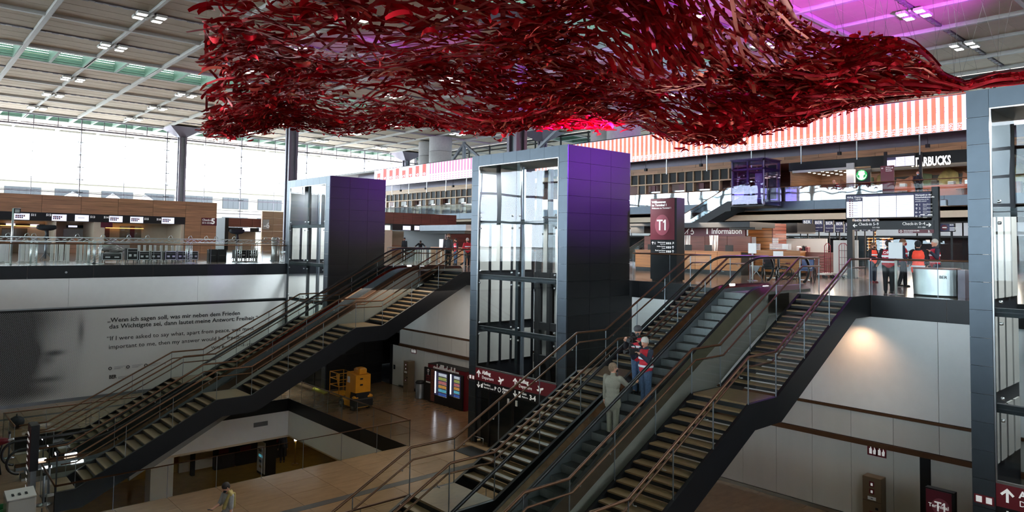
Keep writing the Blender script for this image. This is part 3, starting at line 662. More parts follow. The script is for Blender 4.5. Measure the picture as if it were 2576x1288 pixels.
# ================================================================== staircases
RISE = -G/45; TR = .31
KX = [(21.95, 0.0), (17.30, -15*RISE), (15.97, -15*RISE), (11.32, -30*RISE), (9.99, -30*RISE), (5.34, G)]
def rail_path(h, x_top=XE, x_bot=4.4): return [(x_top, h)]+[(x, z+h) for x, z in KX]+[(x_bot, G+h)]
def on_path(P, x):
    for (xa, za), (xb, zb) in zip(P, P[1:]):
        if xb <= x <= xa: return za+(zb-za)*(x-xa)/(xb-xa)
    return P[-1][1]
TOPL = [(XE, 0)]+KX+[(PX0, G)]
def staircase(ya, yb, label):
    t = thing('staircase', label, 'stairs', (PX0, ya, G))
    bot = [(PX0, -7.77), (5.56, -7.77), (10.21, -30*RISE-.67), (11.54, -30*RISE-.67), (16.19, -15*RISE-.67), (17.52, -15*RISE-.67), (22.17, -.67), (XE-.02, -.67)]
    poly = [(XE-.02, -.006)]+[(x, z-.006) for x, z in KX]+[(PX0, G-.006)]+bot
    for y0, y1 in ((ya, ya+.09), (yb-.09, yb)): MB().prism(poly, 'y', y0, y1).build('stringer', 'black_metal', t)
    src = None
    for fx, fz in ((KX[0][0], 0), (KX[2][0], -15*RISE), (KX[4][0], -30*RISE)):
        for k in range(1, 15):
            loc = (fx-TR*k, ya, fz-RISE*k)
            if src is None:
                m_ = MB().box(-.02, .32, .09, yb-ya-.09, -.035, 0, 0).box(-.025, .03, .09, yb-ya-.09, -.115, -.036, 1).box(.03, .32, .1, yb-ya-.1, -.06, -.036, 1)
                src = m_.build('tread', ['tread_stone', 'black_metal']); src.parent = t; src.location = Vector(loc)-woff(t)
            else: piece('tread', src, Vector(loc)-woff(t), t)
    for x0, x1, z in ((15.95, 17.31, -15*RISE), (9.97, 11.33, -30*RISE), (PX0, 5.35, G)):
        MB().box(x0, x1, ya+.09, yb-.09, z-.05, z, 0).box(x0-.006, x1, ya+.09, yb-.09, z-.30, z-.051, 1).build('landing', ['tread_stone', 'black_metal'], t)
    xs = [XE, 22.0, 20.45, 18.9, 17.32, 15.95, 14.4, 12.85, 11.34, 9.97, 8.4, 6.85, 5.32, 4.5]
    RP = rail_path(1.13); RL = rail_path(.86, XE-.1, 4.9)
    for yg, s in ((ya+.045, 1), (yb-.045, -1)):
        for i in range(len(xs)-1):
            a, b = xs[i]-.012, xs[i+1]+.012
            pts = [a]+[x for x, _ in KX if b < x < a]+[b]
            pl = [(x, on_path(TOPL, x)+.01) for x in pts]+[(x, on_path(RP, x)-.03) for x in reversed(pts)]
            MB().prism(pl, 'y', yg-.007, yg+.007).build('glass_panel', 'glass', t)
        for x in xs[:-1]:
            MB().box(x-.007, x+.007, yg-.014, yg+.014, on_path(TOPL, x)-.05, on_path(RP, x)).build('post', 'grey_metal', t)
        MB().tube([(x, yg, z) for x, z in RP], .034, 8).build('top_rail', 'bronze', t)
        yh = yg+s*.10
        MB().tube([(x, yh, z) for x, z in RL], .025, 8).build('handrail', 'bronze', t)
        for x in (22.6, 21.6, 20.2, 18.7, 17.6, 15.7, 14.2, 12.6, 11.6, 9.7, 8.2, 6.6, 5.6):
            z = on_path(RL, x); MB().tube([(x, yg, z-.07), (x, yh-s*.02, z-.08), (x, yh, z-.02)], .012, 6).build('bracket', 'steel', t)
    return t
for i, (ya, yb, lab) in enumerate(((9.0, 10.70, 'wide stone stairs nearest the white concourse wall, black stringer, two landings'), (13.10, 14.80, 'stone stairs behind the escalator with the filming men, up to the middle lift tower'))):
    s = staircase(ya, yb, lab)
    dup(s, s.location+Vector((0, 19.07, 0)), None, ('stone stairs in front of the farther escalator, black stringer above the open pit', 'stone stairs farthest away, climbing before the printed quotation')[i])
# ================================================================== escalators
NS = .535; NX = 20.36; XBOT = NX+G/NS
def nosing(x): return min(0, max(G, (x-NX)*NS))
def deckz(x, d): return min(.02+d*.55, max(G+.02+d*.55, (x-NX)*NS+d))
def smooth_path(fn, x0, x1, n=90):
    xs = np.linspace(x0, x1, n); z = np.array([fn(x) for x in xs])
    for _ in range(6): z[1:-1] = (z[:-2]+z[1:-1]*2+z[2:])/4
    return list(zip(xs, z))
def escalator(ya, label):
    yb = ya+1.8; t = thing('escalator', label, 'escalator', (PX0, ya, G)); src = None
    for k in range(0, 36):
        x = NX-.374*k; z = -.2*k+.0
        if z-.2 < G-.01: break
        loc = Vector((x, ya, z))-woff(t)
        if src is None:
            m_ = MB().box(-.002, .372, .42, 1.38, -.03, 0, 1).box(-.012, .0, .42, 1.38, -.195, -.002, 0)
            for q in range(24): m_.box(-.015, -.012, .425+.039*q, .459+.039*q, -.19, -.006, 0)
            src = m_.build('step', ['esc_riser', 'esc_tread']); src.parent = t; src.location = loc
        else: piece('step', src, loc, t)
    MB().box(PX0+.1, XBOT+.05, ya+.42, yb-.42, G-.05, G+.002).build('comb_plate', 'steel', t); MB().box(NX+.37, XE+.5, ya+.42, yb-.42, -.05, .002).build('comb_plate', 'steel', t)
    xa, xb = 4.05, 23.45
    for s, y in ((1, ya), (-1, yb)):
        up = smooth_path(lambda x: deckz(x, .12), xa, xb); dk = smooth_path(lambda x: deckz(x, .36), xa, xb)
        dn = [(x, min(z-.35, z-1.15 if 8 < x < 20.5 else z-.75)) for x, z in up]
        MB().prism([(x, z) for x, z in up]+[(x, z) for x, z in reversed(dn)], 'y', y, y+s*.03).build('side_cladding', 'cladding', t)
        def strip(P, y0, Q, y1):
            n = len(P); v = [(x, y0, z) for x, z in P]+[(x, y1, z) for x, z in Q]
            return MB().add(v, [(i, i+1, n+i+1, n+i) for i in range(n-1)], 0, True)
        strip(up, y-s*.004, dk, y+s*.2).build('outer_deck', 'deck', t)
        strip(dk, y+s*.205, [(x, z+.01) for x, z in dk], y+s*.285).build('glass_channel', 'dark', t)
        strip([(x, z+.0) for x, z in dk], y+s*.29, [(x, z-.10) for x, z in dk], y+s*.41).build('inner_deck', 'inner_deck', t)
        strip([(x, z-.10) for x, z in dk], y+s*.412, [(x, z-.55) for x, z in dk], y+s*.415).build('skirt', 'grey_metal', t)
        hr = smooth_path(lambda x: min(1.13, max(G+1.05, 1.29+NS*(x-NX))), 4.05, 23.45)
        top = [(x, z-.05) for x, z in hr]
        MB().prism([(x, z-.02) for x, z in dk]+[(x, z) for x, z in reversed(top)], 'y', y+s*.24, y+s*.252).build('balustrade_glass', 'glass', t)
        def loop(cx, cz, d): return [(cx+d*.42*math.sin(a), y+s*.246, cz+.42*math.cos(a)) for a in np.linspace(.12, PI-.1, 12)]
        path = list(reversed(loop(hr[0][0], hr[0][1]-.42, -1)))+[(x, y+s*.246, z) for x, z in hr]+loop(hr[-1][0], hr[-1][1]-.42, 1)
        MB().tube(path, .045, 8, sx=.9).build('handrail', 'rubber', t)
        ng = [(p[0], p[2]) for p in loop(hr[-1][0], hr[-1][1]-.42, .9)]; MB().prism([(hr[-1][0], hr[-1][1])]+ng, 'y', y+s*.24, y+s*.252).build('newel_glass', 'glass', t)
        ng = [(p[0], p[2]) for p in loop(hr[0][0], hr[0][1]-.42, -.9)]; MB().prism([(hr[0][0], hr[0][1])]+ng, 'y', y+s*.24, y+s*.252).build('newel_glass', 'glass', t)
        lt = MB().cbox(20.9, 21.15, y+s*.31-.04, y+s*.31+.04, .17, .24, .01); lt.build('signal_lamp', 'tube_light', t)
        MB().cbox(5.6, 6.0, y+s*.33-.04, y+s*.33+.04, G+.22, G+.32, .01).build('signal_lamp', 'tube_light', t)
        MB().cbox(4.7, 5.0, y+s*.33-.04, y+s*.33+.04, G+.22, G+.30, .01).build('signal_lamp', 'tube_light', t)
    sf = smooth_path(lambda x: deckz(x, .12), 7.5, 20.5); n = len(sf)
    MB().prism([(x, z-.9) for x, z in sf]+[(x, z-1.05) for x, z in reversed(sf)], 'y', ya+.03, yb-.03).build('soffit', 'cladding', t)
    return t
M('deck', (74, 58, 48), .3, .7, .1); M('inner_deck', (140, 118, 100), .16, 1, .3, 5, (1, 1, 1))  # inner deck's tone variation imitates streaks of reflected light
es = escalator(11.0, 'escalator with grey steps carrying the man in a grey suit and two men filming')
dup(es, es.location+Vector((0, 19.07, 0)), None, 'empty escalator between the two farther flights of stairs')
# ================================================================== glass railings
def railing(pts, z, label, cat='railing', low=True, h=1.13):
    t = thing('glass_railing', label, cat, (pts[0][0], pts[0][1], z))
    for (xa, ya), (xb, yb) in zip(pts, pts[1:]):
        L = math.hypot(xb-xa, yb-ya); n = max(1, round(L/1.55)); ux, uy = (xb-xa)/L, (yb-ya)/L
        for i in range(n):
            a = .012 + L*i/n; b = L*(i+1)/n-.012; nx, ny = -uy*.008, ux*.008
            m_ = MB(); q = [(xa+ux*a+nx, ya+uy*a+ny), (xa+ux*b+nx, ya+uy*b+ny), (xa+ux*b-nx, ya+uy*b-ny), (xa+ux*a-nx, ya+uy*a-ny)]
            m_.prism(q, 'z', z+.01, z+h-.03).build('glass_panel', 'glass', t)
        for i in range(n+1):
            x, y = xa+ux*L*i/n, ya+uy*L*i/n
            MB().box(x-.008, x+.008, y-.008, y+.008, z-.01, z+h).build('post', 'grey_metal', t)
    MB().tube([(x, y, z+h) for x, y in pts], .032, 8).build('top_rail', 'bronze', t)
    return t
xr = XE+.07
railing([(xr, 5.27), (xr, 9.0)], 0, 'glass railing with a brown top rail beside the nearest lift tower, people behind it')
railing([(xr, 14.82), (xr, 18.49)], 0, 'glass railing between the middle lift tower and the stairs, dark totem behind it')
railing([(xr, 24.36), (xr, 28.05)], 0, 'short glass railing next to the middle lift tower at the head of the farther stairs')
railing([(xr, 33.9), (xr, 37.56)], 0, 'short glass railing at the farthest lift tower, head of the farthest stairs')
railing([(-11.9, YW+.07), (19.40, YW+.07)], 0, 'long glass railing on the black fascia before the check-in counters')
for (a, b), lab, lb2 in zip(PITS, ('of the opening under the nearer stairs', 'of the opening under the farther stairs'), (0, 1)):
    e = .06
    railing([(PX0, a+2.7), (PX0-e, a-e), (PX1+e, a-e), (PX1+e, b+e)], G, 'glass railing round the near corner '+lab, h=1.08)
    railing([(PX0, b-2.7), (PX0-e, b+e), (PX1-.4, b+e)], G, 'glass railing on the far side '+lab, h=1.08)
# rectangle of a plane of the building from two opposite corners (top left, bottom right) as measured on the photograph
def PX(X, x0, y0, x1, y1): a, b = px(x0, y0, X), px(x1, y1, X); return b[1], a[1], b[2], a[2]     # y0, y1, z0, z1
def PY(Y, x0, y0, x1, y1): a, b = py(x0, y0, Y), py(x1, y1, Y); return a[0], b[0], b[2], a[2]     # x0, x1, z0, z1
def bX(X, d, r, mi=0, mb=None): return (mb or MB()).box(X, X+d, r[0], r[1], r[2], r[3], mi)
def bY(Y, d, r, mi=0, mb=None): return (mb or MB()).box(r[0], r[1], Y, Y+d, r[2], r[3], mi)
def t_one(x, yc, zc, H, par):          # the terminal mark: a T and a 1 with its flag
    w = H*.14; tl = yc+H*.58
    MB().box(x-.008, x, tl-H*.66, tl, zc+H*.5-w, zc+H*.5).box(x-.008, x, tl-H*.33-w*.55, tl-H*.33+w*.55, zc-H*.5, zc+H*.5-w).build('letter', 'white_print', par)
    r = yc-H*.44
    MB().prism([(r, zc-H*.5), (r+w*1.1, zc-H*.5), (r+w*1.1, zc+H*.28), (r+H*.30, zc+H*.18), (r+H*.30, zc+H*.31), (r+w*.9, zc+H*.5), (r, zc+H*.5)], 'x', x-.008, x).build('numeral', 'white_print', par)
# ================================================================== picture wall (long LED screen)
XL = 54.3
_a = px(2419.7, 328.8, XL); _b = px(2418, 237, XL); zl0, zl1 = _a[2], _b[2]
ly0, ly1 = 4.0, px(942, 440, XL)[1]
led = thing('led_screen', 'very long glowing LED screen with red stripes above the shop gallery', 'screen', (XL, (ly0+ly1)/2, zl0))
MB().box(XL, XL+.25, ly0, ly1, zl0, zl1).box(XL-.03, XL+.25, ly0-.1, ly1, zl1, zl1+.07).build('housing', 'dark', led)
MB().box(XL-.02, XL, ly0, ly1, zl0+.04, zl1-.02).build('lit_face', 'led_white', led)
ymid = px(1455, 380, XL)[1]; H_ = zl1-zl0; n = 0
yy = px(2392, 290, XL)[1]; stp = px(2360, 290, XL)[1]-px(2381.5, 290, XL)[1]; num = 292; ys = px(2392, 290, XL)[1]-stp
for k in range(90):
    yc = ys+stp*k
    if yc > ymid+10: break
    s = MB().box(XL-.035, XL-.02, yc-.26*stp, yc+.26*stp, zl0+.05, zl1-.03).build('stripe', 'led_salmon', led)
    for q in (-.17, 0, .17): MB().box(XL-.04, XL-.035, yc+q*stp-.012, yc+q*stp+.012, zl0+.36*H_, zl1-.03).build('thin_stripe', 'led_red', s)
    text(str(max(100, num-2*k)), (XL-.042, yc-.22*stp, zl0+.10), .62*stp, FX, 'led_white', s, rot=PI/2, bold=.004, ext=.002)
    text(str(300+num-2*k)[-3:], (XL-.024, yc+.68*stp, zl0+.55*H_), .5*stp, FX, 'led_pink', led, rot=PI/2, ext=.002, name='faint_number')
ya, yb = px(1187, 430, XL)[1], px(1072, 430, XL)[1]; n = int((yb-ya)/.62)
o = MB()
for k in range(n): o.box(XL-.035, XL-.02, ya+.62*k, ya+.62*k+.26, zl0+.42*H_, zl1-.03)
o = o.build('fine_stripe_field', 'led_pink', led); o['kind'] = 'stuff'
o = MB()
for k in range(n):
    for q in range(3): o.box(XL-.035, XL-.02, ya+.62*k, ya+.62*k+.2, zl0+(.07+.11*q)*H_, zl0+(.12+.11*q)*H_)
o = o.build('dotted_field', 'led_pink', led); o['kind'] = 'stuff'
k = 0; yc = yb+.4
while yc < ly1-1:
    top = zl1-.03-(.5 if k % 4 == 3 else .12*(k % 3)); MB().box(XL-.035, XL-.02, yc-.42, yc+.42, zl0+.36*H_, top).build('stripe', 'led_pink' if k > 11 else 'led_red', led)
    text(str(148-2*k), (XL-.04, yc-.3, zl0+.1), .85, FX, 'led_white', led, rot=PI/2, bold=.005, ext=.002); yc += 1.66; k += 1
for yc in np.arange(9, 88, 4.3): MB().box(XL+.06, XL+.12, yc-.04, yc+.04, zl0-1.4, zl0).build('hanger_rod', 'steel', led)
for i, yc in enumerate(np.arange(11, 88, 6.1)):
    MB().box(XL-.02, XL+.22, yc-.12, yc+.12, zl0-.95, zl0-.70).box(XL+.08, XL+.11, yc-.015, yc+.015, zl0-.7, zl0).build('projector', 'dark', led)
# ================================================================== gallery level E2 with its shops
XG, XS = 54.0, 56.5; ZG = px(2128, 500.8, XG)[2]; ZGb = px(2128, 524, XG)[2]
struct('floor_gallery', MB().box(XG+.08, 63, 3, 100, ZGb, ZG-.02), 'grey_metal')
tg = struct('trim_6', MB().box(XG+.05, XG+.08, 3, 100, ZGb, ZG-.02), 'dark')
for i in range(32): MB().box(XG, XG+.05, 4+3*i+.01, 7+3*i-.01, ZGb, ZG).build('fascia_panel', 'shaft_front', tg)
zw1 = px(2418.8, 356.6, XS)[2]; zw0 = px(2418, 376, XS)[2]
sh = struct('wall_gallery', MB().box(XS+.1, XS+.3, 3, 100, zw0, zl0+2.6), 'purple_grey')  # grey wall; the violet light on it is put into its colour
for i in range(32):
    for j in range(2):
        MB().box(XS, XS+.1, 4+2.9*i+1.45*j+.01, 4+2.9*i+2.9+1.45*j-.01, zw0+(zw1-zw0)/2*j+.005, zw0+(zw1-zw0)/2*(j+1)-.005).build('wood_panel', 'walnut' if i < 17 else 'oak', sh)
# wooden grid of dark display boxes
zb = px(1600, 466, XS)[2]
for i, (ya, yb) in enumerate(((px(1955, 440, XS)[1], px(1587, 440, XS)[1]), (px(1187, 480, XS)[1], px(972, 500, XS)[1]))):
    n = 17 if i == 0 else 18; w = (yb-ya)/n
    t = thing('display_shelf', ('oak framed row of dark display boxes above the gallery shops, beside the glass lift', 'oak framed row of dark display boxes above the farther gallery shops')[i], 'shelf', (XS, ya, ZG))
    MB().box(XS+.5, XS+.6, ya, yb, zb, zw0).build('back_panel', 'dark', t)
    MB().box(XS-.02, XS+.5, ya, yb, zb-.09, zb+.03).box(XS-.02, XS+.5, ya, yb, zw0-.06, zw0+.0).build('shelf_board', 'oak', t)
    for k in range(n+1): MB().box(XS-.02, XS+.5, ya+w*k-.05, ya+w*k+.05, zb, zw0).build('divider', 'oak', t)
    for k in range(n):
        MB().box(XS+.10, XS+.48, ya+w*k+.1, ya+w*k+w-.1, zb+.05, zw0-.09).build('dark_box', 'dark', t)
    for k in range(0, n+1): 
        if k % 3 in (0, 1): MB().box(XS, XS+.4, ya+w*k-.06, ya+w*k+.06, ZG, zb-.09).build('door_post', 'oak', t)
    for k in range(0, n, 3):
        if k+1 <= n: MB().box(XS+.1, XS+.2, ya+w*k+.06, ya+w*(k+1)-.06, ZG, zb-.1).build('dark_door', 'shaft_side', t)
    for k in range(1, n-1, 3):
        a, b = ya+w*k+.1, ya+w*(k+2)-.1
        MB().box(XS+1.8, XS+2.0, a, b, ZG, zb).build('shop_back', 'walnut_red' if k % 2 else 'panel_grey', t)
        MB().box(XS+.6, XS+1.3, a+.5, b, ZG, ZG+1.05).build('shop_counter', 'cladding', t)
        MB().box(XS+.5, XS+1.7, a+.3, b, zb-.85, zb-.72).build('canopy', 'steel', t)
        MB().box(XS+.45, XS+.6, a+.9, b-(.2 if k % 2 else 1.4), zb-.7, zb-.15).build('shop_sign', 'burgundy' if i == 0 else 'panel_grey', t)
struct('wall_shops', MB().box(62.5, 63, 3, 100, ZG, zw0).box(XS+.3, 63, 3, 100, zw0, zw0+.2), 'walnut_red')
# glass balustrade of the gallery
gt = thing('gallery_railing', 'reflecting glass balustrade along the upper gallery, in front of the shops', 'railing', (XG+.1, 5, ZG))
zr = px(2128, 462, XG+.1)[2]
for i in range(58):
    a, b = 5+1.5*i+.01, 6.5+1.5*i-.01
    if b > 92: break
    MB().box(XG+.1, XG+.12, a, b, ZG-.05, zr-.03).build('glass_panel', 'glass_gallery' if a > 19 else 'glass', gt)
MB().tube([(XG+.11, 5, zr), (XG+.11, 92, zr)], .035, 8).build('top_rail', 'bronze', gt)
# glass lift on the gallery
r = PX(53.2, 1843, 404, 1952, 470); y0, y1 = r[0], min(r[1], px(1832, 500, 51.5)[1]-.55)
t = thing('glass_lift', 'small glass lift cage with violet sheen standing at the gallery edge', 'elevator', (51.2, y0, ZG-.4))
zt = px(1900, 403, 52)[2]
for x in (51.2, 53.6):
    for y in (y0, (y0+y1)/2, y1): MB().box(x, x+.16, y-.08, y+.08, ZG-.4, zt).build('post', 'purple_grey', t)
for z in (ZG-.1, zt-.15, ZG+2.4):
    MB().box(51.2, 53.76, y0-.08, y0+.08, z, z+.15).box(51.2, 53.76, y1-.08, y1+.08, z, z+.15).box(51.2, 51.36, y0, y1, z, z+.15).box(53.6, 53.76, y0, y1, z, z+.15).build('ring_beam', 'purple_grey', t)
MB().box(51.15, 51.18, y0, y1, ZG-.3, zt).build('glass_pane', 'glass_violet_sheen', t); MB().box(51.2, 53.7, y0-.12, y0-.1, ZG-.3, zt).build('glass_pane', 'glass_violet_sheen', t); MB().box(51.2, 53.7, y1+.1, y1+.12, ZG-.3, zt).build('glass_pane', 'glass_violet_sheen', t)
MB().box(51.1, 54.1, y0-.1, y1+.1, ZG-.5, ZG-.38).build('landing', 'shaft_side', t)
MB().box(51.1, 53.9, y0-.15, y1+.15, zt, zt+.06).build('roof_glass', 'glass_violet_sheen', t)
MB().box(52.9, 53.4, (y0+y1)/2-.3, (y0+y1)/2+.3, ZG+.3, ZG+2.3).build('lift_door', 'panel_grey', t)
# stairs from the departure level to the gallery
yt_ = px(1832, 500, 51.5)[1]; yb_ = yt_+10.2
t = thing('gallery_staircase', 'bright glass-sided stairs climbing to the gallery behind the welcome totem', 'stairs', (51.4, yb_, 0))
for x in (51.4, 53.4):
    MB().prism([(yt_-.3, ZG), (yt_, ZG), (yb_, 0), (yb_, -.0), (yb_-1.2, 0), (yt_+.2, ZG-.85), (yt_-.3, ZG-.8)], 'x', x, x+.12).build('stringer', 'shaft_side', t)
    for k in range(7):
        a = yt_-.3+(yb_-yt_+.3)*k/7+.01; b = yt_-.3+(yb_-yt_+.3)*(k+1)/7-.01; f = lambda y: ZG if y < yt_ else ZG*(yb_-y)/(yb_-yt_)
        pts = [a]+([yt_] if a < yt_ < b else [])+[b]
        MB().prism([(y, f(y)) for y in pts]+[(y, f(y)+1.15) for y in reversed(pts)], 'x', x+.05, x+.07).build('glass_panel', 'glass_gallery', t)
    MB().tube([(x+.06, yt_-.3, ZG+1.17), (x+.06, yt_, ZG+1.17), (x+.06, yb_, 1.17)], .035, 8).build('top_rail', 'bronze', t)
    MB().tube([(x+.16, yt_-.3, ZG+.9), (x+.16, yt_, ZG+.9), (x+.16, yb_, .9)], .03, 6).build('handrail', 'bronze', t)
for k in range(32):
    y = yt_+(yb_-yt_)*k/32; MB().box(51.5, 53.4, y, y+(yb_-yt_)/32+.02, ZG*(1-k/32)-.06, ZG*(1-k/32)).build('tread', 'grey_metal', t)
# pale bulkhead and dark shops below the gallery
struct('wall_bulkhead', bX(54.8, .3, (3, 50, px(2000, 553, 54.8)[2], ZGb)).box(54.8, 63, 3, 100, ZGb-.3, ZGb-.02), 'beige')
struct('wall_shopfront', MB().box(63, 63.3, 3, 100, 0, ZGb), 'dark')
gs = struct('window_4', MB().box(57.9, 58.0, 3, 60, 2.3, 2.45).box(57.9, 58.0, 3, 60, 3.4, 3.5), 'dark')
for i in range(18): MB().box(57.92, 57.95, 4+3*i+.05, 7+3*i-.05, 2.45, 3.38).build('glass_pane', 'paper', gs); MB().box(57.95, 57.97, 4+3*i+.05, 7+3*i-.05, 0, 2.3).build('glass_pane', 'glass_shop', gs)
rr = random.Random(3)
for i, lab in enumerate(('amber lit shop shelf behind the people in vests', 'smaller amber lit shop shelf behind the man in the orange vest')):
    x0, x1 = ((2214, 2243), (2182, 2200))[i]; r = PX(60, x0, 578, x1, 612)
    t = thing('shop_shelf', lab, 'shelf', (60, r[0], 0))
    MB().box(60.3, 60.4, r[0], r[1], 0, r[3]).build('back_panel', 'walnut', t)
    for k in range(7):
        z = r[2]-.6+(r[3]-r[2]+.6)*k/7; MB().box(59.9, 60.3, r[0], r[1], z, z+.04).build('shelf_board', 'warm_glow', t)
        for q in range(6): y = r[0]+(r[1]-r[0])*(q+.2)/6; MB().box(60.0, 60.2, y, y+.12, z+.04, z+.04+rr.uniform(.12, .26)).build('bottle', ('walnut_red', 'lift_yellow', 'dark')[q % 3], t)
# ---- cafe on the gallery: brown side, ceiling with downlights, dark sign board, round emblem, shelves
r = PX(XS, 1985, 400, 2140, 478); cy0, cy1 = px(2419, 440, XS)[1]-3, px(1985, 440, XS)[1]
zc = px(2030, 432, XS)[2]
struct('ceiling_cafe', MB().box(XS, 62.5, cy0, cy1, zc+.1, zc+.3), 'beige')
MB_ = MB().box(XS-.02, XS+.2, cy0, cy1, zc+.12, zw0-.01); cb = struct('trim_7', MB_, 'shaft_side')
MB().box(XS-.04, XS+.2, px(2140, 440, XS)[1], cy1-.3, zc-.05, zc+.15).build('white_beam', 'white_wall', cb)
struct('wall_cafe', MB().box(XS+.2, 62.5, cy1-.1, cy1, ZG, zc+.1).box(62.3, 62.5, cy0, cy1, ZG, zc+.1), 'walnut')
dl = MB()
for i in range(6):
    for j in range(5): dl.box(XS+.5+.9*i, XS+.66+.9*i, px(2130, 440, XS)[1]+.3+1.1*j, px(2130, 440, XS)[1]+.46+1.1*j, zc+.07, zc+.1)
o = dl.build('downlight', 'lamp_on', None); o['kind'] = 'structure'; o.name = 'ceiling_cafe_downlights'
r = PX(XS-.1, 2130, 400, 2150, 480); MB().box(XS-.2, XS+.3, r[0], r[1], ZG, zw0-.4).build('wall_cafe_pier', 'white_wall')['kind'] = 'structure'
r = PX(XS-.3, 2152, 424, 2190, 482)
t = thing('emblem_board', 'black cafe board with a round green and white emblem beside a white pier', 'sign', (XS-.3, r[0], ZG))
bX(XS-.3, .15, (r[0], r[1], ZG, r[3])).build('board', 'dark', t)
c = px(2168, 441, XS-.3); R0 = (px(2154, 441, XS-.3)[1]-px(2182, 441, XS-.3)[1])/2
def disc(rad, x, m, nm, par): MB().prism([(c[1]+rad*math.cos(a), c[2]+rad*math.sin(a)) for a in np.linspace(0, 2*PI, 33)[:-1]], 'x', x, x+.03).build(nm, m, par)
disc(R0, XS-.34, 'green_sign', 'green_ring', t); disc(R0*.98, XS-.345, 'green_sign', 'green_disc', t)
EM('emblem_white', (250, 250, 250), .45)
MB().prism([(c[1]+R0*.86*math.cos(a), c[2]+R0*.86*math.sin(a)) for a in np.linspace(PI*.98, 2*PI*1.01, 20)]+[(c[1]+R0*.62*math.cos(a), c[2]+R0*.1+R0*.62*math.sin(a)) for a in np.linspace(0, PI, 14)], 'x', XS-.37, XS-.345).build('white_field', 'emblem_white', t)
for k in range(5):
    y = c[1]+(k-2)*R0*.22; MB().prism([(y-R0*.09, c[2]+R0*.55), (y+R0*.09, c[2]+R0*.55), (y, c[2]+R0*(.92-.05*abs(k-2)))], 'x', XS-.372, XS-.346).build('white_ray', 'emblem_white', t)
for s in (-1, 1):
    for k in range(3): MB().box(XS-.375, XS-.37, c[1]+s*R0*(.42+.14*k)-.03, c[1]+s*R0*(.42+.14*k)+.03, c[2]-R0*(.55-.12*k), c[2]+R0*(.0+.1*k)).build('green_wave', 'green_sign', t)
r = PX(XS-.1, 2190, 392, 2419, 424)
t = thing('cafe_sign', 'black cafe fascia with big white letters under the wooden band', 'sign', (XS-.1, r[0]-2, zc))
MB().box(XS-.1, XS+.1, cy0, r[1], zc-.35, zw0-.03).build('fascia', 'dark', t)
a = px(2292, 419, XS-.12); b = px(2392, 411, XS-.12)
fit('STARBUCKS', a, (XS-.12, b[1], a[2]), FX, .62, 'emblem_white', t, .03)
t = thing('cafe_counter', 'cafe counter and back shelves under the white lettered fascia', 'counter', (XS+2, cy0, ZG))
r = PX(XS+3, 2250, 440, 2419, 480)
MB().box(XS+2, XS+2.7, cy0, r[1], ZG, ZG+1.1).build('counter', 'walnut_red', t)
MB().box(XS+4.8, XS+4.9, cy0, r[1]+2, ZG, zc-.4).build('mural', 'dark', t)
M('mural_yellow', (120, 108, 58), .6, 0, .3, 4); M('mural_green', (58, 74, 42), .6, 0, .3, 4); M('mural_orange', (128, 82, 60), .6, 0, .2, 4)
for k in range(9):
    y = cy0+.6+1.55*k; w = (.5, .7, .62, .8)[k % 4]
    q = [(y-w, ZG+1.2), (y+w, ZG+1.25), (y+w*.8, ZG+2.3-.3*(k % 2)), (y, ZG+2.7-.4*(k % 3)), (y-w*.9, ZG+2.2)]
    MB().prism(q, 'x', XS+4.7, XS+4.8).build('mural_leaf', ('mural_yellow', 'mural_green', 'mural_orange')[k % 3], t)
for k in range(10): MB().cbox(XS+2.1, XS+2.6, cy0+.8+k*1.1, cy0+1.2+k*1.1, ZG+1.1, ZG+1.1+(.25, .4, .3)[k % 3], .02).build('machine', ('grey_metal', 'dark', 'steel')[k % 3], t)
for k in range(6): MB().lathe((XS+1.0+.8*(k % 2), cy0+1.5+2.0*k, ZG), [(.25, 0), (.25, .02), (.04, .04), (.04, .70), (.38, .72), (.38, .76)], 12).build('table', 'walnut_red', t)
for k in range(3): MB().box(XS+1, XS+1.06, cy0+3+3*k, cy0+3.06+3*k, zc-.02, zc+.08).build('downlight', 'lamp_on', t)
# screen and wine red sign on the gallery edge
XE2 = XG+1.0
r = PX(XE2, 2230, 390, 2302, 417)
t = thing('information_screen', 'small bright flight screen standing on the gallery before the white lettered fascia', 'screen', (XE2, r[0], ZG))
MB().box(XE2, XE2+.12, r[0], r[1], r[2], r[3]).build('housing', 'dark', t)
MB().box(XE2-.01, XE2, r[0]+.04, r[1]-.04, r[2]+.04, r[3]-.22).build('lit_face', 'screen_white', t); MB().box(XE2-.012, XE2-.01, r[1]-(r[1]-r[0])*.33, r[1]-.04, r[3]-.4, r[3]-.2).build('header', 'screen_dark', t)
for k in range(9): MB().box(XE2-.013, XE2-.01, r[0]+.06, r[1]-.06, r[2]+.1+.125*k, r[2]+.11+.125*k).build('grid_line', 'grey_metal', t)
for f in (.34, .67): MB().box(XE2-.013, XE2-.01, r[0]+(r[1]-r[0])*f-.01, r[0]+(r[1]-r[0])*f+.01, r[2]+.05, r[3]-.2).build('grid_line', 'grey_metal', t)
for x in (2227, 2315): y = px(x, 420, XE2)[1]; MB().box(XE2, XE2+.16, y-.1, y+.1, ZG, px(x, 382, XE2)[2]).build('post', 'dark', t)
XE2 -= .3
r = PX(XE2-.1, 2215, 418, 2249, 452)
t = thing('direction_sign', 'wine red direction sign with white arrows standing on the gallery below the small screen', 'sign', (XE2-.1, r[0], ZG))
bX(XE2-.1, .1, (r[0], r[1], ZG, r[3])).build('board', 'burgundy', t)
m_ = MB(); arrow(m_, (XE2-.105, r[1]-.13, r[3]-.17), .14, FX, PI/2, 0, 0); arrow(m_, (XE2-.105, r[0]+.13, r[3]-.17), .14, FX, -PI/2, 0, 0); m_.build('arrow', 'white_print', t)
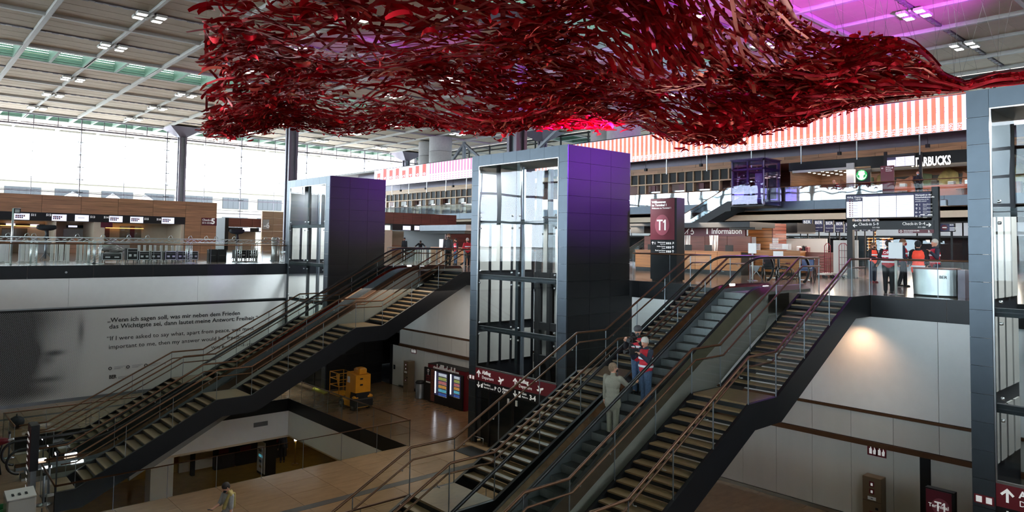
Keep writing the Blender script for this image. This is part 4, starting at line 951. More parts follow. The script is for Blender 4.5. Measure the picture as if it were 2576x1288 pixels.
for k, s in enumerate(('Airline', 'Service', 'Counter')): text(s, (XE2-.105, r[1]-.35, r[3]-.16-.13*k), .13, FX, 'white_print', t)
# ================================================================== information desk and neighbouring counters
XI = 32.6
r = PX(XI, 1710, 630, 1900, 690)
iy0, iy1 = 18.9, 25.6; zi = r[3]
t = thing('information_counter', 'long walnut information counter with a dark plinth behind the glass railing', 'counter', (XI, iy0, 0))
for k in range(5):
    a, b = iy0+(iy1-iy0)*k/5, iy0+(iy1-iy0)*(k+1)/5; MB().box(XI, XI+.08, a+.008, b-.008, .22, zi-.04).build('wood_panel', 'walnut_warm', t)
MB().box(XI+.05, XI+.8, iy0, iy1, 0, .22).build('plinth', 'shaft_side', t); MB().box(XI-.03, XI+.85, iy0-.03, iy1, zi-.04, zi).build('worktop', 'walnut_warm', t)
MB().box(XI+.08, XI+.8, iy0+.02, iy1-.02, .22, zi-.04).build('body', 'dark', t)
for k in range(5): MB().cbox(XI+.3, XI+.34, iy0+.6+1.25*k, iy0+1.05+1.25*k, zi, zi+.32, .01).build('monitor', 'dark', t)
t = thing('information_booth', 'wooden back wall with the wine red information sign under a dark canopy', 'booth', (35.0, iy0, 0))
zc0, zc1 = px(1800, 572, 33)[2], px(1800, 559, 33)[2]
r = PX(35.0, 1720, 572, 1876, 594)
for k in range(5):
    a, b = r[0]-.3+(iy1+1.5-r[0])*k/5, r[0]-.3+(iy1+1.5-r[0])*(k+1)/5
    for j in range(2): MB().box(35.0, 35.1, a+.01, b-.01, .02+r[2]*j/2, r[2]*(j+1)/2-.01).build('wood_panel', 'walnut_red', t)
sg = MB().box(34.95, 35.1, r[0], r[1], r[2], r[3]+.25).build('sign_board', 'burgundy', t)
a = px(1776, 588, 34.94); b = px(1865, 588, 34.94); fit('Information', (34.94, a[1]-.35, a[2]), (34.94, b[1], a[2]), FX, .30, 'white_print', sg, .006)
text('i', (34.94, a[1]-.02, a[2]), .52, FX, 'white_print', sg, bold=.02)
cc = px(1726, 582, 34.94); MB().bar((34.94, cc[1]+.1, cc[2]-.15), (34.94, cc[1]-.2, cc[2]+.15), .05, .02).bar((34.94, cc[1]-.1, cc[2]-.15), (34.94, cc[1]-.12, cc[2]+.1), .05, .02).build('pictogram', 'white_print', sg)
cc = px(1741, 582, 34.94); MB().tube([(34.94, cc[1]+.1*math.cos(q), cc[2]-.06+.1*math.sin(q)) for q in np.linspace(.6, 5.6, 12)], .025, 5).bar((34.94, cc[1], cc[2]+.16), (34.94, cc[1], cc[2]), .05, .02).build('pictogram', 'white_print', sg)
MB().box(33, 35.6, px(1886, 560, 33)[1], 29, zc0, zc1).build('canopy', 'black_metal', t)
MB().box(33.2, 33.9, px(1876, 568, 33)[1]-.4, px(1830, 568, 33)[1], zc0-.12, zc0).build('canopy_box', 'dark', t)
y = px(1598, 570, 33)[1]; MB().box(32.5, 33.4, px(1634, 570, 33)[1], px(1600, 570, 33)[1], zc0-.3, zc0+.1).build('canopy_arm', 'black_metal', t)
for k, x in enumerate((1717, 1786)):           # plastic sheets hung up over the counter
    a = px(x, 592, 33.6); m_ = MB()
    for q in range(9): m_.tube([(33.6+.05*math.sin(q*2), a[1]-.06*q+.02*math.sin(3*q), a[2]), (33.6+.04*math.cos(q), a[1]-.06*q-.03*math.sin(2*q), a[2]-.45), (33.6, a[1]-.055*q+.03*math.cos(4*q), a[2]-.95-.05*(q % 3))], .028, 5)
    tt = m_.build('plastic_sheet', 'glass', None); base(tt, (33.6, a[1]-.25, a[2]-.95)); tt.data.materials[0] = MAT['paper']
    tag(tt, ('crumpled clear plastic sheet hung over the information desk, close to the welcome totem', 'crumpled clear plastic sheet hanging under the letters of the information sign')[k], 'plastic sheet')
# slatted walnut wall and a dark kiosk beside the desk
r = PX(36.0, 1882, 562, 1942, 640)
t = thing('slatted_partition', 'tall walnut wall of long horizontal boards beside the information desk', 'partition', (36, r[0], 0))
n = 14; zt = r[3]
MB().box(36.06, 36.4, r[0], r[1], 0, zt).build('core', 'dark', t)
for k in range(n): MB().box(36.0, 36.06, r[0], r[1], zt*k/n+.01, zt*(k+1)/n-.01).build('board', 'walnut_warm', t)
for k in range(n): MB().box(36.0, 37.5, r[0]-.06, r[0], zt*k/n+.01, zt*(k+1)/n-.01).build('side_board', 'walnut_red', t)
MB().box(36-.02, 36, px(1902, 596, 36)[1], px(1880, 596, 36)[1], px(1890, 627, 36)[2], px(1890, 596, 36)[2]).build('white_notice', 'paper', t)
XK = 38.0
r = PX(XK, 1943, 562, 2085, 586)
t = thing('service_kiosk', 'dark service kiosk with a pale back wall and wooden counter beside the slatted wall', 'kiosk', (XK-2.5, r[0], 0))
MB().box(XK-.2, XK+2, px(2010, 570, XK)[1], r[1], r[2], r[3]).build('bulkhead', 'shaft_side', t)
q = PX(XK, 1956, 600, 2080, 640); bX(XK, .1, (q[0], q[1], .6, q[3])).build('back_wall', 'panel_grey', t)
XQ = 35.2
q = PX(XQ, 1900, 629, 2013, 690); MB().box(XQ, XQ+.7, px(2013, 650, XQ)[1], px(1900, 650, XQ)[1], .15, q[3]).build('counter', 'walnut_warm', t); MB().box(XQ+.05, XQ+.7, px(2013, 650, XQ)[1], px(1900, 650, XQ)[1], 0, .15).build('plinth', 'dark', t)
q2 = PX(XQ+.6, 2013, 634, 2097, 690); bX(XQ+.6, .7, (q2[0], q2[1], 0, q2[3])).build('counter', 'walnut_red', t)
for (x0, x1, y0, y1) in ((1936, 1990, 612, 628), (1943, 1957, 598, 612), (1898, 1912, 612, 632)):
    w = PX(XQ+.3, x0, y0, x1, y1)
    for k in range(6): MB().box(XQ+.3, XQ+.34, w[0], w[1], w[2]+(w[3]-w[2])*k/6, w[2]+(w[3]-w[2])*(k+.6)/6).build('white_slat', 'paper', t)
w = PX(XQ+.28, 1968, 614, 1983, 627); bX(XQ+.26, .03, w).build('white_notice', 'paper', t)
w = PX(XQ+.7, 2000, 622, 2030, 633)
for q in range(4): MB().cbox(XQ+.75, XQ+1.1, w[0]+(w[1]-w[0])*q/4, w[0]+(w[1]-w[0])*(q+.8)/4, q2[3], q2[3]+(.28, .34, .22, .3)[q], .03).build('red_box', ('red_sign', 'dark', 'red_sign', 'paper')[q], t)
# row of counter screens with the airport name
XR = 40.5
for k in range(8):
    x0 = (2017, 2046, 2073, 2099, 2124, 2145, 2166, 2188)[k]; x1 = x0+(28, 27, 25, 24, 22, 18, 18, 18)[k]; y0 = (552, 553.5, 555, 557, 559, 571, 571, 571)[k]; y1 = y0+(30, 30, 30, 28, 27, 16, 15, 15)[k]
    r = PX(XR, x0, y0, x1, y1)
    if k == 0: z0, z1 = r[2], r[3]
    if k > 4: r = (r[0], r[1], z0, z1)
    t = thing('counter_screen', f'tilted dark counter screen with the airport name, {ORD[k]} from the slatted wall', 'screen', (XR, (r[0]+r[1])/2, r[2]), 'counter screens above the service desks')
    MB().box(XR, XR+.1, r[0]+.03, r[1]-.03, r[2], r[3]).build('housing', 'dark', t)
    f = MB().box(XR-.01, XR, r[0]+.06, r[1]-.06, r[2]+.03, r[3]-.03).build('lit_face', 'screen_dark', t)
    hh = r[3]-r[2]; text('BER', (XR-.015, r[1]-.1, r[3]-.34*hh), .36*hh, FX, 'white_print', f)
    text(f'Counter {261+k}', (XR-.015, r[1]-.1, r[3]-.66*hh), .12*hh, FX, 'white_print', f); text('closed', (XR-.015, r[1]-.1, r[3]-.92*hh), .10*hh, FX, 'white_print', f)
    for q in range(3): MB().box(XR-.013, XR-.01, r[0]+.12, r[0]+.1+(r[1]-r[0])*.38, r[3]-hh*(.12+.1*q), r[3]-hh*(.10+.1*q)).build('fine_print', 'grey_metal', f)
    MB().box(XR+.02, XR+.06, (r[0]+r[1])/2-.03, (r[0]+r[1])/2+.03, 0, r[2]).build('post', 'dark', t)
# white boards and red cage trolleys
XBD = 35.5
for i, (x0, x1) in enumerate(((2096, 2137), (2147, 2159))):
    r = PX(XBD, x0, 604, x1, 703); t = thing('white_board', ('tall white partition board behind the red cage trolley', 'narrow white partition board just beyond the sign gantry post')[i], 'board', (XBD, r[0], 0))
    MB().box(XBD, XBD+.06, r[0], r[1], .0, r[3]).build('board', 'panel_grey', t); MB().box(XBD-.02, XBD+.4, r[0], r[0]+.08, 0, .05).box(XBD-.02, XBD+.4, r[1]-.08, r[1], 0, .05).build('foot', 'grey_metal', t)
for i, (xp, ww, lab) in enumerate(((2115, 26, 'red wire hoop trolley leaning on the white partition board'), (2075, 20, 'red wire cage trolley standing before the wooden kiosk counter'))):
    X = 34.95-.9*i; a = px(xp-ww/2, 690, X); b = px(xp+ww/2, 690, X); y0, y1 = b[1], a[1]; t = thing('cage_trolley', lab, 'trolley', (X, (y0+y1)/2, 0))
    MB().box(X-.35, X+.35, y0, y1+.5*(i == 0), .16, .24).build('platform', 'panel_grey', t)
    for yy in (y0, y1):
        for xx in (X-.28, X+.28): MB().tube([(xx-.03, yy, .07), (xx+.03, yy, .07)], .07, 12).build('wheel', 'dark', t)
    zt = px(xp, 612, X)[2]
    MB().tube([(X+.3, y0+.05, .2), (X+.3, y0+.05, zt-.12), (X+.3, y0+.15, zt), (X+.3, y1-.15, zt), (X+.3, y1-.05, zt-.12), (X+.3, y1-.05, .2)], .018, 6).build('hoop', 'wire_red', t)
    for k in range(2): yy = y0+.05+(y1-y0-.1)*(k+1)/3; MB().tube([(X+.3, yy, .2), (X+.3, yy, zt)], .01, 5).build('wire', 'wire_red', t)
    for k in range(4): z = .3+(zt-.3)*k/4; MB().tube([(X+.3, y0+.05, z), (X+.3, y1-.05, z)], .009, 5).build('wire', 'dark' if i == 0 else 'wire_red', t)
    if i == 1:
        for k in range(7): z = .3+.13*k; MB().tube([(X-.3, y0, z), (X-.3, y1, z), (X+.3, y1, z)], .009, 5).build('wire', 'wire_red', t)
# sign gantry with the departures screen
XT = 34.6
y1 = px(2141, 690, XT)[1]; y0 = px(2356, 640, XT)[1]
t = thing('sign_gantry', 'dark steel sign gantry carrying the big departures screen and the check-in direction board', 'sign', (XT, (y0+y1)/2, 0))
zt = px(2348, 470, XT)[2]
for y in (y0, y1): MB().box(XT-.12, XT+.12, y-.13, y+.13, 0, zt if y == y0 else px(2141, 490, XT)[2]).build('post', 'shaft_side', t)
r = PX(XT-.2, 2129, 492, 2300, 545); tot = PX(XT-.2, 2129, 492, 2341, 540)
sc = MB().box(XT-.2, XT-.02, tot[0]-.03, tot[1]+.03, r[2]-.05, r[3]+.05).build('screen_housing', 'dark', t)
W4 = (r[1]-r[0])/4
for k in range(4):
    a, b = r[1]-W4*(k+1)+.012, r[1]-W4*k-.012
    MB().box(XT-.215, XT-.2, a, b, r[2], r[3]-(.30 if k == 0 else .1)).build('lit_face', 'screen_white', sc); MB().box(XT-.215, XT-.2, a, b, r[3]-(.30 if k == 0 else .1)+.01, r[3]).build('header', 'screen_dark', sc)
    for q in range(12): MB().box(XT-.217, XT-.215, a, b, r[2]+.085*q+.04, r[2]+.085*q+.048).build('grid_line', 'cladding', sc)
    if k == 0:
        text('Abflug  Departures', (XT-.22, b-.03, r[3]-.13), .11, FX, 'white_print', sc); text('16:43', (XT-.22, a+.3, r[3]-.24), .11, FX, 'white_print', sc)
        for q in range(10): MB().box(XT-.219, XT-.215, b-.20, b-.12, r[2]+.085*q+.06, r[2]+.085*q+.10).build('airline_mark', 'red_sign', sc); MB().box(XT-.219, XT-.215, b-.52, b-.24, r[2]+.085*q+.07, r[2]+.085*q+.085).build('flight_line', 'grey_metal', sc); MB().box(XT-.219, XT-.215, a+.42, a+.47, r[2]+.085*q+.06, r[2]+.085*q+.10).build('gate_mark', 'red_sign', sc)
ds = MB().box(XT-.215, XT-.2, tot[0], r[0]-.01, r[2], r[3]).build('dark_face', 'screen_dark', sc)
for k, s in enumerate(('Wartezeit an der', 'Sicherheitskontrolle')): text(s, (XT-.22, r[0]-.05, r[3]-.14-.10*k), .095, FX, 'white_print', ds, bold=.002)
for k, s in enumerate(('Waiting time at the', 'security control')): text(s, (XT-.22, r[0]-.05, r[3]-.33-.08*k), .07, FX, 'white_print', ds)
for k, s in enumerate(('1', '2', '4', '5')):
    z = r[3]-.58-.17*k; m_ = MB(); arrow(m_, (XT-.22, r[0]-.10, z+.04), .10, FX, (-PI/2, 0, PI/2, PI/2)[k], 0, 0); m_.build('arrow', 'white_print', ds)
    text(s, (XT-.22, r[0]-.2, z), .13, FX, 'white_print', ds); text('Geschlossen', (XT-.22, r[0]-.36, z+.03), .075, FX, 'white_print', ds); text('Closed', (XT-.22, r[0]-.36, z-.04), .055, FX, 'white_print', ds)
for q in (.25, .55): MB().box(XT-.22, XT-.215, r[0]-q-.18, r[0]-q, r[2]+.06, r[2]+.10).build('wait_bar', 'white_print', ds)
r = PX(XT-.15, 2142, 557, 2349, 577)
bd = MB().box(XT-.15, XT, y0+.05, r[1], r[2], r[3]).build('direction_board', 'shaft_side', t)
xx = XT-.155
m_ = MB(); arrow(m_, (xx, px(2154.5, 566, XT)[1], (r[2]+r[3])/2), .2, FX, PI/2, 0, 0); arrow(m_, (xx, px(2339, 566, XT)[1], (r[2]+r[3])/2), .2, FX, -PI/2, 0, 0); m_.build('arrow', 'white_print', bd)
zz = r[3]-.20
fit('Check-in 5\u20139', (xx, px(2163, 566, XT)[1], zz), (xx, px(2213, 566, XT)[1], zz), FX, .135, 'white_print', bd); fit('Check-in 0\u20134', (xx, px(2273, 566, XT)[1], zz), (xx, px(2330, 566, XT)[1], zz), FX, .135, 'white_print', bd)
text('511\u2013926', (xx, px(2198, 566, XT)[1], zz-.13), .09, FX, 'white_print', bd); text('011\u2013426', (xx, px(2312, 566, XT)[1], zz-.13), .09, FX, 'white_print', bd)
q = PX(XT-.15, 2260, 577, 2349, 586); b2 = MB().box(XT-.15, XT, y0+.05, q[1], r[2]-.16, r[2]-.005).build('security_board', 'burgundy', t)
text('Sicherheitskontrolle', (xx, q[1]-.22, r[2]-.08), .08, FX, 'white_print', b2, bold=.001); text('Security Control', (xx, q[1]-.22, r[2]-.14), .055, FX, 'white_print', b2); text('3.', (xx, y0+.28, r[2]-.13), .13, FX, 'white_print', b2, bold=.003)
MB().tube([(xx, q[1]-.11+.045*math.cos(a), r[2]-.08+.045*math.sin(a)) for a in np.linspace(0, 2*PI, 12)], .012, 5).build('round_emblem', 'white_print', b2)
MB().cbox(XT-.12, XT+.12, y0-.45, y0-.18, px(2365, 518, XT)[2], px(2365, 502, XT)[2], .03).build('loudspeaker', 'grey_metal', t)
XT += .35
r = PX(XT, 2362, 562, 2402, 583)
t = thing('no_entry_screen', 'small dark screen with a red no-entry disc beyond the gantry post', 'screen', (XT, r[0], 0))
bX(XT, .1, r).build('housing', 'dark', t); bX(XT-.01, .01, (r[0]+.03, r[1]-.03, r[2]+.03, r[3]-.03)).build('lit_face', 'screen_dark', t)
yc, zc_ = r[1]-.22, (r[2]+r[3])/2
MB().prism([(yc+.12*math.cos(a), zc_+.12*math.sin(a)) for a in np.linspace(0, 2*PI, 25)[:-1]], 'x', XT-.02, XT-.01).build('red_disc', 'red_sign', t); MB().box(XT-.024, XT-.02, yc-.085, yc+.085, zc_-.022, zc_+.022).build('white_bar', 'white_print', t)
text('BER', (XT-.015, yc-.2, zc_+.08), .10, FX, 'white_print', t)
for k in range(3): MB().box(XT-.014, XT-.01, yc-.5+.05*k, yc-.2, zc_-.02-.06*k, zc_+.005-.06*k).build('text_line', 'white_print', t)
MB().box(XT+.02, XT+.08, yc-.3, yc-.22, 0, r[2]).build('post', 'dark', t)
# welcome totem T1
r = PX(24.2, 1637, 500, 1701, 708); ty0, ty1 = r[0], r[1]; ztop = r[3]
t = thing('welcome_totem', 'tall wine red and black welcome totem with a big round terminal mark', 'sign', (24.2, (ty0+ty1)/2, 0))
MB().box(24.2, 24.75, ty0-.02, ty1, .06, ztop).build('body', 'black_metal', t); MB().box(24.25, 24.7, ty0+.03, ty1-.05, 0, .06).build('foot', 'dark', t)
zr0 = px(1668, 603, 24.2)[2]
fc = MB().box(24.185, 24.2, ty0+.08, ty1, zr0, ztop-.02).build('red_face', 'burgundy', t)
yc = (ty0+.08+ty1)/2; zc_ = px(1668, 566, 24.2)[2]
M('disc_red', (140, 62, 78), .5)
MB().prism([(yc+.36*math.cos(a), zc_+.43*math.sin(a)) for a in np.linspace(0, 2*PI, 37)[:-1]], 'x', 24.17, 24.185).build('round_mark', 'disc_red', fc)
t_one(24.165, yc, zc_, .44, fc)
for k, s in enumerate(('Willkommen', 'im Terminal 1', 'Welcome to Terminal 1')): text(s, (24.18, ty1-.07, ztop-.20-.13*k+(.015 if k == 2 else 0)), .135 if k < 2 else .10, FX, 'white_print', fc, bold=.004 if k < 2 else 0)
for k in range(3):
    z = zr0-.14-.17*k; m_ = MB(); arrow(m_, (24.195, ty0+.16, z), .12, FX, (-PI/4, 0, 0)[k], 0, 0); m_.build('arrow', 'white_print', t)
    for q in range(3): MB().box(24.19, 24.2, ty0+.26+.085*q, ty0+.31+.085*q, z-.05, z+.04).build('pictogram', 'white_print', t)
    text(('Gastronomie', 'Airline Service', 'Rund ums Reisen')[k], (24.195, ty0+.52, z+.01), .075, FX, 'white_print', t, align='RIGHT'); text(('Food Court', 'Counter', 'Travel Services')[k], (24.195, ty0+.52, z-.06), .055, FX, 'white_print', t, align='RIGHT')
m_ = MB(); arrow(m_, (24.195, ty1-.12, zr0-.14), .12, FX, 0, 0, 0); m_.build('arrow', 'white_print', t); text('i', (24.195, ty1-.22, zr0-.19), .14, FX, 'white_print', t, bold=.004)
# round silver desk, white sheet stands, wheelchairs
a = px(2314, 741, 24.6)
t = thing('podium_desk', 'curved silver podium desk with the airport letters beside the lift tower', 'desk', (24.75, 7.55, 0))
cy_, cx_, R1 = 7.55, 25.65, 1.35; aa = np.linspace(PI-.46, PI+.46, 16); zt = px(2340, 675, 24.5)[2]
arc = [(cx_+R1*math.cos(q), cy_+R1*math.sin(q)) for q in aa]; arc2 = [(x+.42, y) for x, y in reversed(arc)]
MB().prism(arc+arc2, 'z', .05, zt-.03).build('curved_front', 'steel', t); MB().prism([(x-.03, y) for x, y in arc]+[(x+.05, y) for x, y in arc2], 'z', zt-.03, zt+.02).build('top_plate', 'walnut_red', t)
MB().prism([(x+.03, y) for x, y in arc]+[(x-.03, y) for x, y in arc2], 'z', 0, .05).build('plinth', 'dark', t)
ye = arc[0][1] if arc[0][1] < arc[-1][1] else arc[-1][1]
MB().box(24.5, 24.95, ye-.22, ye-.02, 0, zt-.02).build('side_panel', 'purple_grey', t); text('BER', (24.255, 7.36, zt-.3), .13, FX, 'black_print', t)
def stand(x, y, hp, w, h, lab, grp=None):
    t = thing('sheet_stand', lab, 'sign', (x, y, 0), grp)
    MB().lathe((x, y, 0), [(.22, 0), (.22, .02), (.05, .035)], 16).build('base_plate', 'steel', t); MB().cyl((x, y, .02), (x, y, hp), .04, 10).build('pole', 'panel_grey', t)
    MB().cbox(x-.03, x, y-w/2, y+w/2, hp-.02, hp+h, .008).build('sheet', 'paper', t); MB().cyl((x-.04, y-.0, .6), (x+.04, y, .6), .015, 6).build('screw', 'steel', t)
stand(24.14, 8.55, 1.17, .42, .50, 'white sheet stand on a pole at the railing, in front of the people in vests')
stand(28.1, 15.72, 1.2, .38, .42, 'white sheet stand near the escalator head, before the information counter')
q = px(1958, 640, 31.9); stand(31.9, q[1], 1.05, .5, .22, 'low white sheet stand between the stairs and the kiosk counter')
q = px(1100, 620, 29); stand(29.0, 39.6, 1.15, .45, .55, 'white sheet stand beside the tall man in grey at the farther stairs')
q = px(1017, 640, 25.5); stand(25.45, 38.8, 1.0, .10, .05, 'thin white pole stand at the head of the farther escalator')
def wheelchair(x, y, rz, lab, blue=False):
    t = thing('wheelchair', lab, 'wheelchair', (0, 0, 0))
    for s in (-1, 1):
        w = MB(); w.tube([(.05+.3*math.cos(a), s*.3, .3+.3*math.sin(a)) for a in np.linspace(0, 2*PI, 21)], .022, 6, caps=False)
        for k in range(6): a = PI*k/6; w.bar((.05+.29*math.cos(a), s*.3, .3+.29*math.sin(a)), (.05-.29*math.cos(a), s*.3, .3-.29*math.sin(a)), .008)
        w.build('wheel', 'dark', t); MB().tube([(-.38+.1*math.cos(a), s*.22, .1+.1*math.sin(a)) for a in np.linspace(0, 2*PI, 13)], .02, 5, caps=False).build('castor', 'dark', t)
        MB().tube([(-.4, s*.25, .2), (-.3, s*.25, .48), (.25, s*.25, .5), (.28, s*.25, .95), (.42, s*.25, .97)], .016, 6).build('frame_tube', 'steel', t); MB().box(-.2, .2, s*.26-.03, s*.26+.03, .68, .71).build('armrest', 'dark', t)
        MB().box(-.55, -.4, s*.12-.07, s*.12+.07, .08, .1).build('footrest', 'steel', t)
    c = 'plastic_blue' if blue else 'cloth_black'
    MB().cbox(-.25, .25, -.24, .24, .46, .54, .02).build('seat', c, t); MB().cbox(.24, .29, -.24, .24, .54, .95, .02).build('backrest', c, t); MB().box(-.2, .0, .2, .24, .72, .76).build('red_grip', 'red_sign', t)
    t.location = (x, y, 0); t.rotation_euler = (0, 0, rz); return t
q = px(1965, 702, 30); wheelchair(30.0, px(1936, 690, 30.0)[1], .6, 'black wheelchair with a red grip beside the white sheet stand'); wheelchair(30.9, px(1974, 690, 30.9)[1], 2.2, 'black padded wheelchair parked before the kiosk counter'); wheelchair(29.8, px(2030, 690, 29.8)[1], .3, 'dark blue wheelchair seen through the glass at the stair head', True)
t = thing('bag_rack', 'folding chrome X-shaped bag rack on the floor by the information counter', 'rack', (29.0, px(1908, 690, 29)[1]+.1, 0))
yy = t.location.y
for s in (-1, 1): MB().tube([(29.0, yy-.3*s, 0), (29.0, yy+.05*s, .45), (29.0, yy+.2*s, .62)], .018, 6).build('leg', 'steel', t)
MB().box(28.97, 29.03, yy-.26, yy+.26, .6, .64).build('cross_bar', 'steel', t); MB().prism([(yy-.2, .6), (yy+.2, .6), (yy+.06, .36), (yy-.06, .36)], 'x', 28.96, 28.98).build('plate', 'grey_metal', t)
# railing inside the departure level round the escalator head
# ================================================================== check-in block 5 and what stands before it
YC = 76.0
zw1 = py(300, 499, YC)[2]; zk1 = py(300, 541, YC)[2]; zk0 = py(300, 560, YC)[2]; xe = py(546, 520, YC)[0]; xk = py(466, 550, YC)[0]
t = thing('check_in_block', 'long walnut check-in block with a black screen band before the bright glass front', 'counter', (10, YC, 0))
n = 13; x0 = -14; w = (xe-x0)/n
for i in range(n):
    for j in range(4):
        a, b = zk1+(zw1-zk1)*j/4, zk1+(zw1-zk1)*(j+1)/4
        MB().box(x0+w*i+.012, x0+w*(i+1)-.012, YC, YC+.12, a+.006, b-.006).build('wood_panel', 'walnut', t)
for i in range(2):
    for j in range(5):
        a, b = zk1*j/5, zk1*(j+1)/5; ww = (xe-xk)/2; MB().box(xk+ww*i+.012, xk+ww*(i+1)-.012, YC, YC+.12, a+.006, b-.006).build('wood_panel', 'walnut', t)
MB().box(x0, xe, YC+.12, YC+7, zk1, zw1-.02).box(xk, xe, YC+.12, YC+7, 0, zk1).build('core', 'dark', t)
bk = MB().box(x0, xk-.02, YC-.04, YC+.5, zk0, zk1).build('black_band', 'dark', t)
for i, (a, b, c, d) in enumerate(((36, 74, 536, 553), (131, 167, 539, 556), (189, 223, 540.5, 557), (275, 308, 543, 559), (328, 360, 545, 561), (407, 438, 547, 563))):
    r = PY(YC-.06, a, c, b, d); s = bY(YC-.06, .04, r).build('screen', 'screen_white', t)
    if i != 2:
        for q in range(9): x = r[0]+(r[1]-r[0])*(.08+.13*(q % 5)); z = r[2]+(r[3]-r[2])*(.5-.27*(q//5)); MB().box(x, x+.11, YC-.075, YC-.06, z, z+.13).build('airline_mark', ('red_sign', 'burgundy', 'screen_dark')[q % 3], s)
        for q in range(3): MB().box(r[0]+.1, r[1]-.3-.2*q, YC-.07, YC-.06, r[3]-.1-.07*q, r[3]-.075-.07*q).build('text_line', 'grey_metal', s)
    else: MB().box(r[0]+.25, r[1]-.35, YC-.07, YC-.06, (r[2]+r[3])/2, (r[2]+r[3])/2+.04).build('text_line', 'grey_metal', s)
for s, x, y in (('511', 80, 543), ('512', 118, 543), ('513', 229, 548), ('514', 263, 549), ('515', 365, 553), ('516', 396, 554)): text(s, py(x-2, y, YC-.08), .27, FY, 'white_print', bk, bold=.01)
r = PY(YC-.05, 508, 547.5, 545, 568); s = bY(YC-.05, .05, r).build('sign_board', 'burgundy', t)
text('5', (r[0]+(r[1]-r[0])*.62, YC-.06, r[2]+.2), .8, FY, 'white_print', s, bold=.03); text('Check-in', (r[0]+.05, YC-.06, r[3]-.32), .28, FY, 'white_print', s, bold=.004); text('511\u2013516', (r[0]+.05, YC-.06, r[3]-.62), .26, FY, 'white_print', s, bold=.004)
MB().box(x0, xk, YC+.2, YC+7, zk0-.02, zk0).build('soffit', 'beige', t)
for a, b in ((236, 262), (136, 140), (455, 466), (-60, -20)): r = PY(YC+.3, a, 560, b, 600); MB().box(r[0], r[1], YC+.2, YC+6, 0, zk0-.02).build('portal_wall', 'beige', t)
YB = YC+5
MB().box(x0, xk, YB, YB+.2, 0, zk0).build('back_wall', 'beige', t)
for a, b, c, d, m in ((0, 40, 562, 570, 'dark'), (15, 38, 562, 568, 'screen_white'), (76, 98, 564, 571, 'screen_white'), (40, 140, 563, 571, 'dark'), (168, 216, 566, 574, 'dark'), (172, 194, 567, 572, 'screen_white'), (5, 68, 573, 600, 'glass_shop'), (160, 215, 576, 600, 'white_wall'), (217, 234, 569, 600, 'walnut'), (260, 275, 570, 600, 'walnut_red'), (302, 355, 569, 600, 'glass_shop'), (328, 338, 570, 600, 'burgundy')):
    r = PY(YB-.1, a, c, b, d); MB().box(r[0], r[1], YB-(.16 if m == 'screen_white' else .1), YB, r[2], r[3]).build('back_panel' if m != 'screen_white' else 'screen', m, t)
for a, b in ((0, 130), (265, 360)): r = PY(YB-.1, a, 571, b, 573); MB().box(r[0], r[1], YB-.3, YB-.2, zk0-.5, zk0-.44).build('tube_lamp', 'warm_glow', t)
for i in range(10): x = x0+1.5+3.2*i; MB().cbox(x, x+2.2, YC+1.2, YC+2.0, 0, 1.05, .03).box(x+.4, x+.9, YC+1.1, YC+1.2, 1.05, 1.4).build('desk', 'cladding' if i % 2 else 'walnut', t)
p = py(266, 567, YC+.5); MB().box(p[0]-.5, p[0]+.5, YC+.1, YC+.16, p[2]-.2, p[2]+.3).build('sign_board', 'burgundy', t)
# check-in block 6, farther away, and its oak end wall
Y6 = 100.0
r = PY(Y6, 575, 548, 664, 572); t = thing('check_in_block', 'reddish check-in block with a screen band far behind the walnut block', 'counter', (r[0], Y6, 0))
for i in range(3): w = (r[1]-r[0])/3; MB().box(r[0]+w*i+.02, r[0]+w*(i+1)-.02, Y6, Y6+4, r[2], r[3]).build('wood_panel', 'walnut_red', t)
q = PY(Y6, 575, 572, 664, 584); bY(Y6-.05, 3, q).build('black_band', 'dark', t); MB().box(r[0], r[1], Y6+3, Y6+3.2, 0, q[2]).build('back_wall', 'beige', t)
for a, b in ((611, 629), (652, 664)): bY(Y6-.1, .04, PY(Y6-.1, a, 573, b, 582)).build('screen', 'screen_white', t)
MB().box(r[0]-.5, r[0], Y6-.1, Y6+4, 0, r[3]).build('end_panel', 'dark', t)
Y7 = 92.0
r = PY(Y7, 660, 531, 722, 660); t = thing('check_in_wall', 'pale oak panelled end wall of the sixth check-in row beside the farthest lift tower', 'wall panel', (r[0], Y7, 0))
for i in range(3):
    for j in range(6): w = (r[1]-r[0]+1)/3; h = r[3]/6; MB().box(r[0]+w*i+.01, r[0]+w*(i+1)-.01, Y7, Y7+.3, h*j+.006, h*(j+1)-.006).build('wood_panel', 'oak', t)
q = py(663, 573, Y7-.05); MB().box(q[0]-.1, q[0]+.75, Y7-.05, Y7, q[2]-.2, q[2]+1.1).build('sign_board', 'panel_grey', t); text('-6', (q[0], Y7-.06, q[2]), 1.0, FY, 'white_print', t, bold=.02)
# counters behind the farther stairs
Y8 = 60.0
r = PY(Y8, 966, 533, 1148, 566); t = thing('check_in_block', 'red walnut check-in front between the farthest and the middle lift tower', 'counter', (r[0], Y8, 0))
za, zb = py(1050, 565, Y8)[2], py(1050, 537, Y8)[2]
for i in range(8):
    for j in range(2): w = (r[1]-r[0])/8; MB().box(r[0]+w*i+.01, r[0]+w*(i+1)-.01, Y8, Y8+.1, za+(zb-za)*j/2+.005, za+(zb-za)*(j+1)/2-.005).build('wood_panel', 'walnut_red', t)
MB().box(r[0], r[1], Y8+.1, Y8+5, za, zb-.02).build('core', 'dark', t)
zc = py(1030, 580, Y8)[2]; MB().box(r[0]+1, r[1]-3, Y8-.03, Y8+.4, zc, za).build('black_band', 'dark', t)
for a, b in ((1014, 1033), (1043, 1055)): bY(Y8-.06, .03, PY(Y8-.06, a, 568, b, 579)).build('screen', 'screen_white', t)
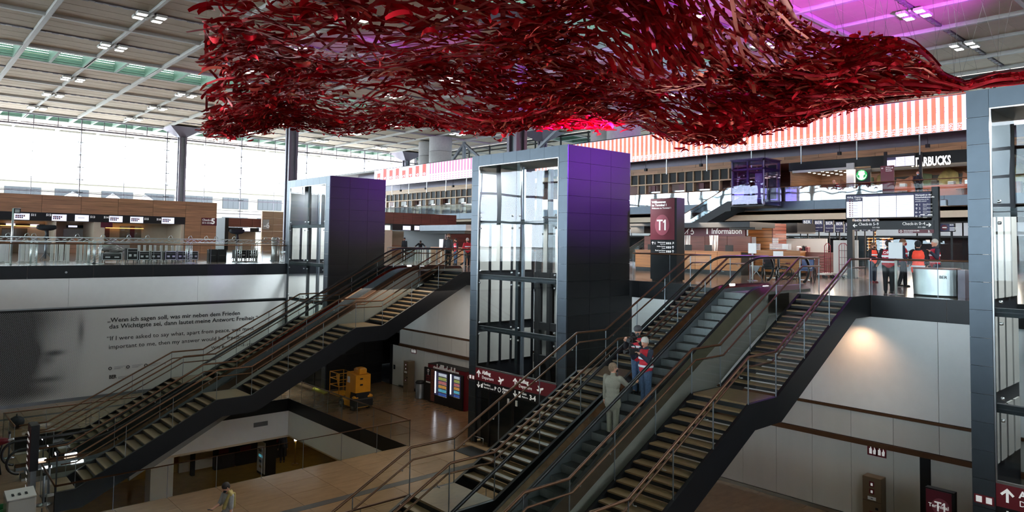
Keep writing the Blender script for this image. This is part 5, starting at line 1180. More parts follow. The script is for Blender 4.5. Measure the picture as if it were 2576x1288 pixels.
MB().box(r[0], r[1]-4, Y8+4, Y8+4.2, 0, zc).build('back_wall', 'beige', t); MB().box(r[0]-1.5, r[0]+1, Y8, Y8+5, 0, zc).build('end_panel', 'beige', t)
q = PY(Y8+1, 1122, 580, 1180, 660); bY(Y8+1, .2, (q[0], q[1]+2, 0, q[3])).build('side_wall', 'walnut_red', t); MB().box(r[0]+1.5, r[1]-5, Y8+2, Y8+2.6, 0, 1.1).build('desk', 'walnut', t)
r = PX(33, 1056, 567, 1172, 580); t = thing('kiosk_canopy', 'long grey canopy beam over the wooden counters behind the farther stairs', 'canopy', (33, r[0], 0))
MB().box(33, 36, r[0], r[1], r[2], r[3]).build('canopy', 'grey_metal', t); MB().box(33.2, 35.8, r[0]+.4, r[1]-.2, r[2]-.22, r[2]).build('lamp_box', 'dark', t)
for y in (r[0]+.3, r[1]-.3): MB().box(35.6, 35.9, y-.12, y+.12, 0, r[2]).build('post', 'shaft_side', t)
MB().box(33.4, 34.2, r[0]+1, r[1]-1, 0, 1.1).build('counter', 'walnut', t); MB().box(34.4, 34.9, r[1]-2.2, r[1]-1.2, 1.1, 1.75).build('box', 'cardboard', t)
q = PX(32.3, 1030, 621, 1092, 632); t = thing('white_table', 'long table with a violet-lit white top in front of the two men in dark suits', 'table', (32, q[0], 0))
MB().cbox(31.9, 32.7, q[0], q[1], .98, 1.05, .02).build('top', 'panel_grey', t)
for y in (q[0]+.1, q[1]-.1):
    for x in (32.0, 32.6): MB().box(x-.03, x+.03, y-.03, y+.03, 0, .98).build('leg', 'steel', t)
p_ = 0
for i, x in enumerate((1046, 1052, 1058, 1064, 1070, 1082)):
    y = px(x, 645, 31.5)[1]; t = thing('barrier_post', f'pale barrier post behind the farther escalator head, {ORD[i]} from the left', 'post', (31.5, y, 0), 'barrier posts behind the farther stairs')
    MB().lathe((31.5, y, 0), [(.16, 0), (.16, .02), (.05, .03)], 12).build('foot', 'panel_grey', t); MB().box(31.45, 31.55, y-.06, y+.06, .02, 1.0).build('pole', 'panel_grey', t)
# ---- stored stage equipment before the check-in block
M('alu', (190, 192, 190), .35, .8, .08)
YT = 45.2
a = py(-8, 600, YT); b = py(722, 604, YT); zt0, zt1 = py(300, 609, YT)[2], py(300, 599, YT)[2]
t = thing('lighting_truss', 'long horizontal aluminium truss with zigzag bracing laid over stands behind the railing', 'truss', (a[0], YT, 0))
for y in (YT, YT+.3):
    for z in (zt0, zt1): MB().tube([(a[0], y, z), (b[0], y, z)], .028, 6).build('chord', 'alu', t)
zz = MB(); L = b[0]-a[0]; n = 44
for k in range(n):
    x = a[0]+L*k/n; x2 = a[0]+L*(k+1)/n; zz.bar((x, YT, (zt0, zt1)[k % 2]), (x2, YT, (zt1, zt0)[k % 2]), .025).bar((x, YT+.3, (zt1, zt0)[k % 2]), (x2, YT+.3, (zt0, zt1)[k % 2]), .02).bar((x, YT, zt0), (x2, YT+.3, zt0), .02)
zz.build('zigzag_brace', 'alu', t)
for k, xp in enumerate((85, 230, 245, 475, 600, 640, 705)):
    x = py(xp, 640, YT+.15)[0]
    lg = MB()
    for dx in (-.13, .13):
        for dy in (0, .3): lg.tube([(x+dx, YT+dy, 0), (x+dx, YT+dy, zt0)], .025, 6)
    for q in range(8): lg.bar((x-.13, YT, zt0*q/8), (x+.13, YT, zt0*(q+1)/8), .02)
    lg.build('leg', 'alu', t); MB().box(x-.3, x+.3, YT-.15, YT+.45, 0, .03).build('foot_plate', 'alu', t)
for k, xp in enumerate((20, 68, 85, 195, 260, 325, 372, 430, 480, 520, 545, 590, 670, 700)):
    x = py(xp, 595, YT)[0]; MB().tube([(x-.1, YT+.1, zt1+.02), (x-.05, YT+.1, zt1+.16), (x+.06, YT+.15, zt1+.2), (x+.12, YT+.1, zt1+.05)], .02, 6).build('clamp', 'alu', t)
for i, xp in enumerate((3, 10, 18, 27, 50, 58, 67, 76, 84, 130, 141, 151, 156, 166, 171, 195, 203, 213, 222, 349, 363, 378, 389, 405, 418, 433, 445, 453, 469, 476)):
    Yp = 50.5 if i < 19 else 49.2; Yp += .45*(i % 2); x = py(xp, 645, Yp)[0]
    t = thing('barrier_post', f'pale upright barrier post before the check-in block, {ORD[i] if i < 18 else str(i+1)+"th"} from the left', 'post', (x, Yp, 0), 'barrier posts before the check-in block')
    MB().lathe((x, Yp, 0), [(.13, 0), (.13, .02), (.06, .035)], 12).build('foot', 'panel_grey', t); MB().box(x-.07, x+.07, Yp-.04, Yp+.04, .03, 1.08).build('pole', 'panel_grey', t)
def flight_case(xp0, xp1, ytop, Yp, lab, zb=.16):
    a, b = py(xp0, 640, Yp)[0], py(xp1, 640, Yp)[0]; z1 = py((xp0+xp1)/2, ytop, Yp)[2]; t = thing('flight_case', lab, 'case', (a, Yp, 0), 'black flight cases')
    MB().cbox(a, b, Yp, Yp+.7, zb, z1, .02).build('body', 'dark', t); e = .035
    ed = MB()
    for x in (a, b-e): ed.box(x, x+e, Yp-.01, Yp, zb, z1)
    ed.box(a, b, Yp-.01, Yp, zb, zb+e).box(a, b, Yp-.01, Yp, z1-e, z1).box(a, b, Yp-.01, Yp, zb+(z1-zb)*.72, zb+(z1-zb)*.74).build('edging', 'alu', t)
    for f in (.16, .62): MB().box(a+(b-a)*f, a+(b-a)*(f+.24), Yp-.015, Yp-.005, zb+(z1-zb)*.3, zb+(z1-zb)*.5).build('handle_plate', 'alu', t)
    for f in (.12, .88):
        for dy in (.08, .62): MB().tube([(a+(b-a)*f-.02, Yp+dy, .07), (a+(b-a)*f+.02, Yp+dy, .07)], .07, 10).box(a+(b-a)*f-.03, a+(b-a)*f+.03, Yp+dy-.04, Yp+dy+.04, .08, zb).build('castor', 'cladding', t)
    return t
flight_case(257, 307, 636, 47.0, 'low black flight case under a plastic-wrapped bundle behind the railing')
for i, (a, b, y) in enumerate(((320, 347, 625), (350, 377, 632), (379, 406, 632), (416, 444, 632), (446, 472, 632), (475, 499, 632))): flight_case(a, b, y, 47.0, f'black flight case with pale edging, {ORD[i]} from the wrapped bundle')
flight_case(593, 620, 629, 49.5, 'black flight case half hidden by truss legs near the oak wall'); flight_case(625, 649, 629, 49.5, 'black flight case nearest the oak end wall')
a = py(257, 636, 47)[0]; b = py(309, 636, 47)[0]; zb = py(280, 636, 47)[2]
m_ = MB(); rr = random.Random(5)
for k in range(7): f = k/6; m_.ell((a+.25+(b-a-.5)*f, 47.35, zb+.26+.10*math.sin(f*5)), .42, .36, .14+.07*rr.random(), 12, 7)
tag(base(m_.build('wrapped_bundle', 'cladding'), ((a+b)/2, 47.35, zb+.02)), 'crumpled plastic-wrapped bundle lying on the low flight case', 'bundle')
for i, (x0_, x1_) in enumerate(((526, 546), (548, 570))):
    r = PY(47.6, x0_, 627, x1_, 650); t = thing('black_panel_case', ('flat black case leaning behind the railing, the one nearer the flight cases', 'flat black case leaning behind the railing, the one nearer the oak wall')[i], 'case', (r[0], 47.6, 0))
    MB().cbox(r[0], r[1], 47.6, 48.0, 0, r[3], .03).build('body', 'walnut_red' if 0 else 'dark', t); MB().box(r[0]+.1, r[1]-.1, 47.59, 47.6, r[3]*.5, r[3]*.52).build('seam', 'cladding', t)
def stage_light(xp, yc, wpx, Yp, lab):
    c = py(xp, yc, Yp); s = wpx*Yp*1.0/1771*.52; t = thing('stage_light', lab, 'stage light', (c[0], Yp, 0))
    MB().ell((c[0], Yp, c[2]), s, s*.55, s*.34, 16, 8).cbox(c[0]-s*.9, c[0]+s*.9, Yp-s*.4, Yp+s*.4, c[2]-.02, c[2]+s*.32, .05).build('head', 'cloth_black', t)
    MB().tube([(c[0], Yp, c[2]-s*.2), (c[0]+.05, Yp, c[2]-s*.7), (c[0], Yp, c[2]-s*1.25)], [s*.22, s*.16, s*.3], 10).build('neck', 'dark', t)
    MB().tube([(c[0], Yp, c[2]-s*1.2), (c[0], Yp, .1)], .06, 8).build('pole', 'grey_metal', t)
    for k in range(3): q = 2*PI*k/3; MB().tube([(c[0], Yp, .5), (c[0]+.45*math.cos(q), Yp+.45*math.sin(q), .02)], .025, 6).build('leg', 'grey_metal', t)
stage_light(117, 573, 36, 53, 'black covered stage light on a tripod behind the barrier posts'); stage_light(596, 583, 36, 53, 'black covered stage light on a tripod near the oak end wall')
c = py(30, 600, 46); t = thing('sign_pole', 'slim pole with a small dark screen rising behind the long railing', 'sign', (c[0], 46, 0))
MB().cyl((c[0], 46, 0), (c[0], 46, py(30, 524, 46)[2]), .05, 10).build('pole', 'alu', t); r = PY(45.95, 35, 524, 52, 537); bY(45.95, .08, r).build('housing', 'shaft_side', t); bY(45.94, .01, (r[0]+.05, r[1]-.05, r[2]+.05, r[3]-.05)).build('lit_face', 'cladding', t)
MB().box(c[0], r[1], 45.98, 46.02, r[3]-.05, r[3]+.02).build('arm', 'alu', t); MB().lathe((c[0], 46, 0), [(.25, 0), (.25, .03), (.06, .05)], 14).build('base_plate', 'alu', t)
c = py(692, 640, 48); t = thing('fabric_column', 'grey fabric-covered round column before the oak end wall', 'column', (c[0], 48, 0)); zt = py(692, 597, 48)[2]
MB().lathe((c[0], 48, 0), [(.30, 0), (.26, .5), (.27, zt-.1), (.20, zt)], 16).build('fabric', 'cladding', t); MB().lathe((c[0], 48, 0), [(.36, 0), (.36, .03), (.3, .05)], 16).build('base_plate', 'grey_metal', t)
# ================================================================== lower concourse
XV = 22.44
r = PX(XV, 1073, 912, 1163, 1037); vy0, vy1 = 28.45, 31.75; zt = -5.12
t = thing('vending_machine', 'red and black vending machine unit with two lit glass fronts beside the middle lift tower', 'vending machine', (XV, vy0, G))
MB().box(XV+.06, XV+.82, vy0, vy1, G, zt).build('red_housing', 'red_sign', t); MB().box(XV+.05, XV+.84, vy0-.01, vy1+.01, zt, zt+.02).build('top_plate', 'dark', t)
zbk = px(1080, 925, XV)[2]
MB().cbox(XV-.04, XV+.06, vy0+.12, vy1+.22, G+.03, zbk, .01).build('black_front', 'dark', t)
sk = MB(); rr = random.Random(9); yv = vy1-.5
while yv > vy0+.55: w = rr.uniform(.03, .12); sk.box(XV+.04, XV+.06, yv-w, yv, zbk+.02, zbk+.06+rr.choice((.04, .08, .05, .22, .12))); yv -= w+.03
sk.build('skyline_print', 'paper', t)
for (a, b, c, d, rows) in ((1104, 1123, 936, 1001, 6), (1143, 1156, 944, 1003, 6)):
    q = PX(XV-.05, a, c, b, d); MB().box(XV-.05, XV-.04, q[0]-.04, q[1]+.42, q[2], q[3]).build('dark_window', 'screen_dark', t)
    MB().box(XV-.07, XV-.05, q[1]+.26, q[1]+.32, q[2]+.1, q[3]).build('tube_lamp', 'tube_light', t)
    for k in range(rows):
        z = q[2]+(q[3]-q[2])*k/rows; sf = MB().box(XV-.09, XV-.05, q[0], q[1], z, z+.03).build('product_shelf', 'paper', t)
        for p in range(6): y = q[0]+(q[1]-q[0])*(p+.15)/6; MB().box(XV-.085, XV-.055, y, y+(q[1]-q[0])/9, z+.03, z+(q[3]-q[2])/rows*.8).build('bottle', M(('b_blue', 'b_teal', 'b_amber', 'b_rose', 'b_olive', 'b_pale')[k], ((60, 90, 160), (90, 170, 190), (190, 140, 70), (180, 110, 110), (150, 160, 90), (190, 200, 210))[k], .4, emit=.15), sf)
q = PX(XV-.05, 1072, 941, 1082, 965)
for k in range(4): MB().box(XV-.055, XV-.04, q[0], q[1], q[2]+(q[3]-q[2])*k/4+.02, q[2]+(q[3]-q[2])*(k+.8)/4).build('product_print', 'red_sign' if k else 'paper', t)
q = PX(XV-.05, 1084, 928, 1092, 1010); bX(XV-.05, .02, q).build('brown_strip', 'walnut_red', t)
c = px(1077, 932, XV-.05); MB().tube([(XV-.05, c[1]+.07*math.cos(a), c[2]+.07*math.sin(a)) for a in np.linspace(0, 2*PI, 14)], .018, 5).box(XV-.055, XV-.04, c[1]-.02, c[1]+.02, c[2]-.25, c[2]-.1).build('round_emblem', 'paper', t)
text('GO', (XV+.55, vy0-.004, -5.75), .28, FY, 'panel_grey', t); text('BER', (XV+.32, vy0-.004, -6.02), .24, FY, 'panel_grey', t)
for k in range(2): MB().tube([(XV+.35+.15*math.cos(a)+.1*k, vy0-.004, -5.4+.12*math.sin(a)) for a in np.linspace(.5, 4.5, 10)], .012, 5).build('line_print', 'panel_grey', t)
def cabinet(y0, y1, x0, x1, zt, lab):
    t = thing('fire_cabinet', lab, 'cabinet', (x0, y0, G))
    M('cabinet_bronze', (132, 112, 90), .4, .5, .06)
    MB().cbox(x0, x1, y0, y1, G, zt, .012).build('body', 'cabinet_bronze', t); ym = (y0+y1)/2
    for z, h, m in ((zt-.28, .15, 'red_sign'), (zt-.50, .15, 'red_sign'), (zt-.68, .10, 'paper'), (zt-1.15, .13, 'red_sign')): s = MB().box(x0-.006, x0, ym-.12 if m == 'paper' else ym-.07, ym+.12 if m == 'paper' else ym+.07, z, z+h).build('sign_plate', m, t); MB().box(x0-.008, x0-.006, ym-.03, ym+.03, z+.03, z+h-.04).build('pictogram', 'white_print' if m != 'paper' else 'grey_metal', s)
    for z in (zt-.72, zt-1.3): MB().box(x0-.004, x0, y0+.005, y1-.005, z, z+.008).build('door_gap', 'dark', t)
    MB().box(x0-.005, x0, ym-.18, ym-.10, zt-.95, zt-.88).build('lock_plate', 'dark', t)
cabinet(8.58, 9.13, 22.85, 23.22, -5.52, 'bronze fire cabinet column against the white concourse wall, near the nearest lift tower'); cabinet(34.05, 34.52, 22.75, 23.2, -5.35, 'bronze fire cabinet column beside the bin and the vending machine')
def signs(xa, xb, y, lab, s=.3):
    c1 = px(xa, y, XE-.01)[1]; c2 = px(xb, y, XE-.01)[1]; z = px((xa+xb)/2, y, XE-.01)[2]; t = thing('fire_sign', lab, 'sign', (XE-.01, c2, z-s/2))
    for c in (c1, c2):
        b = MB().box(XE+.0, XE+.03, c-s/2, c+s/2, z-s/2, z+s/2).build('plate', 'red_sign', t); m_ = MB().box(XE-.006, XE, c+.01, c+.09, z-.1, z+.06).box(XE-.006, XE, c+.03, c+.06, z+.06, z+.11)
        m_.prism([(c-.1, z-.1), (c-.03, z-.1), (c-.02, z), (c-.05, z+.04), (c-.06, z+.12), (c-.11, z+.02)], 'x', XE-.006, XE); m_.build('pictogram', 'white_print', b)
signs(2194, 2216, 1136, 'pair of red fire equipment signs on the white concourse wall above the cabinet'); signs(1037, 1043, 883, 'pair of small red fire signs on the wall above the farther cabinet', .28)
t = thing('litter_bin', 'round metal litter bin between the fire cabinet and the vending machine', 'bin', (22.5, 32.45, G))
MB().lathe((22.5, 32.45, G), [(.26, 0), (.26, .04), (.25, .06), (.25, .82)], 20).build('body', 'grey_metal', t); MB().lathe((22.5, 32.45, G), [(.26, .82), (.27, .86), (.2, .95), (.12, .96)], 20).build('lid', 'dark', t)
# arrivals totem, cut by the frame
XA = 20.6
a = px(2327, 1225, XA); b = px(2396, 1240, XA); zt = (a[2]+b[2])/2
t = thing('terminal_totem', 'wine red terminal totem standing before the door of the white wall, cut by the frame', 'sign', (XA, b[1], G))
MB().box(XA, XA+.2, b[1]-.04, a[1], G+.04, zt).build('body', 'black_metal', t); MB().box(XA+.03, XA+.17, b[1], a[1]-.04, G, G+.04).build('foot', 'dark', t)
f = MB().box(XA-.012, XA, b[1]+.02, a[1]-.02, G+.3, zt-.03).build('red_face', 'burgundy', t)
text('Terminal', (XA-.016, a[1]-.08, zt-.46), .13, FX, 'white_print', f, bold=.002); yc = b[1]+.27
MB().prism([(yc+.21*math.cos(q), zt-.42+.21*math.sin(q)) for q in np.linspace(0, 2*PI, 29)[:-1]], 'x', XA-.018, XA-.012).build('round_mark', 'disc_red', f)
t_one(XA-.02, yc, zt-.42, .24, f)
for k, s in enumerate(('Abflug', 'Ankunft', 'Bahnhof')): text(s, (XA-.016, a[1]-.08, zt-.85-.22*k), .11, FX, 'white_print', f)
# yellow boom lift
t = thing('boom_lift', 'yellow mobile work platform with a railed basket parked beside the pit railing', 'lift', (18.6, 32.7, G))
x0, x1, y0, y1 = 18.15, 19.15, 31.9, 33.5
MB().cbox(x0+.1, x1-.1, y0+.1, y1, G+.12, G+.42, .04).build('chassis', 'lift_yellow', t)
for xx in (x0, x1-.16):
    for yy in (y0+.25, y1-.15): MB().tube([(xx, yy, G+.2), (xx+.2, yy, G+.2)], .2, 16).build('wheel', 'rubber', t); MB().tube([(xx-.01, yy, G+.2), (xx+.21, yy, G+.2)], .1, 12).build('hub', 'cladding', t)
MB().cbox(x0-.02, x1+.02, y0-.12, y0+.5, G+.22, G+.62, .05).build('counterweight', 'dark', t)
MB().ell((x0+.15, y0+.2, G+.64), .16, .2, .09).build('wheel_cover', 'lift_yellow', t); MB().ell((x1-.1, y0+.15, G+.66), .2, .2, .1).build('wheel_cover', 'lift_yellow', t)
MB().prism([(y0+.02, G+.9), (y0+.02, G+1.78), (y0+.95, G+1.86), (y0+1.05, G+.5), (y0+.7, G+.5), (y0+.6, G+.9)], 'x', x0+.05, x1-.1).build('tower_cover', 'lift_yellow', t)
MB().prism([(y0+.03, G+.55), (y0+.03, G+.9), (y0+.6, G+.9), (y0+.66, G+.55)], 'x', x0+.1, x1-.15).build('lower_cover', 'dark', t)
MB().cbox(x0+.25, x1-.25, y0+.1, y0+.65, G+1.8, G+2.1, .06).build('boom_head', 'lift_yellow', t)
for z in (1.25, 1.55): MB().box(x0+.3, x0+.45, y0-.0, y0+.02, G+z, G+z+.08).build('dark_slot', 'dark', t)
MB().box(x0+.035, x0+.05, y0+.62, y0+.85, G+1.35, G+1.65).build('white_plate', 'paper', t)
bx0, bx1, by0, by1 = x0+.05, x1-.15, y1+.15, y1+1.15
MB().box(bx0, bx1, by0, by1, G+.45, G+.53).build('basket_floor', 'lift_yellow', t)
for z in (.95, 1.3, 1.62): MB().tube([(bx0, by0, G+z), (bx1, by0, G+z), (bx1, by1, G+z), (bx0, by1, G+z), (bx0, by0, G+z)], .025, 6).build('basket_rail', 'lift_yellow', t)
for xx in (bx0, bx1):
    for yy in (by0, by1): MB().tube([(xx, yy, G+.5), (xx, yy, G+1.62)], .025, 6).build('basket_post', 'lift_yellow', t)
MB().prism([(by0+.02, G+1.62), (by0+.35, G+1.55), (by0+.1, G+1.0)], 'x', bx0-.01, bx0+.02).build('gusset_plate', 'lift_yellow', t)
MB().bar(((x0+x1)/2, y1-.3, G+.5), ((x0+x1)/2, by0, G+.6), .12, .14).build('boom_arm', 'walnut_red', t)
q = [pz(790, 976, G), pz(826, 987, G), pz(815, 991, G), pz(785, 981, G)]
m_ = MB(); m_.prism([(p[0], p[1]) for p in q], 'z', G, G+.06); M('ramp_yellow', (190, 176, 50), .5)
tag(base(m_.build('cable_ramp', 'ramp_yellow'), (q[0][0], q[0][1], G)), 'flat yellow ramp strip on the floor beside the yellow work platform', 'ramp')
m_ = MB().box(18.0, 18.95, 22.0, 23.5, G, G+.012).build('door_mat', 'dark'); tag(base(m_, (18.5, 22.75, G)), 'dark rectangular mat on the stone floor before the middle lift tower', 'mat')
# directory totem, ticket machine, stanchions, display monitors near the foot of the farther escalator
b = pz(80, 1252, G)-np.array([.1, 0, 0]); X9, Y9 = b[0], b[1]; zt = px(66, 1056, X9)[2]; yl = px(62, 1056, X9)[1]
t = thing('directory_totem', 'dark directory totem with a red lettered face at the foot of the farther escalator', 'sign', (X9, Y9, G))
yl = Y9+.62; MB().box(X9, X9+.24, Y9, yl, G+.85, zt).build('body', 'black_metal', t); MB().box(X9+.04, X9+.2, Y9+.05, yl-.05, G, G+.85).build('foot', 'grey_metal', t)
f = MB().box(X9-.012, X9, Y9+.03, yl-.03, G+.9, zt-.05).build('red_face', 'burgundy', t)
for k in range(9): text(('Abflug', 'Ankunft', 'Bahn', 'Taxi', 'Bus', 'Parken', 'Info', 'WC', 'Shops')[k], (X9-.016, yl-.06, zt-.35-.22*k), .13, FX, 'white_print', f)
c = pz(50, 1240, G+1.2)
t = thing('ticket_machine', 'pale grey ticket machine with slots on top, cut by the lower frame edge', 'machine', (c[0], c[1], G))
MB().cbox(c[0]-.35, c[0]+.35, c[1]-.42, c[1]+.30, G, G+1.15, .04).build('body', 'cladding', t); MB().prism([(c[1]-.42, G+1.15), (c[1]+.30, G+1.15), (c[1]+.2, G+1.28), (c[1]-.42, G+1.18)], 'x', c[0]-.35, c[0]+.35).build('sloped_top', 'panel_grey', t)
for k in range(3): MB().box(c[0]-.22+.16*k, c[0]-.16+.16*k, c[1]-.25, c[1]+.1, G+1.2, G+1.235).build('slot', 'dark', t)
MB().prism([(c[0]+.02+.08*math.cos(q), G+.72+.05*math.sin(q)) for q in np.linspace(0, 2*PI, 17)[:-1]], 'y', c[1]-.43, c[1]-.42).build('oval_opening', 'dark', t)
MB().tube([(c[0]+.35, c[1]-.3, G+.6), (c[0]+.5, c[1]-.35, G+.6), (c[0]+.5, c[1]-.35, G+.75)], .02, 6).build('side_handle', 'dark', t)
c = pz(8, 1276, G+.4); t = thing('green_crate', 'green plastic crate at the lower corner beside the ticket machine', 'crate', (c[0]-.2, c[1], G)); M('crate_green', (40, 110, 60), .5)
for a in (MB().box(c[0]-.5, c[0]+.12, c[1]-.3, c[1]-.27, G+.03, G+.42), MB().box(c[0]-.5, c[0]+.12, c[1]+.27, c[1]+.3, G+.03, G+.42), MB().box(c[0]-.5, c[0]-.47, c[1]-.3, c[1]+.3, G+.03, G+.42), MB().box(c[0]+.09, c[0]+.12, c[1]-.3, c[1]+.3, G+.03, G+.42)): a.build('side', 'crate_green', t)
MB().box(c[0]-.5, c[0]+.12, c[1]-.3, c[1]+.3, G, G+.03).build('bottom', 'crate_green', t); MB().lathe((c[0]-.2, c[1], G+.03), [(.05, 0), (.05, .35), (.02, .42), (.02, .46)], 10).build('bottle', 'paper', t)
for i, (xp, yp) in enumerate(((122, 1246), (108, 1270), (22, 1152))):
    c = pz(xp, yp, G); t = thing('chrome_stanchion', ('chrome queue post on a round foot beside the corner of the pit railing', 'chrome queue post right behind the directory totem', 'chrome queue post at the handrail loop of the farther escalator')[i], 'post', (c[0], c[1], G), 'chrome queue posts')
    MB().lathe((c[0], c[1], G), [(.2, 0), (.2, .015), (.06, .04), (.035, .06)], 18).build('foot', 'steel', t); MB().cyl((c[0], c[1], G+.05), (c[0], c[1], G+1.0), .033, 10).build('pole', 'grey_metal', t); MB().cyl((c[0], c[1], G+.93), (c[0], c[1], G+1.02), .045, 10).build('head', 'dark', t)
for i, (xp, yp) in enumerate(((92, 1077), (110, 1104), (125, 1124), (144, 1142))):
    c = oyd = py(xp, yp, (34.1, 32.02, 29.92, 27.85)[i]); t = thing('entry_display', f'small glowing display at the foot of the farther stairs, {ORD[i]} from the back', 'display', (c[0], c[1], G), 'glowing entry displays')
    MB().box(c[0]-.02, c[0]+.02, c[1]-.02, c[1]+.02, G, c[2]).build('post', 'dark', t); MB().cbox(c[0]-.05, c[0]+.02, c[1]-.13, c[1]+.13, c[2]-.05, c[2]+.08, .01).build('housing', 'dark', t); MB().box(c[0]-.056, c[0]-.05, c[1]-.11, c[1]+.11, c[2]-.02, c[2]+.05).build('lit_face', 'tube_light', t)
c = (3.7, 34.9, 0); t = thing('notice_board', 'small grey notice board on a stand beside the directory totem', 'sign', (c[0], c[1], G))
MB().cyl((c[0], c[1], G), (c[0], c[1], G+.7), .03, 8).build('pole', 'steel', t); MB().cbox(c[0]-.03, c[0]+.01, c[1]-.3, c[1]+.3, G+.6, G+1.45, .01).build('board', 'cladding', t); MB().lathe((c[0], c[1], G), [(.2, 0), (.2, .02), (.04, .04)], 14).build('base_plate', 'steel', t)
c = px(10, 1112, 3.6); t = thing('red_lamp_head', 'red pointed lamp head on a dark arm at the edge of the picture', 'lamp', (3.6, c[1], G))
MB().tube([(3.2, c[1]+.4, c[2]-.05), (3.5, c[1]+.1, c[2]+.02), (3.72, c[1]-.12, c[2]+.06)], [.10, .15, .07], 12).build('head', 'red_sign', t); MB().tube([(3.72, c[1]-.12, c[2]+.06), (3.85, c[1]-.25, c[2]+.13)], [.05, .03], 8).build('tip', 'paper', t)
MB().tube([(3.6, c[1]+.3, c[2]-.1), (3.5, c[1]+.4, c[2]-.6), (3.6, c[1]+.5, G)], .03, 8).build('arm', 'dark', t)
c = pz(42, 1062, G+.25); t = thing('black_bag', 'black rounded bag on the floor inside the far pit railing corner', 'bag', (c[0], c[1], G))
MB().ell((c[0], c[1], G+.26), .3, .42, .26, 14, 8).build('body', 'cloth_black', t); MB().tube([(c[0], c[1]-.2, G+.48), (c[0], c[1], G+.62), (c[0], c[1]+.2, G+.48)], .02, 6).build('handle', 'dark', t)
# ---- station level seen through the opening
r = PY(36.2, 392, 1160, 447, 1240); t = thing('station_column', 'pale square column rising from the yellow floor of the station level', 'column', (r[0], 36.2, -12))
MB().box(r[0], r[1], 36.95, 37.8, -12, -9.2).build('shaft', 'panel_grey', t); MB().box(r[0]-.02, r[1]+.02, 36.93, 37.82, -12, -11.9).build('skirting', 'steel', t)
t = thing('station_counter_row', 'dark counter fronts with red lit heads along the far side of the station level', 'counter', (13, 42.5, -12))
for (a, b, c, d, m) in ((542, 590, 1122, 1182, 'shaft_side'), (596, 645, 1115, 1175, 'shaft_side'), (652, 720, 1100, 1172, 'dark')):
    q = PY(42.5, a, c, b, d); MB().box(q[0], q[1], 42.5, 42.9, -12, q[3]).build('shutter', m, t); MB().box(q[0]+.2, q[1]-.4, 42.44, 42.5, q[3]-.5, q[3]-.25).build('red_lamp_strip', 'red_sign', t)
for a, b in ((452, 480), (492, 540)): q = PY(43, a, 1140, b, 1190); MB().box(q[0], q[1], 43, 43.2, -11.9, q[3]).build('warm_panel', 'beige', t)
q = PY(42.4, 482, 1140, 489, 1185); MB().box(q[0], q[1], 42.3, 42.6, -12, -9.3).build('dark_post', 'dark', t)
struct('wall_station_far', MB().box(-12, 34, 43.6, 43.9, -12, -9.2), 'yellow_floor')
c = pz(668, 1198, -12); t = thing('poster_pillar', 'dark poster pillar with a lit white poster on the station level floor', 'poster pillar', (c[0], c[1], -12))
MB().box(c[0]-.1, c[0]+.5, c[1]-.2, c[1]+1.0, -12, -9.9).build('body', 'dark', t); f = MB().box(c[0]-.14, c[0]-.1, c[1]-.12, c[1]+.92, -11.85, -10.1).build('poster', 'paper', t)
for k in range(4): MB().box(c[0]-.145, c[0]-.14, c[1]+.2-.02*k, c[1]+.6+.05*k, -11.6+.3*k, -11.45+.3*k).build('print_patch', ('cloth_khaki', 'denim', 'b_teal', 'grey_metal')[k], f)
c = pz(742, 1168, -12); t = thing('brass_post', 'thin brass coloured post standing on the yellow station floor', 'post', (c[0], c[1], -12)); M('brass', (200, 150, 60), .3, .7)
MB().lathe((c[0], c[1], -12), [(.2, 0), (.2, .03), (.05, .05)], 14).build('foot', 'brass', t); MB().cyl((c[0], c[1], -11.95), (c[0], c[1], -10.6), .05, 10).build('pole', 'brass', t); MB().ell((c[0], c[1], -10.5), .09, .09, .16).build('head', 'lamp_on', t)
c = pz(340, 1240, -12); t = thing('station_escalator', 'grey escalator balustrade on the station level beside the square column', 'escalator', (c[0], c[1]+3, -12))
for s in (0, 1.2): MB().prism([(c[0]-2.2, -12), (c[0]+1.6, -12), (c[0]+1.6, -11.1), (c[0]-.2, -11.0), (c[0]-2.2, -10.2)], 'y', c[1]+3+s, c[1]+3.06+s).build('balustrade', 'cladding', t); MB().tube([(c[0]+1.6, c[1]+3.03+s, -11.08), (c[0]-.2, c[1]+3.03+s, -10.96), (c[0]-2.2, c[1]+3.03+s, -10.15)], .045, 8).build('handrail', 'rubber', t)
for k in range(8): MB().box(c[0]-2.2+.3*k, c[0]-1.9+.3*k, c[1]+3.1, c[1]+4.15, -12, -10.9-.13*k).build('step', 'esc_tread', t)
# ================================================================== the carpet sculpture
EDG = [(520, 345, 9.4), (600, 343, 9.4), (660, 333, 9.8), (700, 317, 10.2), (770, 318, 10.2), (850, 335, 9.9), (900, 333, 9.9), (1000, 312, 10.3), (1060, 317, 10.1), (1180, 321, 9.8), (1300, 314, 9.6), (1500, 318, 9.3), (1590, 300, 9.5),
       (1640, 325, 8.9), (1700, 352, 8.2), (1760, 349, 8.2), (1810, 363, 7.8), (1870, 342, 8.0), (1950, 321, 8.2), (2040, 301, 8.4), (2110, 280, 8.6), (2180, 263, 8.8), (2300, 240, 8.9), (2430, 221, 9.0), (2576, 207, 9.0), (2720, 192, 9.1)]
NEA = [(5.2, 16.5, 10.6), (8, 13.5, 11.1), (11.5, 11.2, 11.3), (15, 9.9, 11.1), (18.5, 10.2, 10.6)]
NPX = [(1970, -4, 10.2), (2000, 50, 10.3), (2080, 90, 10.5), (2150, 97, 10.6), (2240, 92, 10.6), (2300, 115, 10.2), (2340, 150, 9.8), (2370, 185, 9.5), (2430, 213, 9.1), (2500, 190, 9.3), (2576, 183, 9.4), (2720, 176, 9.4)]
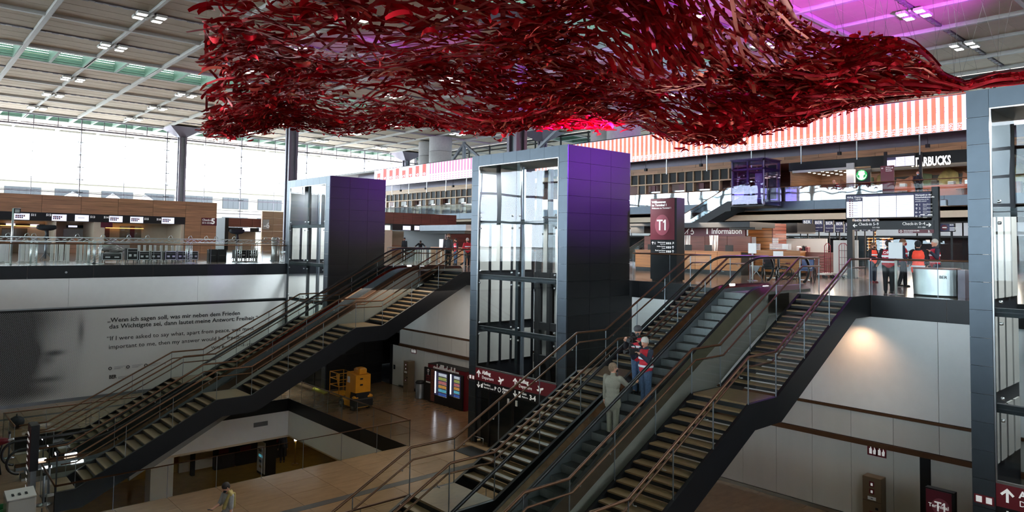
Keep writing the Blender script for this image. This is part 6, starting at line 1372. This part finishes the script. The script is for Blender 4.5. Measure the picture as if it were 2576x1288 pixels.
FAR = [pz(x, y, z) for x, y, z in EDG]; NEAR = [np.array(p) for p in NEA]+[pz(x, y, z) for x, y, z in NPX]
uF = np.linspace(0, 1, len(FAR)); uF = np.array([0, .04, .07, .10, .14, .18, .20, .25, .28, .34, .40, .50, .55, .58, .61, .64, .67, .70, .73, .77, .80, .83, .88, .93, .97, 1.0])
uN = np.array([0, .10, .22, .34, .44, .52, .56, .62, .66, .72, .77, .81, .86, .91, .94, .97, 1.0])
FARa, NEARa = np.array(FAR), np.array(NEAR)
def curve(us, pts, u): return np.stack([np.interp(u, us, pts[:, k]) for k in range(3)], -1)
def surf(u, v):
    u = np.clip(np.asarray(u, float), 0, 1); v = np.clip(np.asarray(v, float), 0, 1)
    p = curve(uF, FARa, u)*(1-v)[..., None]+curve(uN, NEARa, u)*v[..., None]
    e = np.minimum(1, 6*v)*np.minimum(1, 6*(1-v))
    e2 = e*np.minimum(1, 10*u+.25)
    wd = np.minimum(1, np.linalg.norm(curve(uF, FARa, u)-curve(uN, NEARa, u), axis=-1)/22)
    p[..., 2] += wd*e2*(.55*np.sin(9*u+5*v)+.5*np.sin(17*u-9*v+1)+.35*np.sin(4*u+16*v)+.25*np.sin(30*u+3*v))+.25*np.sin(7*v*2*PI)*(u < .02)
    return p
mr = bpy.data.materials.new('red_aluminium'); mr.use_nodes = True; nt = mr.node_tree; b = nt.nodes['Principled BSDF']
ge = nt.nodes.new('ShaderNodeNewGeometry'); rp = nt.nodes.new('ShaderNodeValToRGB'); e = rp.color_ramp.elements
e[0].position = 0; e[0].color = (*lin((150, 4, 18)), 1); e[1].position = 1; e[1].color = (*lin((224, 130, 106)), 1)  # salmon end puts the light caught by some ribbons into the colour
for q, c in ((.45, (186, 6, 24)), (.80, (208, 12, 30)), (.92, (196, 64, 52))): k = e.new(q); k.color = (*lin(c), 1)
oi = nt.nodes.new('ShaderNodeObjectInfo'); ad = nt.nodes.new('ShaderNodeMath'); ad.operation = 'ADD'; fr = nt.nodes.new('ShaderNodeMath'); fr.operation = 'FRACT'
nt.links.new(ge.outputs['Random Per Island'], ad.inputs[0]); nt.links.new(oi.outputs['Random'], ad.inputs[1]); nt.links.new(ad.outputs[0], fr.inputs[0]); nt.links.new(fr.outputs[0], rp.inputs[0]); nt.links.new(rp.outputs[0], b.inputs['Base Color'])
b.inputs['Roughness'].default_value = .45; b.inputs['Metallic'].default_value = .6; b.inputs['Specular IOR Level'].default_value = .3; MAT['red_aluminium'] = mr
M('red_band', (166, 5, 22), .42, .6, .1); M('violet_lit_band', (206, 40, 96), .4, .2, .05)  # pink edge colour imitates violet floodlight on the red metal
scu = thing('carpet_sculpture', 'huge red woven ribbon sculpture hanging like a wavy carpet below the ceiling', 'sculpture', (22, 30, 9))
def ribbon(u, v, ang, L, w, curl, off, tw, nseg=6):
    eps = 1e-3; p = surf(u, v); wl = np.linalg.norm(curve(uF, FARa, u)-curve(uN, NEARa, u)); L = min(L, .3+1.1*min(v, 1-v)*wl); off *= min(1, .15+wl/14); du = (surf(u+eps, v)-p); dv = (surf(u, v+eps)-p)
    tu, tv = du/np.linalg.norm(du), dv/np.linalg.norm(dv); n = np.cross(tu, tv); n /= np.linalg.norm(n)
    d = math.cos(ang)*tu+math.sin(ang)*tv; d /= np.linalg.norm(d); s = np.cross(n, d); out = []
    for i in range(nseg+1):
        q = i/nseg-.5; bend = curl*q
        c = p+d*(L*math.sin(bend)/max(abs(curl), 1e-3)*np.sign(curl) if abs(curl) > 1e-3 else L*q)+n*(off+L*(1-math.cos(bend))/max(abs(curl), 1e-3)*np.sign(curl))
        a = tw*q+off*3; ww = w*(1-.35*abs(2*q)**3); side = s*math.cos(a)+n*math.sin(a); out += [c-side*ww/2, c+side*ww/2]
    return out
FS = [(2*i, 2*i+1, 2*i+3, 2*i+2) for i in range(6)]
def density(u, v): return .55+.6*math.sin(13*u+9*v)*math.sin(8*v-6*u+1)+.3*math.sin(31*u+7*v)*math.sin(19*v-11*u)
rs = random.Random(21)
def rnd():
    while True:
        u, v = rs.random()**.95, rs.random()**1.25
        if v > .80 and u < .4: continue
        if rs.random() > min(1, .06+np.linalg.norm(curve(uF, FARa, u)-curve(uN, NEARa, u))/26): continue
        if rs.random() < .12+.85*density(u, v): return u, v
def draw(k):
    u, v = rnd(); ang = rs.gauss(0, .28)+(.45*math.sin(5*u+4*v))
    if rs.random() < .5: return ribbon(u, v, ang, rs.uniform(.9, 2.2), rs.uniform(.13, .30), rs.uniform(-1.5, 1.5), rs.gauss(0, .12), rs.uniform(-1.0, 1.0))
    if rs.random() < .22: ang = rs.uniform(0, 2*PI)
    return ribbon(u, v, ang, rs.uniform(.35, 1.2), rs.uniform(.10, .24), rs.uniform(-3.2, 3.2), rs.gauss(0, .18), rs.uniform(-2.4, 2.4))
for k in range(300): MB().add(draw(k), FS, 0, True).build('ribbon', 'red_aluminium', scu)
vs, fs = [], []
for k in range(8200):
    o0 = len(vs); vs += draw(k); fs += [tuple(i+o0 for i in f) for f in FS]
for k in range(1800):           # denser, shorter strips towards the hanging edges
    u = rs.random(); v = abs(rs.gauss(0, .07)); 
    if rs.random() < .25 and u > .45: v = 1-abs(rs.gauss(0, .08))
    o0 = len(vs); vs += ribbon(u, min(.999, v), rs.gauss(0, .5), rs.uniform(.4, 1.3), rs.uniform(.07, .16), rs.uniform(-2.5, 2.5), rs.gauss(0, .22), rs.uniform(-2, 2)); fs += [tuple(i+o0 for i in f) for f in FS]
mass = MB(); mass.v = [tuple(map(float, p)) for p in vs]; mass.f = fs; mass.m = [0]*len(fs); mass.sm = [True]*len(fs)
mass.build('ribbon_weave', 'red_aluminium', scu, kind='stuff')
def band(pts, w, m, name, up=None):
    n = len(pts); vv = []
    for i, p in enumerate(pts):
        d = pts[min(i+1, n-1)]-pts[max(i-1, 0)]; d /= np.linalg.norm(d)+1e-9
        s = np.array([0, 0, 1.0]) if up is None else np.cross(d, [0, 0, 1]); s = s/np.linalg.norm(s); vv += [p-s*w/2, p+s*w/2]
    return MB().add(vv, [(2*i, 2*i+1, 2*i+3, 2*i+2) for i in range(n-1)], 0, True).build(name, m, scu)
for k in range(120):
    u0 = rs.uniform(-.1, .7); u1 = u0+rs.uniform(.25, .6); v0 = rs.random()*.95; v1 = min(1, max(0, v0+rs.uniform(-.35, .35))); us = np.linspace(max(0, u0), min(1, u1), 40); q = np.linspace(0, 1, 40)
    vv = np.clip(v0+(v1-v0)*q+.05*np.sin(9*q+k), 0, 1); p = surf(us, vv); p[:, 2] += rs.uniform(-.25, .25); band(list(p), rs.uniform(.08, .20), 'red_band', 'long_band', up=None if k % 4 == 0 else 1)
for k in range(26):
    v = np.linspace(rs.uniform(0, .4), rs.uniform(.6, 1), 30); u = rs.random()+.12*np.sin(3*v+k); p = surf(np.clip(u, 0, 1), v); band(list(p), rs.uniform(.1, .2), 'red_band', 'cross_band', up=1)
band(list(surf(np.linspace(0, 1, 140), np.zeros(140))), .12, 'red_band', 'edge_band')
band(list(surf(np.linspace(.36, 1, 90), np.ones(90))), .22, 'violet_lit_band', 'edge_band', up=1); band(list(surf(np.zeros(40), np.linspace(0, 1, 40))), .14, 'red_band', 'edge_band')
for k in range(46):
    u = rs.random(); v = rs.random() if k > 16 else 1.0
    if k <= 16: u = rs.uniform(.5, 1)
    p = surf(u, v); dx, dy = rs.uniform(-3, 3), rs.uniform(-3, 3); MB().tube([p, (p[0]+dx, p[1]+dy, 19.8)], .006, 4).build('suspension_cable', 'cladding', scu)
# ================================================================== people: one continuous body each, clothes as children
def cap(bm_, p0, p1, r0, r1, n=10, flat=None):      # tapered closed capsule
    p0, p1 = Vector(p0), Vector(p1); d = (p1-p0); L = d.length; d = d/L if L > 1e-6 else Vector((0, 0, 1))
    pts, rr = [], []
    for k in range(4): a = -PI/2+PI/2*(k+.35)/4; pts.append(p0+d*r0*math.sin(a)); rr.append(r0*math.cos(a))
    pts += [p0, p1]; rr += [r0, r1]
    for k in range(4): a = PI/2*(k+.65)/4; pts.append(p1+d*r1*math.sin(a)); rr.append(r1*math.cos(a))
    bm_.tube(pts, rr, n); return bm_
TMP = bpy.data.scenes.new('workbench')
def fuse(mb, name, m, parent, vox, smooth=4):        # melt overlapping solids into one skin
    me = bpy.data.meshes.new(name); me.from_pydata(mb.v, [], mb.f); o = bpy.data.objects.new(name, me); TMP.collection.objects.link(o)
    r = o.modifiers.new('r', 'REMESH'); r.mode = 'VOXEL'; r.voxel_size = vox; r.use_smooth_shade = True
    s = o.modifiers.new('s', 'SMOOTH'); s.iterations = smooth; s.factor = .5
    vl = TMP.view_layers[0]; vl.update(); dg = vl.depsgraph; m2 = bpy.data.meshes.new_from_object(o.evaluated_get(dg)); o.modifiers.clear(); o.data = m2; bpy.data.meshes.remove(me); m2.name = name
    m2.materials.clear(); m2.materials.append(mm(m))
    for p in m2.polygons: p.use_smooth = True
    TMP.collection.objects.unlink(o); COL.objects.link(o); o.parent = parent; return o
def V(*a): return Vector(a)
def dirv(az, el):       # az: outwards angle to the left (+y), el measured from straight down
    return V(math.sin(el)*math.cos(az), math.sin(el)*math.sin(az), -math.cos(el))
def person(loc, rz, label, h=1.75, top='cloth_black', legs='cloth_black', vest=None, hair='hair_dark', mask=None, shoe='dark', lean=0, nod=0, turn=0, armL=((1.2, .15), (.9, .2)), armR=((-1.2, .15), (-.9, .2)), legL=(0, 0), legR=(0, 0), coat=0, long_hair=False, cap_=None, fat=1.0, short=False, vox=.014, detail=True, vest_long=0, stride_drop=None):
    t = thing('person', label, 'person', (0, 0, 0)); s = h/1.75
    hip = V(0, 0, .93)*s
    up = V(math.sin(lean), 0, math.cos(lean)); chest = hip+up*.33*s; neck = hip+up*.53*s; nk = V(math.sin(lean+nod*.5), 0, math.cos(lean+nod*.5)); skull = neck+nk*.135*s
    fw = V(math.cos(turn)*math.cos(nod+lean), math.sin(turn)*math.cos(nod+lean), -math.sin(nod+lean)); hu = V(math.sin(nod+lean)*math.cos(turn), math.sin(nod+lean)*math.sin(turn), math.cos(nod+lean)); hs = hu.cross(fw)
    hc = skull+hu*.035*s+fw*.015*s
    J = {}
    for sd, arm in ((1, armL), (-1, armR)):
        sh = neck+V(0, sd*.185*s*fat, -.055*s); e = sh+dirv(*arm[0])*.29*s; w = e+dirv(*arm[1])*.25*s; J[sd] = (sh, e, w, (w-e).normalized())
    K = {}
    for sd, lg in ((1, legL), (-1, legR)):
        hp = hip+V(0, sd*.095*s, -.03*s); kn = hp+V(math.sin(lg[0]), 0, -math.cos(lg[0]))*.42*s; an = kn+V(math.sin(lg[1]), 0, -math.cos(lg[1]))*.40*s; K[sd] = (hp, kn, an)
    def oval(m_, c, rx, ry, rz): m_.ell(c, rx, ry, rz, 12, 8)
    def torso(m_, g=0.0, low=0.0):
        oval(m_, hip+V(0, 0, .02*s), (.115+g)*s*fat, (.165+g)*s*fat, .15*s); oval(m_, hip+up*.17*s, (.108+g)*s*fat, (.150+g)*s*fat, .19*s); oval(m_, chest, (.122+g)*s*fat, (.178+g)*s*fat, .20*s); oval(m_, neck-up*.08*s, (.085+g)*s, (.185+g)*s*fat, .08*s)
        if low: oval(m_, hip+V(0, 0, -low*.5*s), (.135+g)*s*fat, (.19+g)*s*fat, (low*.5+.10)*s)
    def arms(m_, g=0.0, part=1.0):
        for sd in (1, -1):
            sh, e, w, d = J[sd]; cap(m_, sh, e, (.056+g)*s, (.044+g)*s)
            if part >= 1: cap(m_, e, w, (.043+g)*s, (.031+g)*s)
    def legsf(m_, g=0.0):
        for sd in (1, -1): hp, kn, an = K[sd]; cap(m_, hp, kn, (.088+g)*s, (.058+g)*s); cap(m_, kn, an, (.055+g)*s, (.040+g)*s)
    b = MB(); torso(b); arms(b); legsf(b)
    cap(b, neck-nk*.04*s, skull, .058*s, .052*s)
    b.ell((0, 0, 0), .099*s, .083*s, .124*s, 14, 10); n0 = len(b.v)-(14*9+2)     # head
    R = Matrix((fw, hs, hu)).transposed()
    for i in range(n0, len(b.v)): q = Vector(b.v[i]); q.y *= (1.0 if q.z > 0 else 1+q.z/s*1.6); b.v[i] = tuple(hc+R @ q)
    def HP(x, y, z): return hc+R @ (V(x, y, z)*s*1.11)
    cap(b, HP(.078, 0, .02), HP(.10, 0, -.022), .011*s, .017*s, 8); cap(b, HP(.045, 0, -.075), HP(.068, 0, -.092), .032*s, .022*s, 8)
    for sd in (1, -1): cap(b, HP(-.005, sd*.076, .022), HP(-.012, sd*.080, -.02), .014*s, .011*s, 7)
    for sd in (1, -1):
        sh, e, w, d = J[sd]; sidev = d.cross(V(0, 0, 1)); sidev = sidev.normalized() if sidev.length > .2 else V(1, 0, 0); nrm = sidev.cross(d).normalized()*sd
        pal = w+d*.075*s; cap(b, w, pal, .026*s, .030*s)
        for fk in range(4):
            o_ = sidev*(fk-1.5)*.021*s; L = (.062, .074, .068, .052)[fk]*s; a = pal+o_+d*.02*s; k1 = a+d*L*.55-nrm*.008*s; k2 = k1+d*L*.35-nrm*L*.45; cap(b, pal+o_*.7, a, .011*s, .0105*s, 6); cap(b, a, k1, .0105*s, .0095*s, 6); cap(b, k1, k2, .0095*s, .008*s, 6)
        th = w+d*.03*s+sidev*.030*s; cap(b, th, th+d*.035*s+sidev*.022*s, .013*s, .0105*s, 6); cap(b, th+d*.035*s+sidev*.022*s, th+d*.065*s+sidev*.018*s-nrm*.012*s, .0105*s, .008*s, 6)
    for sd in (1, -1): hp, kn, an = K[sd]; cap(b, an, an+V(.09, 0, -.055)*s, .035*s, .03*s)
    fuse(b, 'body', 'skin', t, vox*.72 if detail else vox, 2)
    m_ = MB(); legsf(m_, .026); oval(m_, hip+V(0, 0, .0), .13*s*fat, .185*s*fat, .13*s); fuse(m_, 'trousers', legs, t, vox)
    m_ = MB(); torso(m_, .018, coat); arms(m_, .020, .5 if short else 1.0)
    if not short: cap(m_, neck-up*.03*s, neck+nk*.035*s, .072*s, .066*s)
    fuse(m_, 'jacket' if not short else 'shirt', top, t, vox, 8)
    if vest:
        m_ = MB(); torso(m_, .034, vest_long); v_ = fuse(m_, 'vest', vest, t, vox)
        for zz in ((.10, .30) if not vest_long else (-.02, .20)):
            c = hip+up*zz*s; rx, ry = (.122+.040)*s*fat, (.165+.044)*s*fat; q = MB(); n = 26
            q.add([c+V(rx*math.cos(2*PI*k/n), ry*math.sin(2*PI*k/n), dz) for dz in (-.028*s, .028*s) for k in range(n)], [(k, (k+1) % n, n+(k+1) % n, n+k) for k in range(n)], 0, True); r_ = q.build('reflective_band', 'reflective'); r_.parent = v_
    for sd in (1, -1):
        hp, kn, an = K[sd]; m_ = MB(); cap(m_, an+V(-.02, 0, -.045)*s, an+V(.13, 0, -.058)*s, .048*s, .036*s); m_.box(an.x-.07*s, an.x+.165*s, an.y-.042*s, an.y+.042*s, an.z-.092*s, an.z-.07*s); fuse(m_, 'shoe', shoe, t, vox, 2)
    m_ = MB(); m_.ell((0, 0, 0), .114*s, .099*s, .108*s, 14, 9); n0 = 0
    for i in range(len(m_.v)): q = Vector(m_.v[i]); m_.v[i] = tuple(HP(0, 0, 0)+R @ (q+V(-.022, 0, .042)*s))
    m_.ell(tuple(HP(-.045, 0, -.0)), .076*s, .086*s, .088*s)
    if long_hair: cap(m_, HP(-.06, 0, .02), HP(-.085, 0, -.14), .075*s, .06*s)
    fuse(m_, 'hair', hair, t, .011, 3)
    if cap_:
        m_ = MB(); m_.ell((0, 0, 0), .122*s, .108*s, .095*s, 14, 9)
        for i in range(len(m_.v)): q = Vector(m_.v[i]); m_.v[i] = tuple(HP(-.005, 0, .06)+R @ q)
        fuse(m_, 'cap', cap_, t, .012, 2)
    fc = MB()
    for sd in (1, -1): fc.ell(tuple(HP(.078, sd*.030, .022)), .008*s, .012*s, .007*s, 8, 6)
    fc.build('eye', 'dark', t).parent = t
    if mask:
        m_ = MB(); cap(m_, HP(.048, 0, -.04), HP(.060, 0, -.052), .064*s, .054*s); fuse(m_, 'face_mask', mask, t, .011, 3)
    else: MB().tube([HP(.082, .02, -.05), HP(.089, 0, -.052), HP(.082, -.02, -.05)], .005*s, 5).build('mouth', 'vest_red', t)
    low = min(K[sd][2].z for sd in (1, -1))-.092*s
    t.location = (loc[0], loc[1], loc[2]-low); t.rotation_euler = (0, 0, rz)
    return t, J, HP, s
def held(t, mb, name, m): o = mb.build(name, m); o.parent = t; return o
A2 = math.atan2
# departure level, by the nearest tower
q = pz(2197, 711, 0); person((q[0], q[1], 0), A2(-.3, -.9)+.9, 'person in a bright orange vest with dark mask and red shoes, standing side-on', 1.68, 'cloth_black', 'cloth_navy', 'vest_orange', 'hair_brown', 'mask_black', 'shoe_red', armL=((1.0, .3), (-.3, 1.5)), armR=((-1.0, .3), (.3, 1.5)), nod=.1, long_hair=True)
q = pz(2213, 712, 0); person((q[0]+.5, q[1]-.35, 0), 1.2, 'person in black half hidden between the orange vest and the lettered red vest', 1.70, 'cloth_black', 'cloth_black', None, 'hair_dark', None, 'dark', long_hair=True, detail=False)
t, J, HP, s = person((25.1, 9.12, 0), .45, 'person seen from behind in a red vest with white lettering, black trousers', 1.72, 'cloth_black', 'cloth_black', 'vest_red', 'hair_dark', None, 'dark', armL=((1.2, .25), (.2, .9)), armR=((-1.2, .25), (-.3, .8)), fat=1.06)
FB = Matrix(((0, 0, -1), (-1, 0, 0), (0, 1, 0)))
for z, w_, sz in ((1.30, 'ORAT', .13), (1.19, 'Logistik-Team', .075)): o = text(w_, (-.178*s, .0, z*s), sz, FB, 'white_print', None, 'CENTER', .002); o.parent = t; o.location = (-.185, 0, z*s)
person((29.4, 10.15, 0), -1.25, 'man in a navy jacket and red vest with a dark red mask, standing sideways', 1.82, 'cloth_navy', 'cloth_black', 'vest_red', 'hair_brown', 'mask_red', 'dark', legL=(.12, .02), legR=(-.10, -.25), armL=((1.0, .25), (.3, 1.2)), armR=((-1.1, .2), (-.2, .7)))
person((25.73, 8.42, 0), .35, 'person with a black hood in a long orange vest, seen from behind', 1.70, 'cloth_black', 'cloth_black', 'vest_orange', 'cloth_black', None, 'dark', armL=((1.0, .25), (.2, 1.0)), armR=((-1.0, .25), (-.2, 1.0)), vest_long=.26, cap_='cloth_black', nod=.15)
q = px(2311, 660, 28.6); person((28.6, q[1], 0), -2.5, 'dark-haired person in a red top half hidden behind the orange-vested person', 1.72, 'cloth_black', 'cloth_black', 'vest_red', 'hair_dark', None, 'dark', detail=False)
q = px(2352, 660, 26.6); person((26.6, q[1], 0), 2.3, 'white-haired man in navy and a red vest behind the silver desk', 1.78, 'cloth_navy', 'cloth_navy', 'vest_red', 'hair_grey', None, 'dark', armL=((1.0, .4), (-.5, 2.4)), armR=((-1.1, .2), (-.3, .8)), turn=.3)
# departure level at the farther stairs
def look(p): return A2(-p[1], -p[0])
q = px(1127, 650, 25.6); person((25.6, q[1], 0), look(q)+.1, 'tall bearded man in a grey zip jumper facing the viewer at the farther stair head', 1.97, 'cloth_dgrey', 'cloth_black', None, 'hair_brown', 'hair_dark', 'dark', fat=1.02)
q = px(1146, 650, 28.8); person((28.8, q[1], 0), look(q)-1.0, 'man in a black jacket with a red vest, turned sideways next to the tall man', 1.72, 'cloth_black', 'denim', 'vest_red', 'hair_dark', 'mask_black', 'dark', armR=((-.6, .5), (.3, 1.4)))
q = px(1175, 650, 26.9); person((26.9, q[1], 0), look(q)+.3, 'grey-haired woman in a red vest with white bands beside the middle lift tower', 1.74, 'vest_red', 'cloth_black', 'vest_red', 'hair_grey', 'mask_black', 'dark', armL=((1.0, .4), (-.6, 1.5)), armR=((-1.0, .4), (.6, 1.5)), nod=.2)
q = px(1017, 640, 37.2); person((37.2, q[1], 0), look(q)-.5, 'man in a dark suit behind the white table, looking down sideways', 1.86, 'cloth_black', 'cloth_black', None, 'hair_dark', None, 'dark', nod=.2)
q = px(1057, 640, 37.2); person((37.2, q[1], 0), look(q), 'person in black bending far forward over the white table beside the cardboard box', 1.80, 'cloth_black', 'cloth_black', None, 'hair_dark', None, 'dark', lean=.75, nod=.2, armL=((1.0, .9), (.3, 1.4)), armR=((-1.0, .9), (-.3, 1.4)))
# gallery
q = px(2311, 470, 54.45); person((54.62, q[1]+.1, ZG), look(q), 'man with a pale blue mask on the gallery before the cafe, hands on a phone', 1.78, 'cloth_black', 'cloth_black', None, 'skin', 'mask_blue', 'dark', armL=((1.0, .4), (-.6, 1.6)), armR=((-1.0, .4), (.6, 1.6)), nod=.25)
q = px(2112, 475, 55.6); person((55.6, q[1], ZG), 1.9, 'worker in a red vest bending over behind the gallery glass', 1.72, 'cloth_tan', 'cloth_black', 'vest_red', 'skin', None, 'dark', lean=.6, armL=((.4, 1.2), (.2, 1.5)), armR=((-.4, 1.2), (-.2, 1.5)), detail=False)
# on the escalator
def step_at(x): k = math.ceil((NX-x)/.374); return -.2*k
_c = pz(1537, 1083, -4.4); 
xg = 14.05; zg = step_at(xg); 
# find the step on which the measured feet fall
def on_step(xp, yp, Y):
    p = py(xp, yp, Y); k = round((NX-p[0]+.18)/.374); return NX-.374*k+.20, -.2*k
x, z = on_step(1540, 1084, 11.9)
t, J, HP, s = person((x, 11.85, z), .12, 'grey-haired man in a grey suit riding the escalator upwards, hand on the rail', 1.80, 'cloth_grey', 'cloth_grey', None, 'hair_mixed', 'mask_black', 'dark', armR=((-.55, .85), (-.15, 1.75)), armL=((1.3, .12), (1.0, .1)), turn=-.55, coat=.28, fat=1.10, vox=.011)
x, z = on_step(1632, 1000, 11.9); x -= .374; z -= .2
t, J, HP, s = person((x, 11.66, z), PI-.25, 'white-haired man in a red vest holding a video camera, facing down the escalator', 1.80, 'cloth_navy', 'denim', 'vest_red', 'hair_grey', None, 'dark', armL=((.6, .75), (-.5, 2.25)), armR=((-.6, .75), (.5, 2.25)), nod=.3, turn=.2, fat=1.08, vox=.011)
def video(w, rz, lab):
    c = thing('video_camera', lab, 'camera', (0, 0, 0)); MB().cbox(-.16, .14, -.06, .06, -.07, .09, .02).build('body', 'dark', c); MB().tube([(.14, 0, .01), (.27, 0, .01)], .055, 12).build('lens', 'rubber', c); MB().tube([(-.1, 0, .09), (-.08, 0, .16), (.1, 0, .16), (.12, 0, .09)], .014, 6).build('grip', 'dark', c); MB().cbox(-.02, .10, -.03, .03, .16, .21, .01).build('microphone', 'cloth_black', c)
    c.location = w; c.rotation_euler = (0, 0, rz)
def world(t, p): return Vector(t.location)+Matrix.Rotation(t.rotation_euler.z, 3, 'Z') @ Vector(p)
hp = (J[1][2]+J[-1][2])/2+V(.10, 0, .06); video(world(t, hp), PI-.25, 'dark video camera held by the white-haired man on the escalator')
x2, z2 = x, z
t, J, HP, s = person((x+.374, 12.20, z+.2), PI+.2, 'person in a grey cap and scarf behind a big camera, half hidden on the escalator', 1.82, 'cloth_black', 'denim', 'vest_red', 'cloth_dgrey', 'cloth_dgrey', 'dark', armL=((.6, .75), (-.5, 2.3)), armR=((-.6, .75), (.5, 2.3)), nod=.25, cap_='cloth_dgrey', vox=.011)
hp = (J[1][2]+J[-1][2])/2+V(.10, .05, .08); video(world(t, hp), PI+.2, 'big black shoulder camera held by the person with the grey cap')
# lower concourse, at the lower frame edge
t, J, HP, s = person((7.55, 20.15, G), PI+.15, 'dark-haired man in a pale tee shirt, khaki jumper over his shoulder, reading a phone', 1.78, 'tee_grey', 'cloth_navy', None, 'hair_dark', 'mask_black', 'dark', nod=.55, armL=((1.0, .12), (.8, .12)), armR=((-.35, .4), (.3, 1.35)), short=True, vox=.011)
m_ = MB()
cap(m_, (-.02, .17, 1.47), (-.10, -.02, 1.50), .05, .045); cap(m_, (.06, .17, 1.45), (.13, .05, 1.12), .05, .06); cap(m_, (-.10, .12, 1.45), (-.15, .05, 1.1), .06, .06); cap(m_, (.02, .2, 1.47), (.0, .06, 1.52), .05, .05)
fuse(m_, 'jumper', 'cloth_khaki', t, .013)
ph = MB().cbox(-.07, .07, -.035, .035, -.006, .006, .004).build('phone', 'dark'); tag(ph, 'phone in the hand of the man at the lower frame edge', 'phone'); ph.location = world(t, J[-1][2]+J[-1][3]*.10*s+V(0, 0, .03)); ph.rotation_euler = (0, -.3, PI)
q = pz(728, 1172, -12); person((q[0], q[1]+1, -12), look(q), 'person in dark clothes standing on the yellow station floor beside the brass post', 1.7, 'cloth_black', 'cloth_black', None, 'hair_dark', None, 'dark', detail=False)
bpy.data.scenes.remove(TMP)
# ================================================================== lettering: widths, then plain meshes
bpy.context.view_layer.update()
for o, wdt in FIT:
    d = o.dimensions.x
    if d > 1e-4: o.scale.x = wdt/d
bpy.context.view_layer.update()
_dg = bpy.context.evaluated_depsgraph_get()
for o in [o for o in SC.objects if o.type == 'FONT']:
    me = bpy.data.meshes.new_from_object(o.evaluated_get(_dg)); nm = o.name; n = bpy.data.objects.new('lettering', me); COL.objects.link(n)
    n.parent = o.parent; n.location = o.location; n.rotation_euler = o.rotation_euler; n.scale = o.scale
    bpy.data.objects.remove(o)
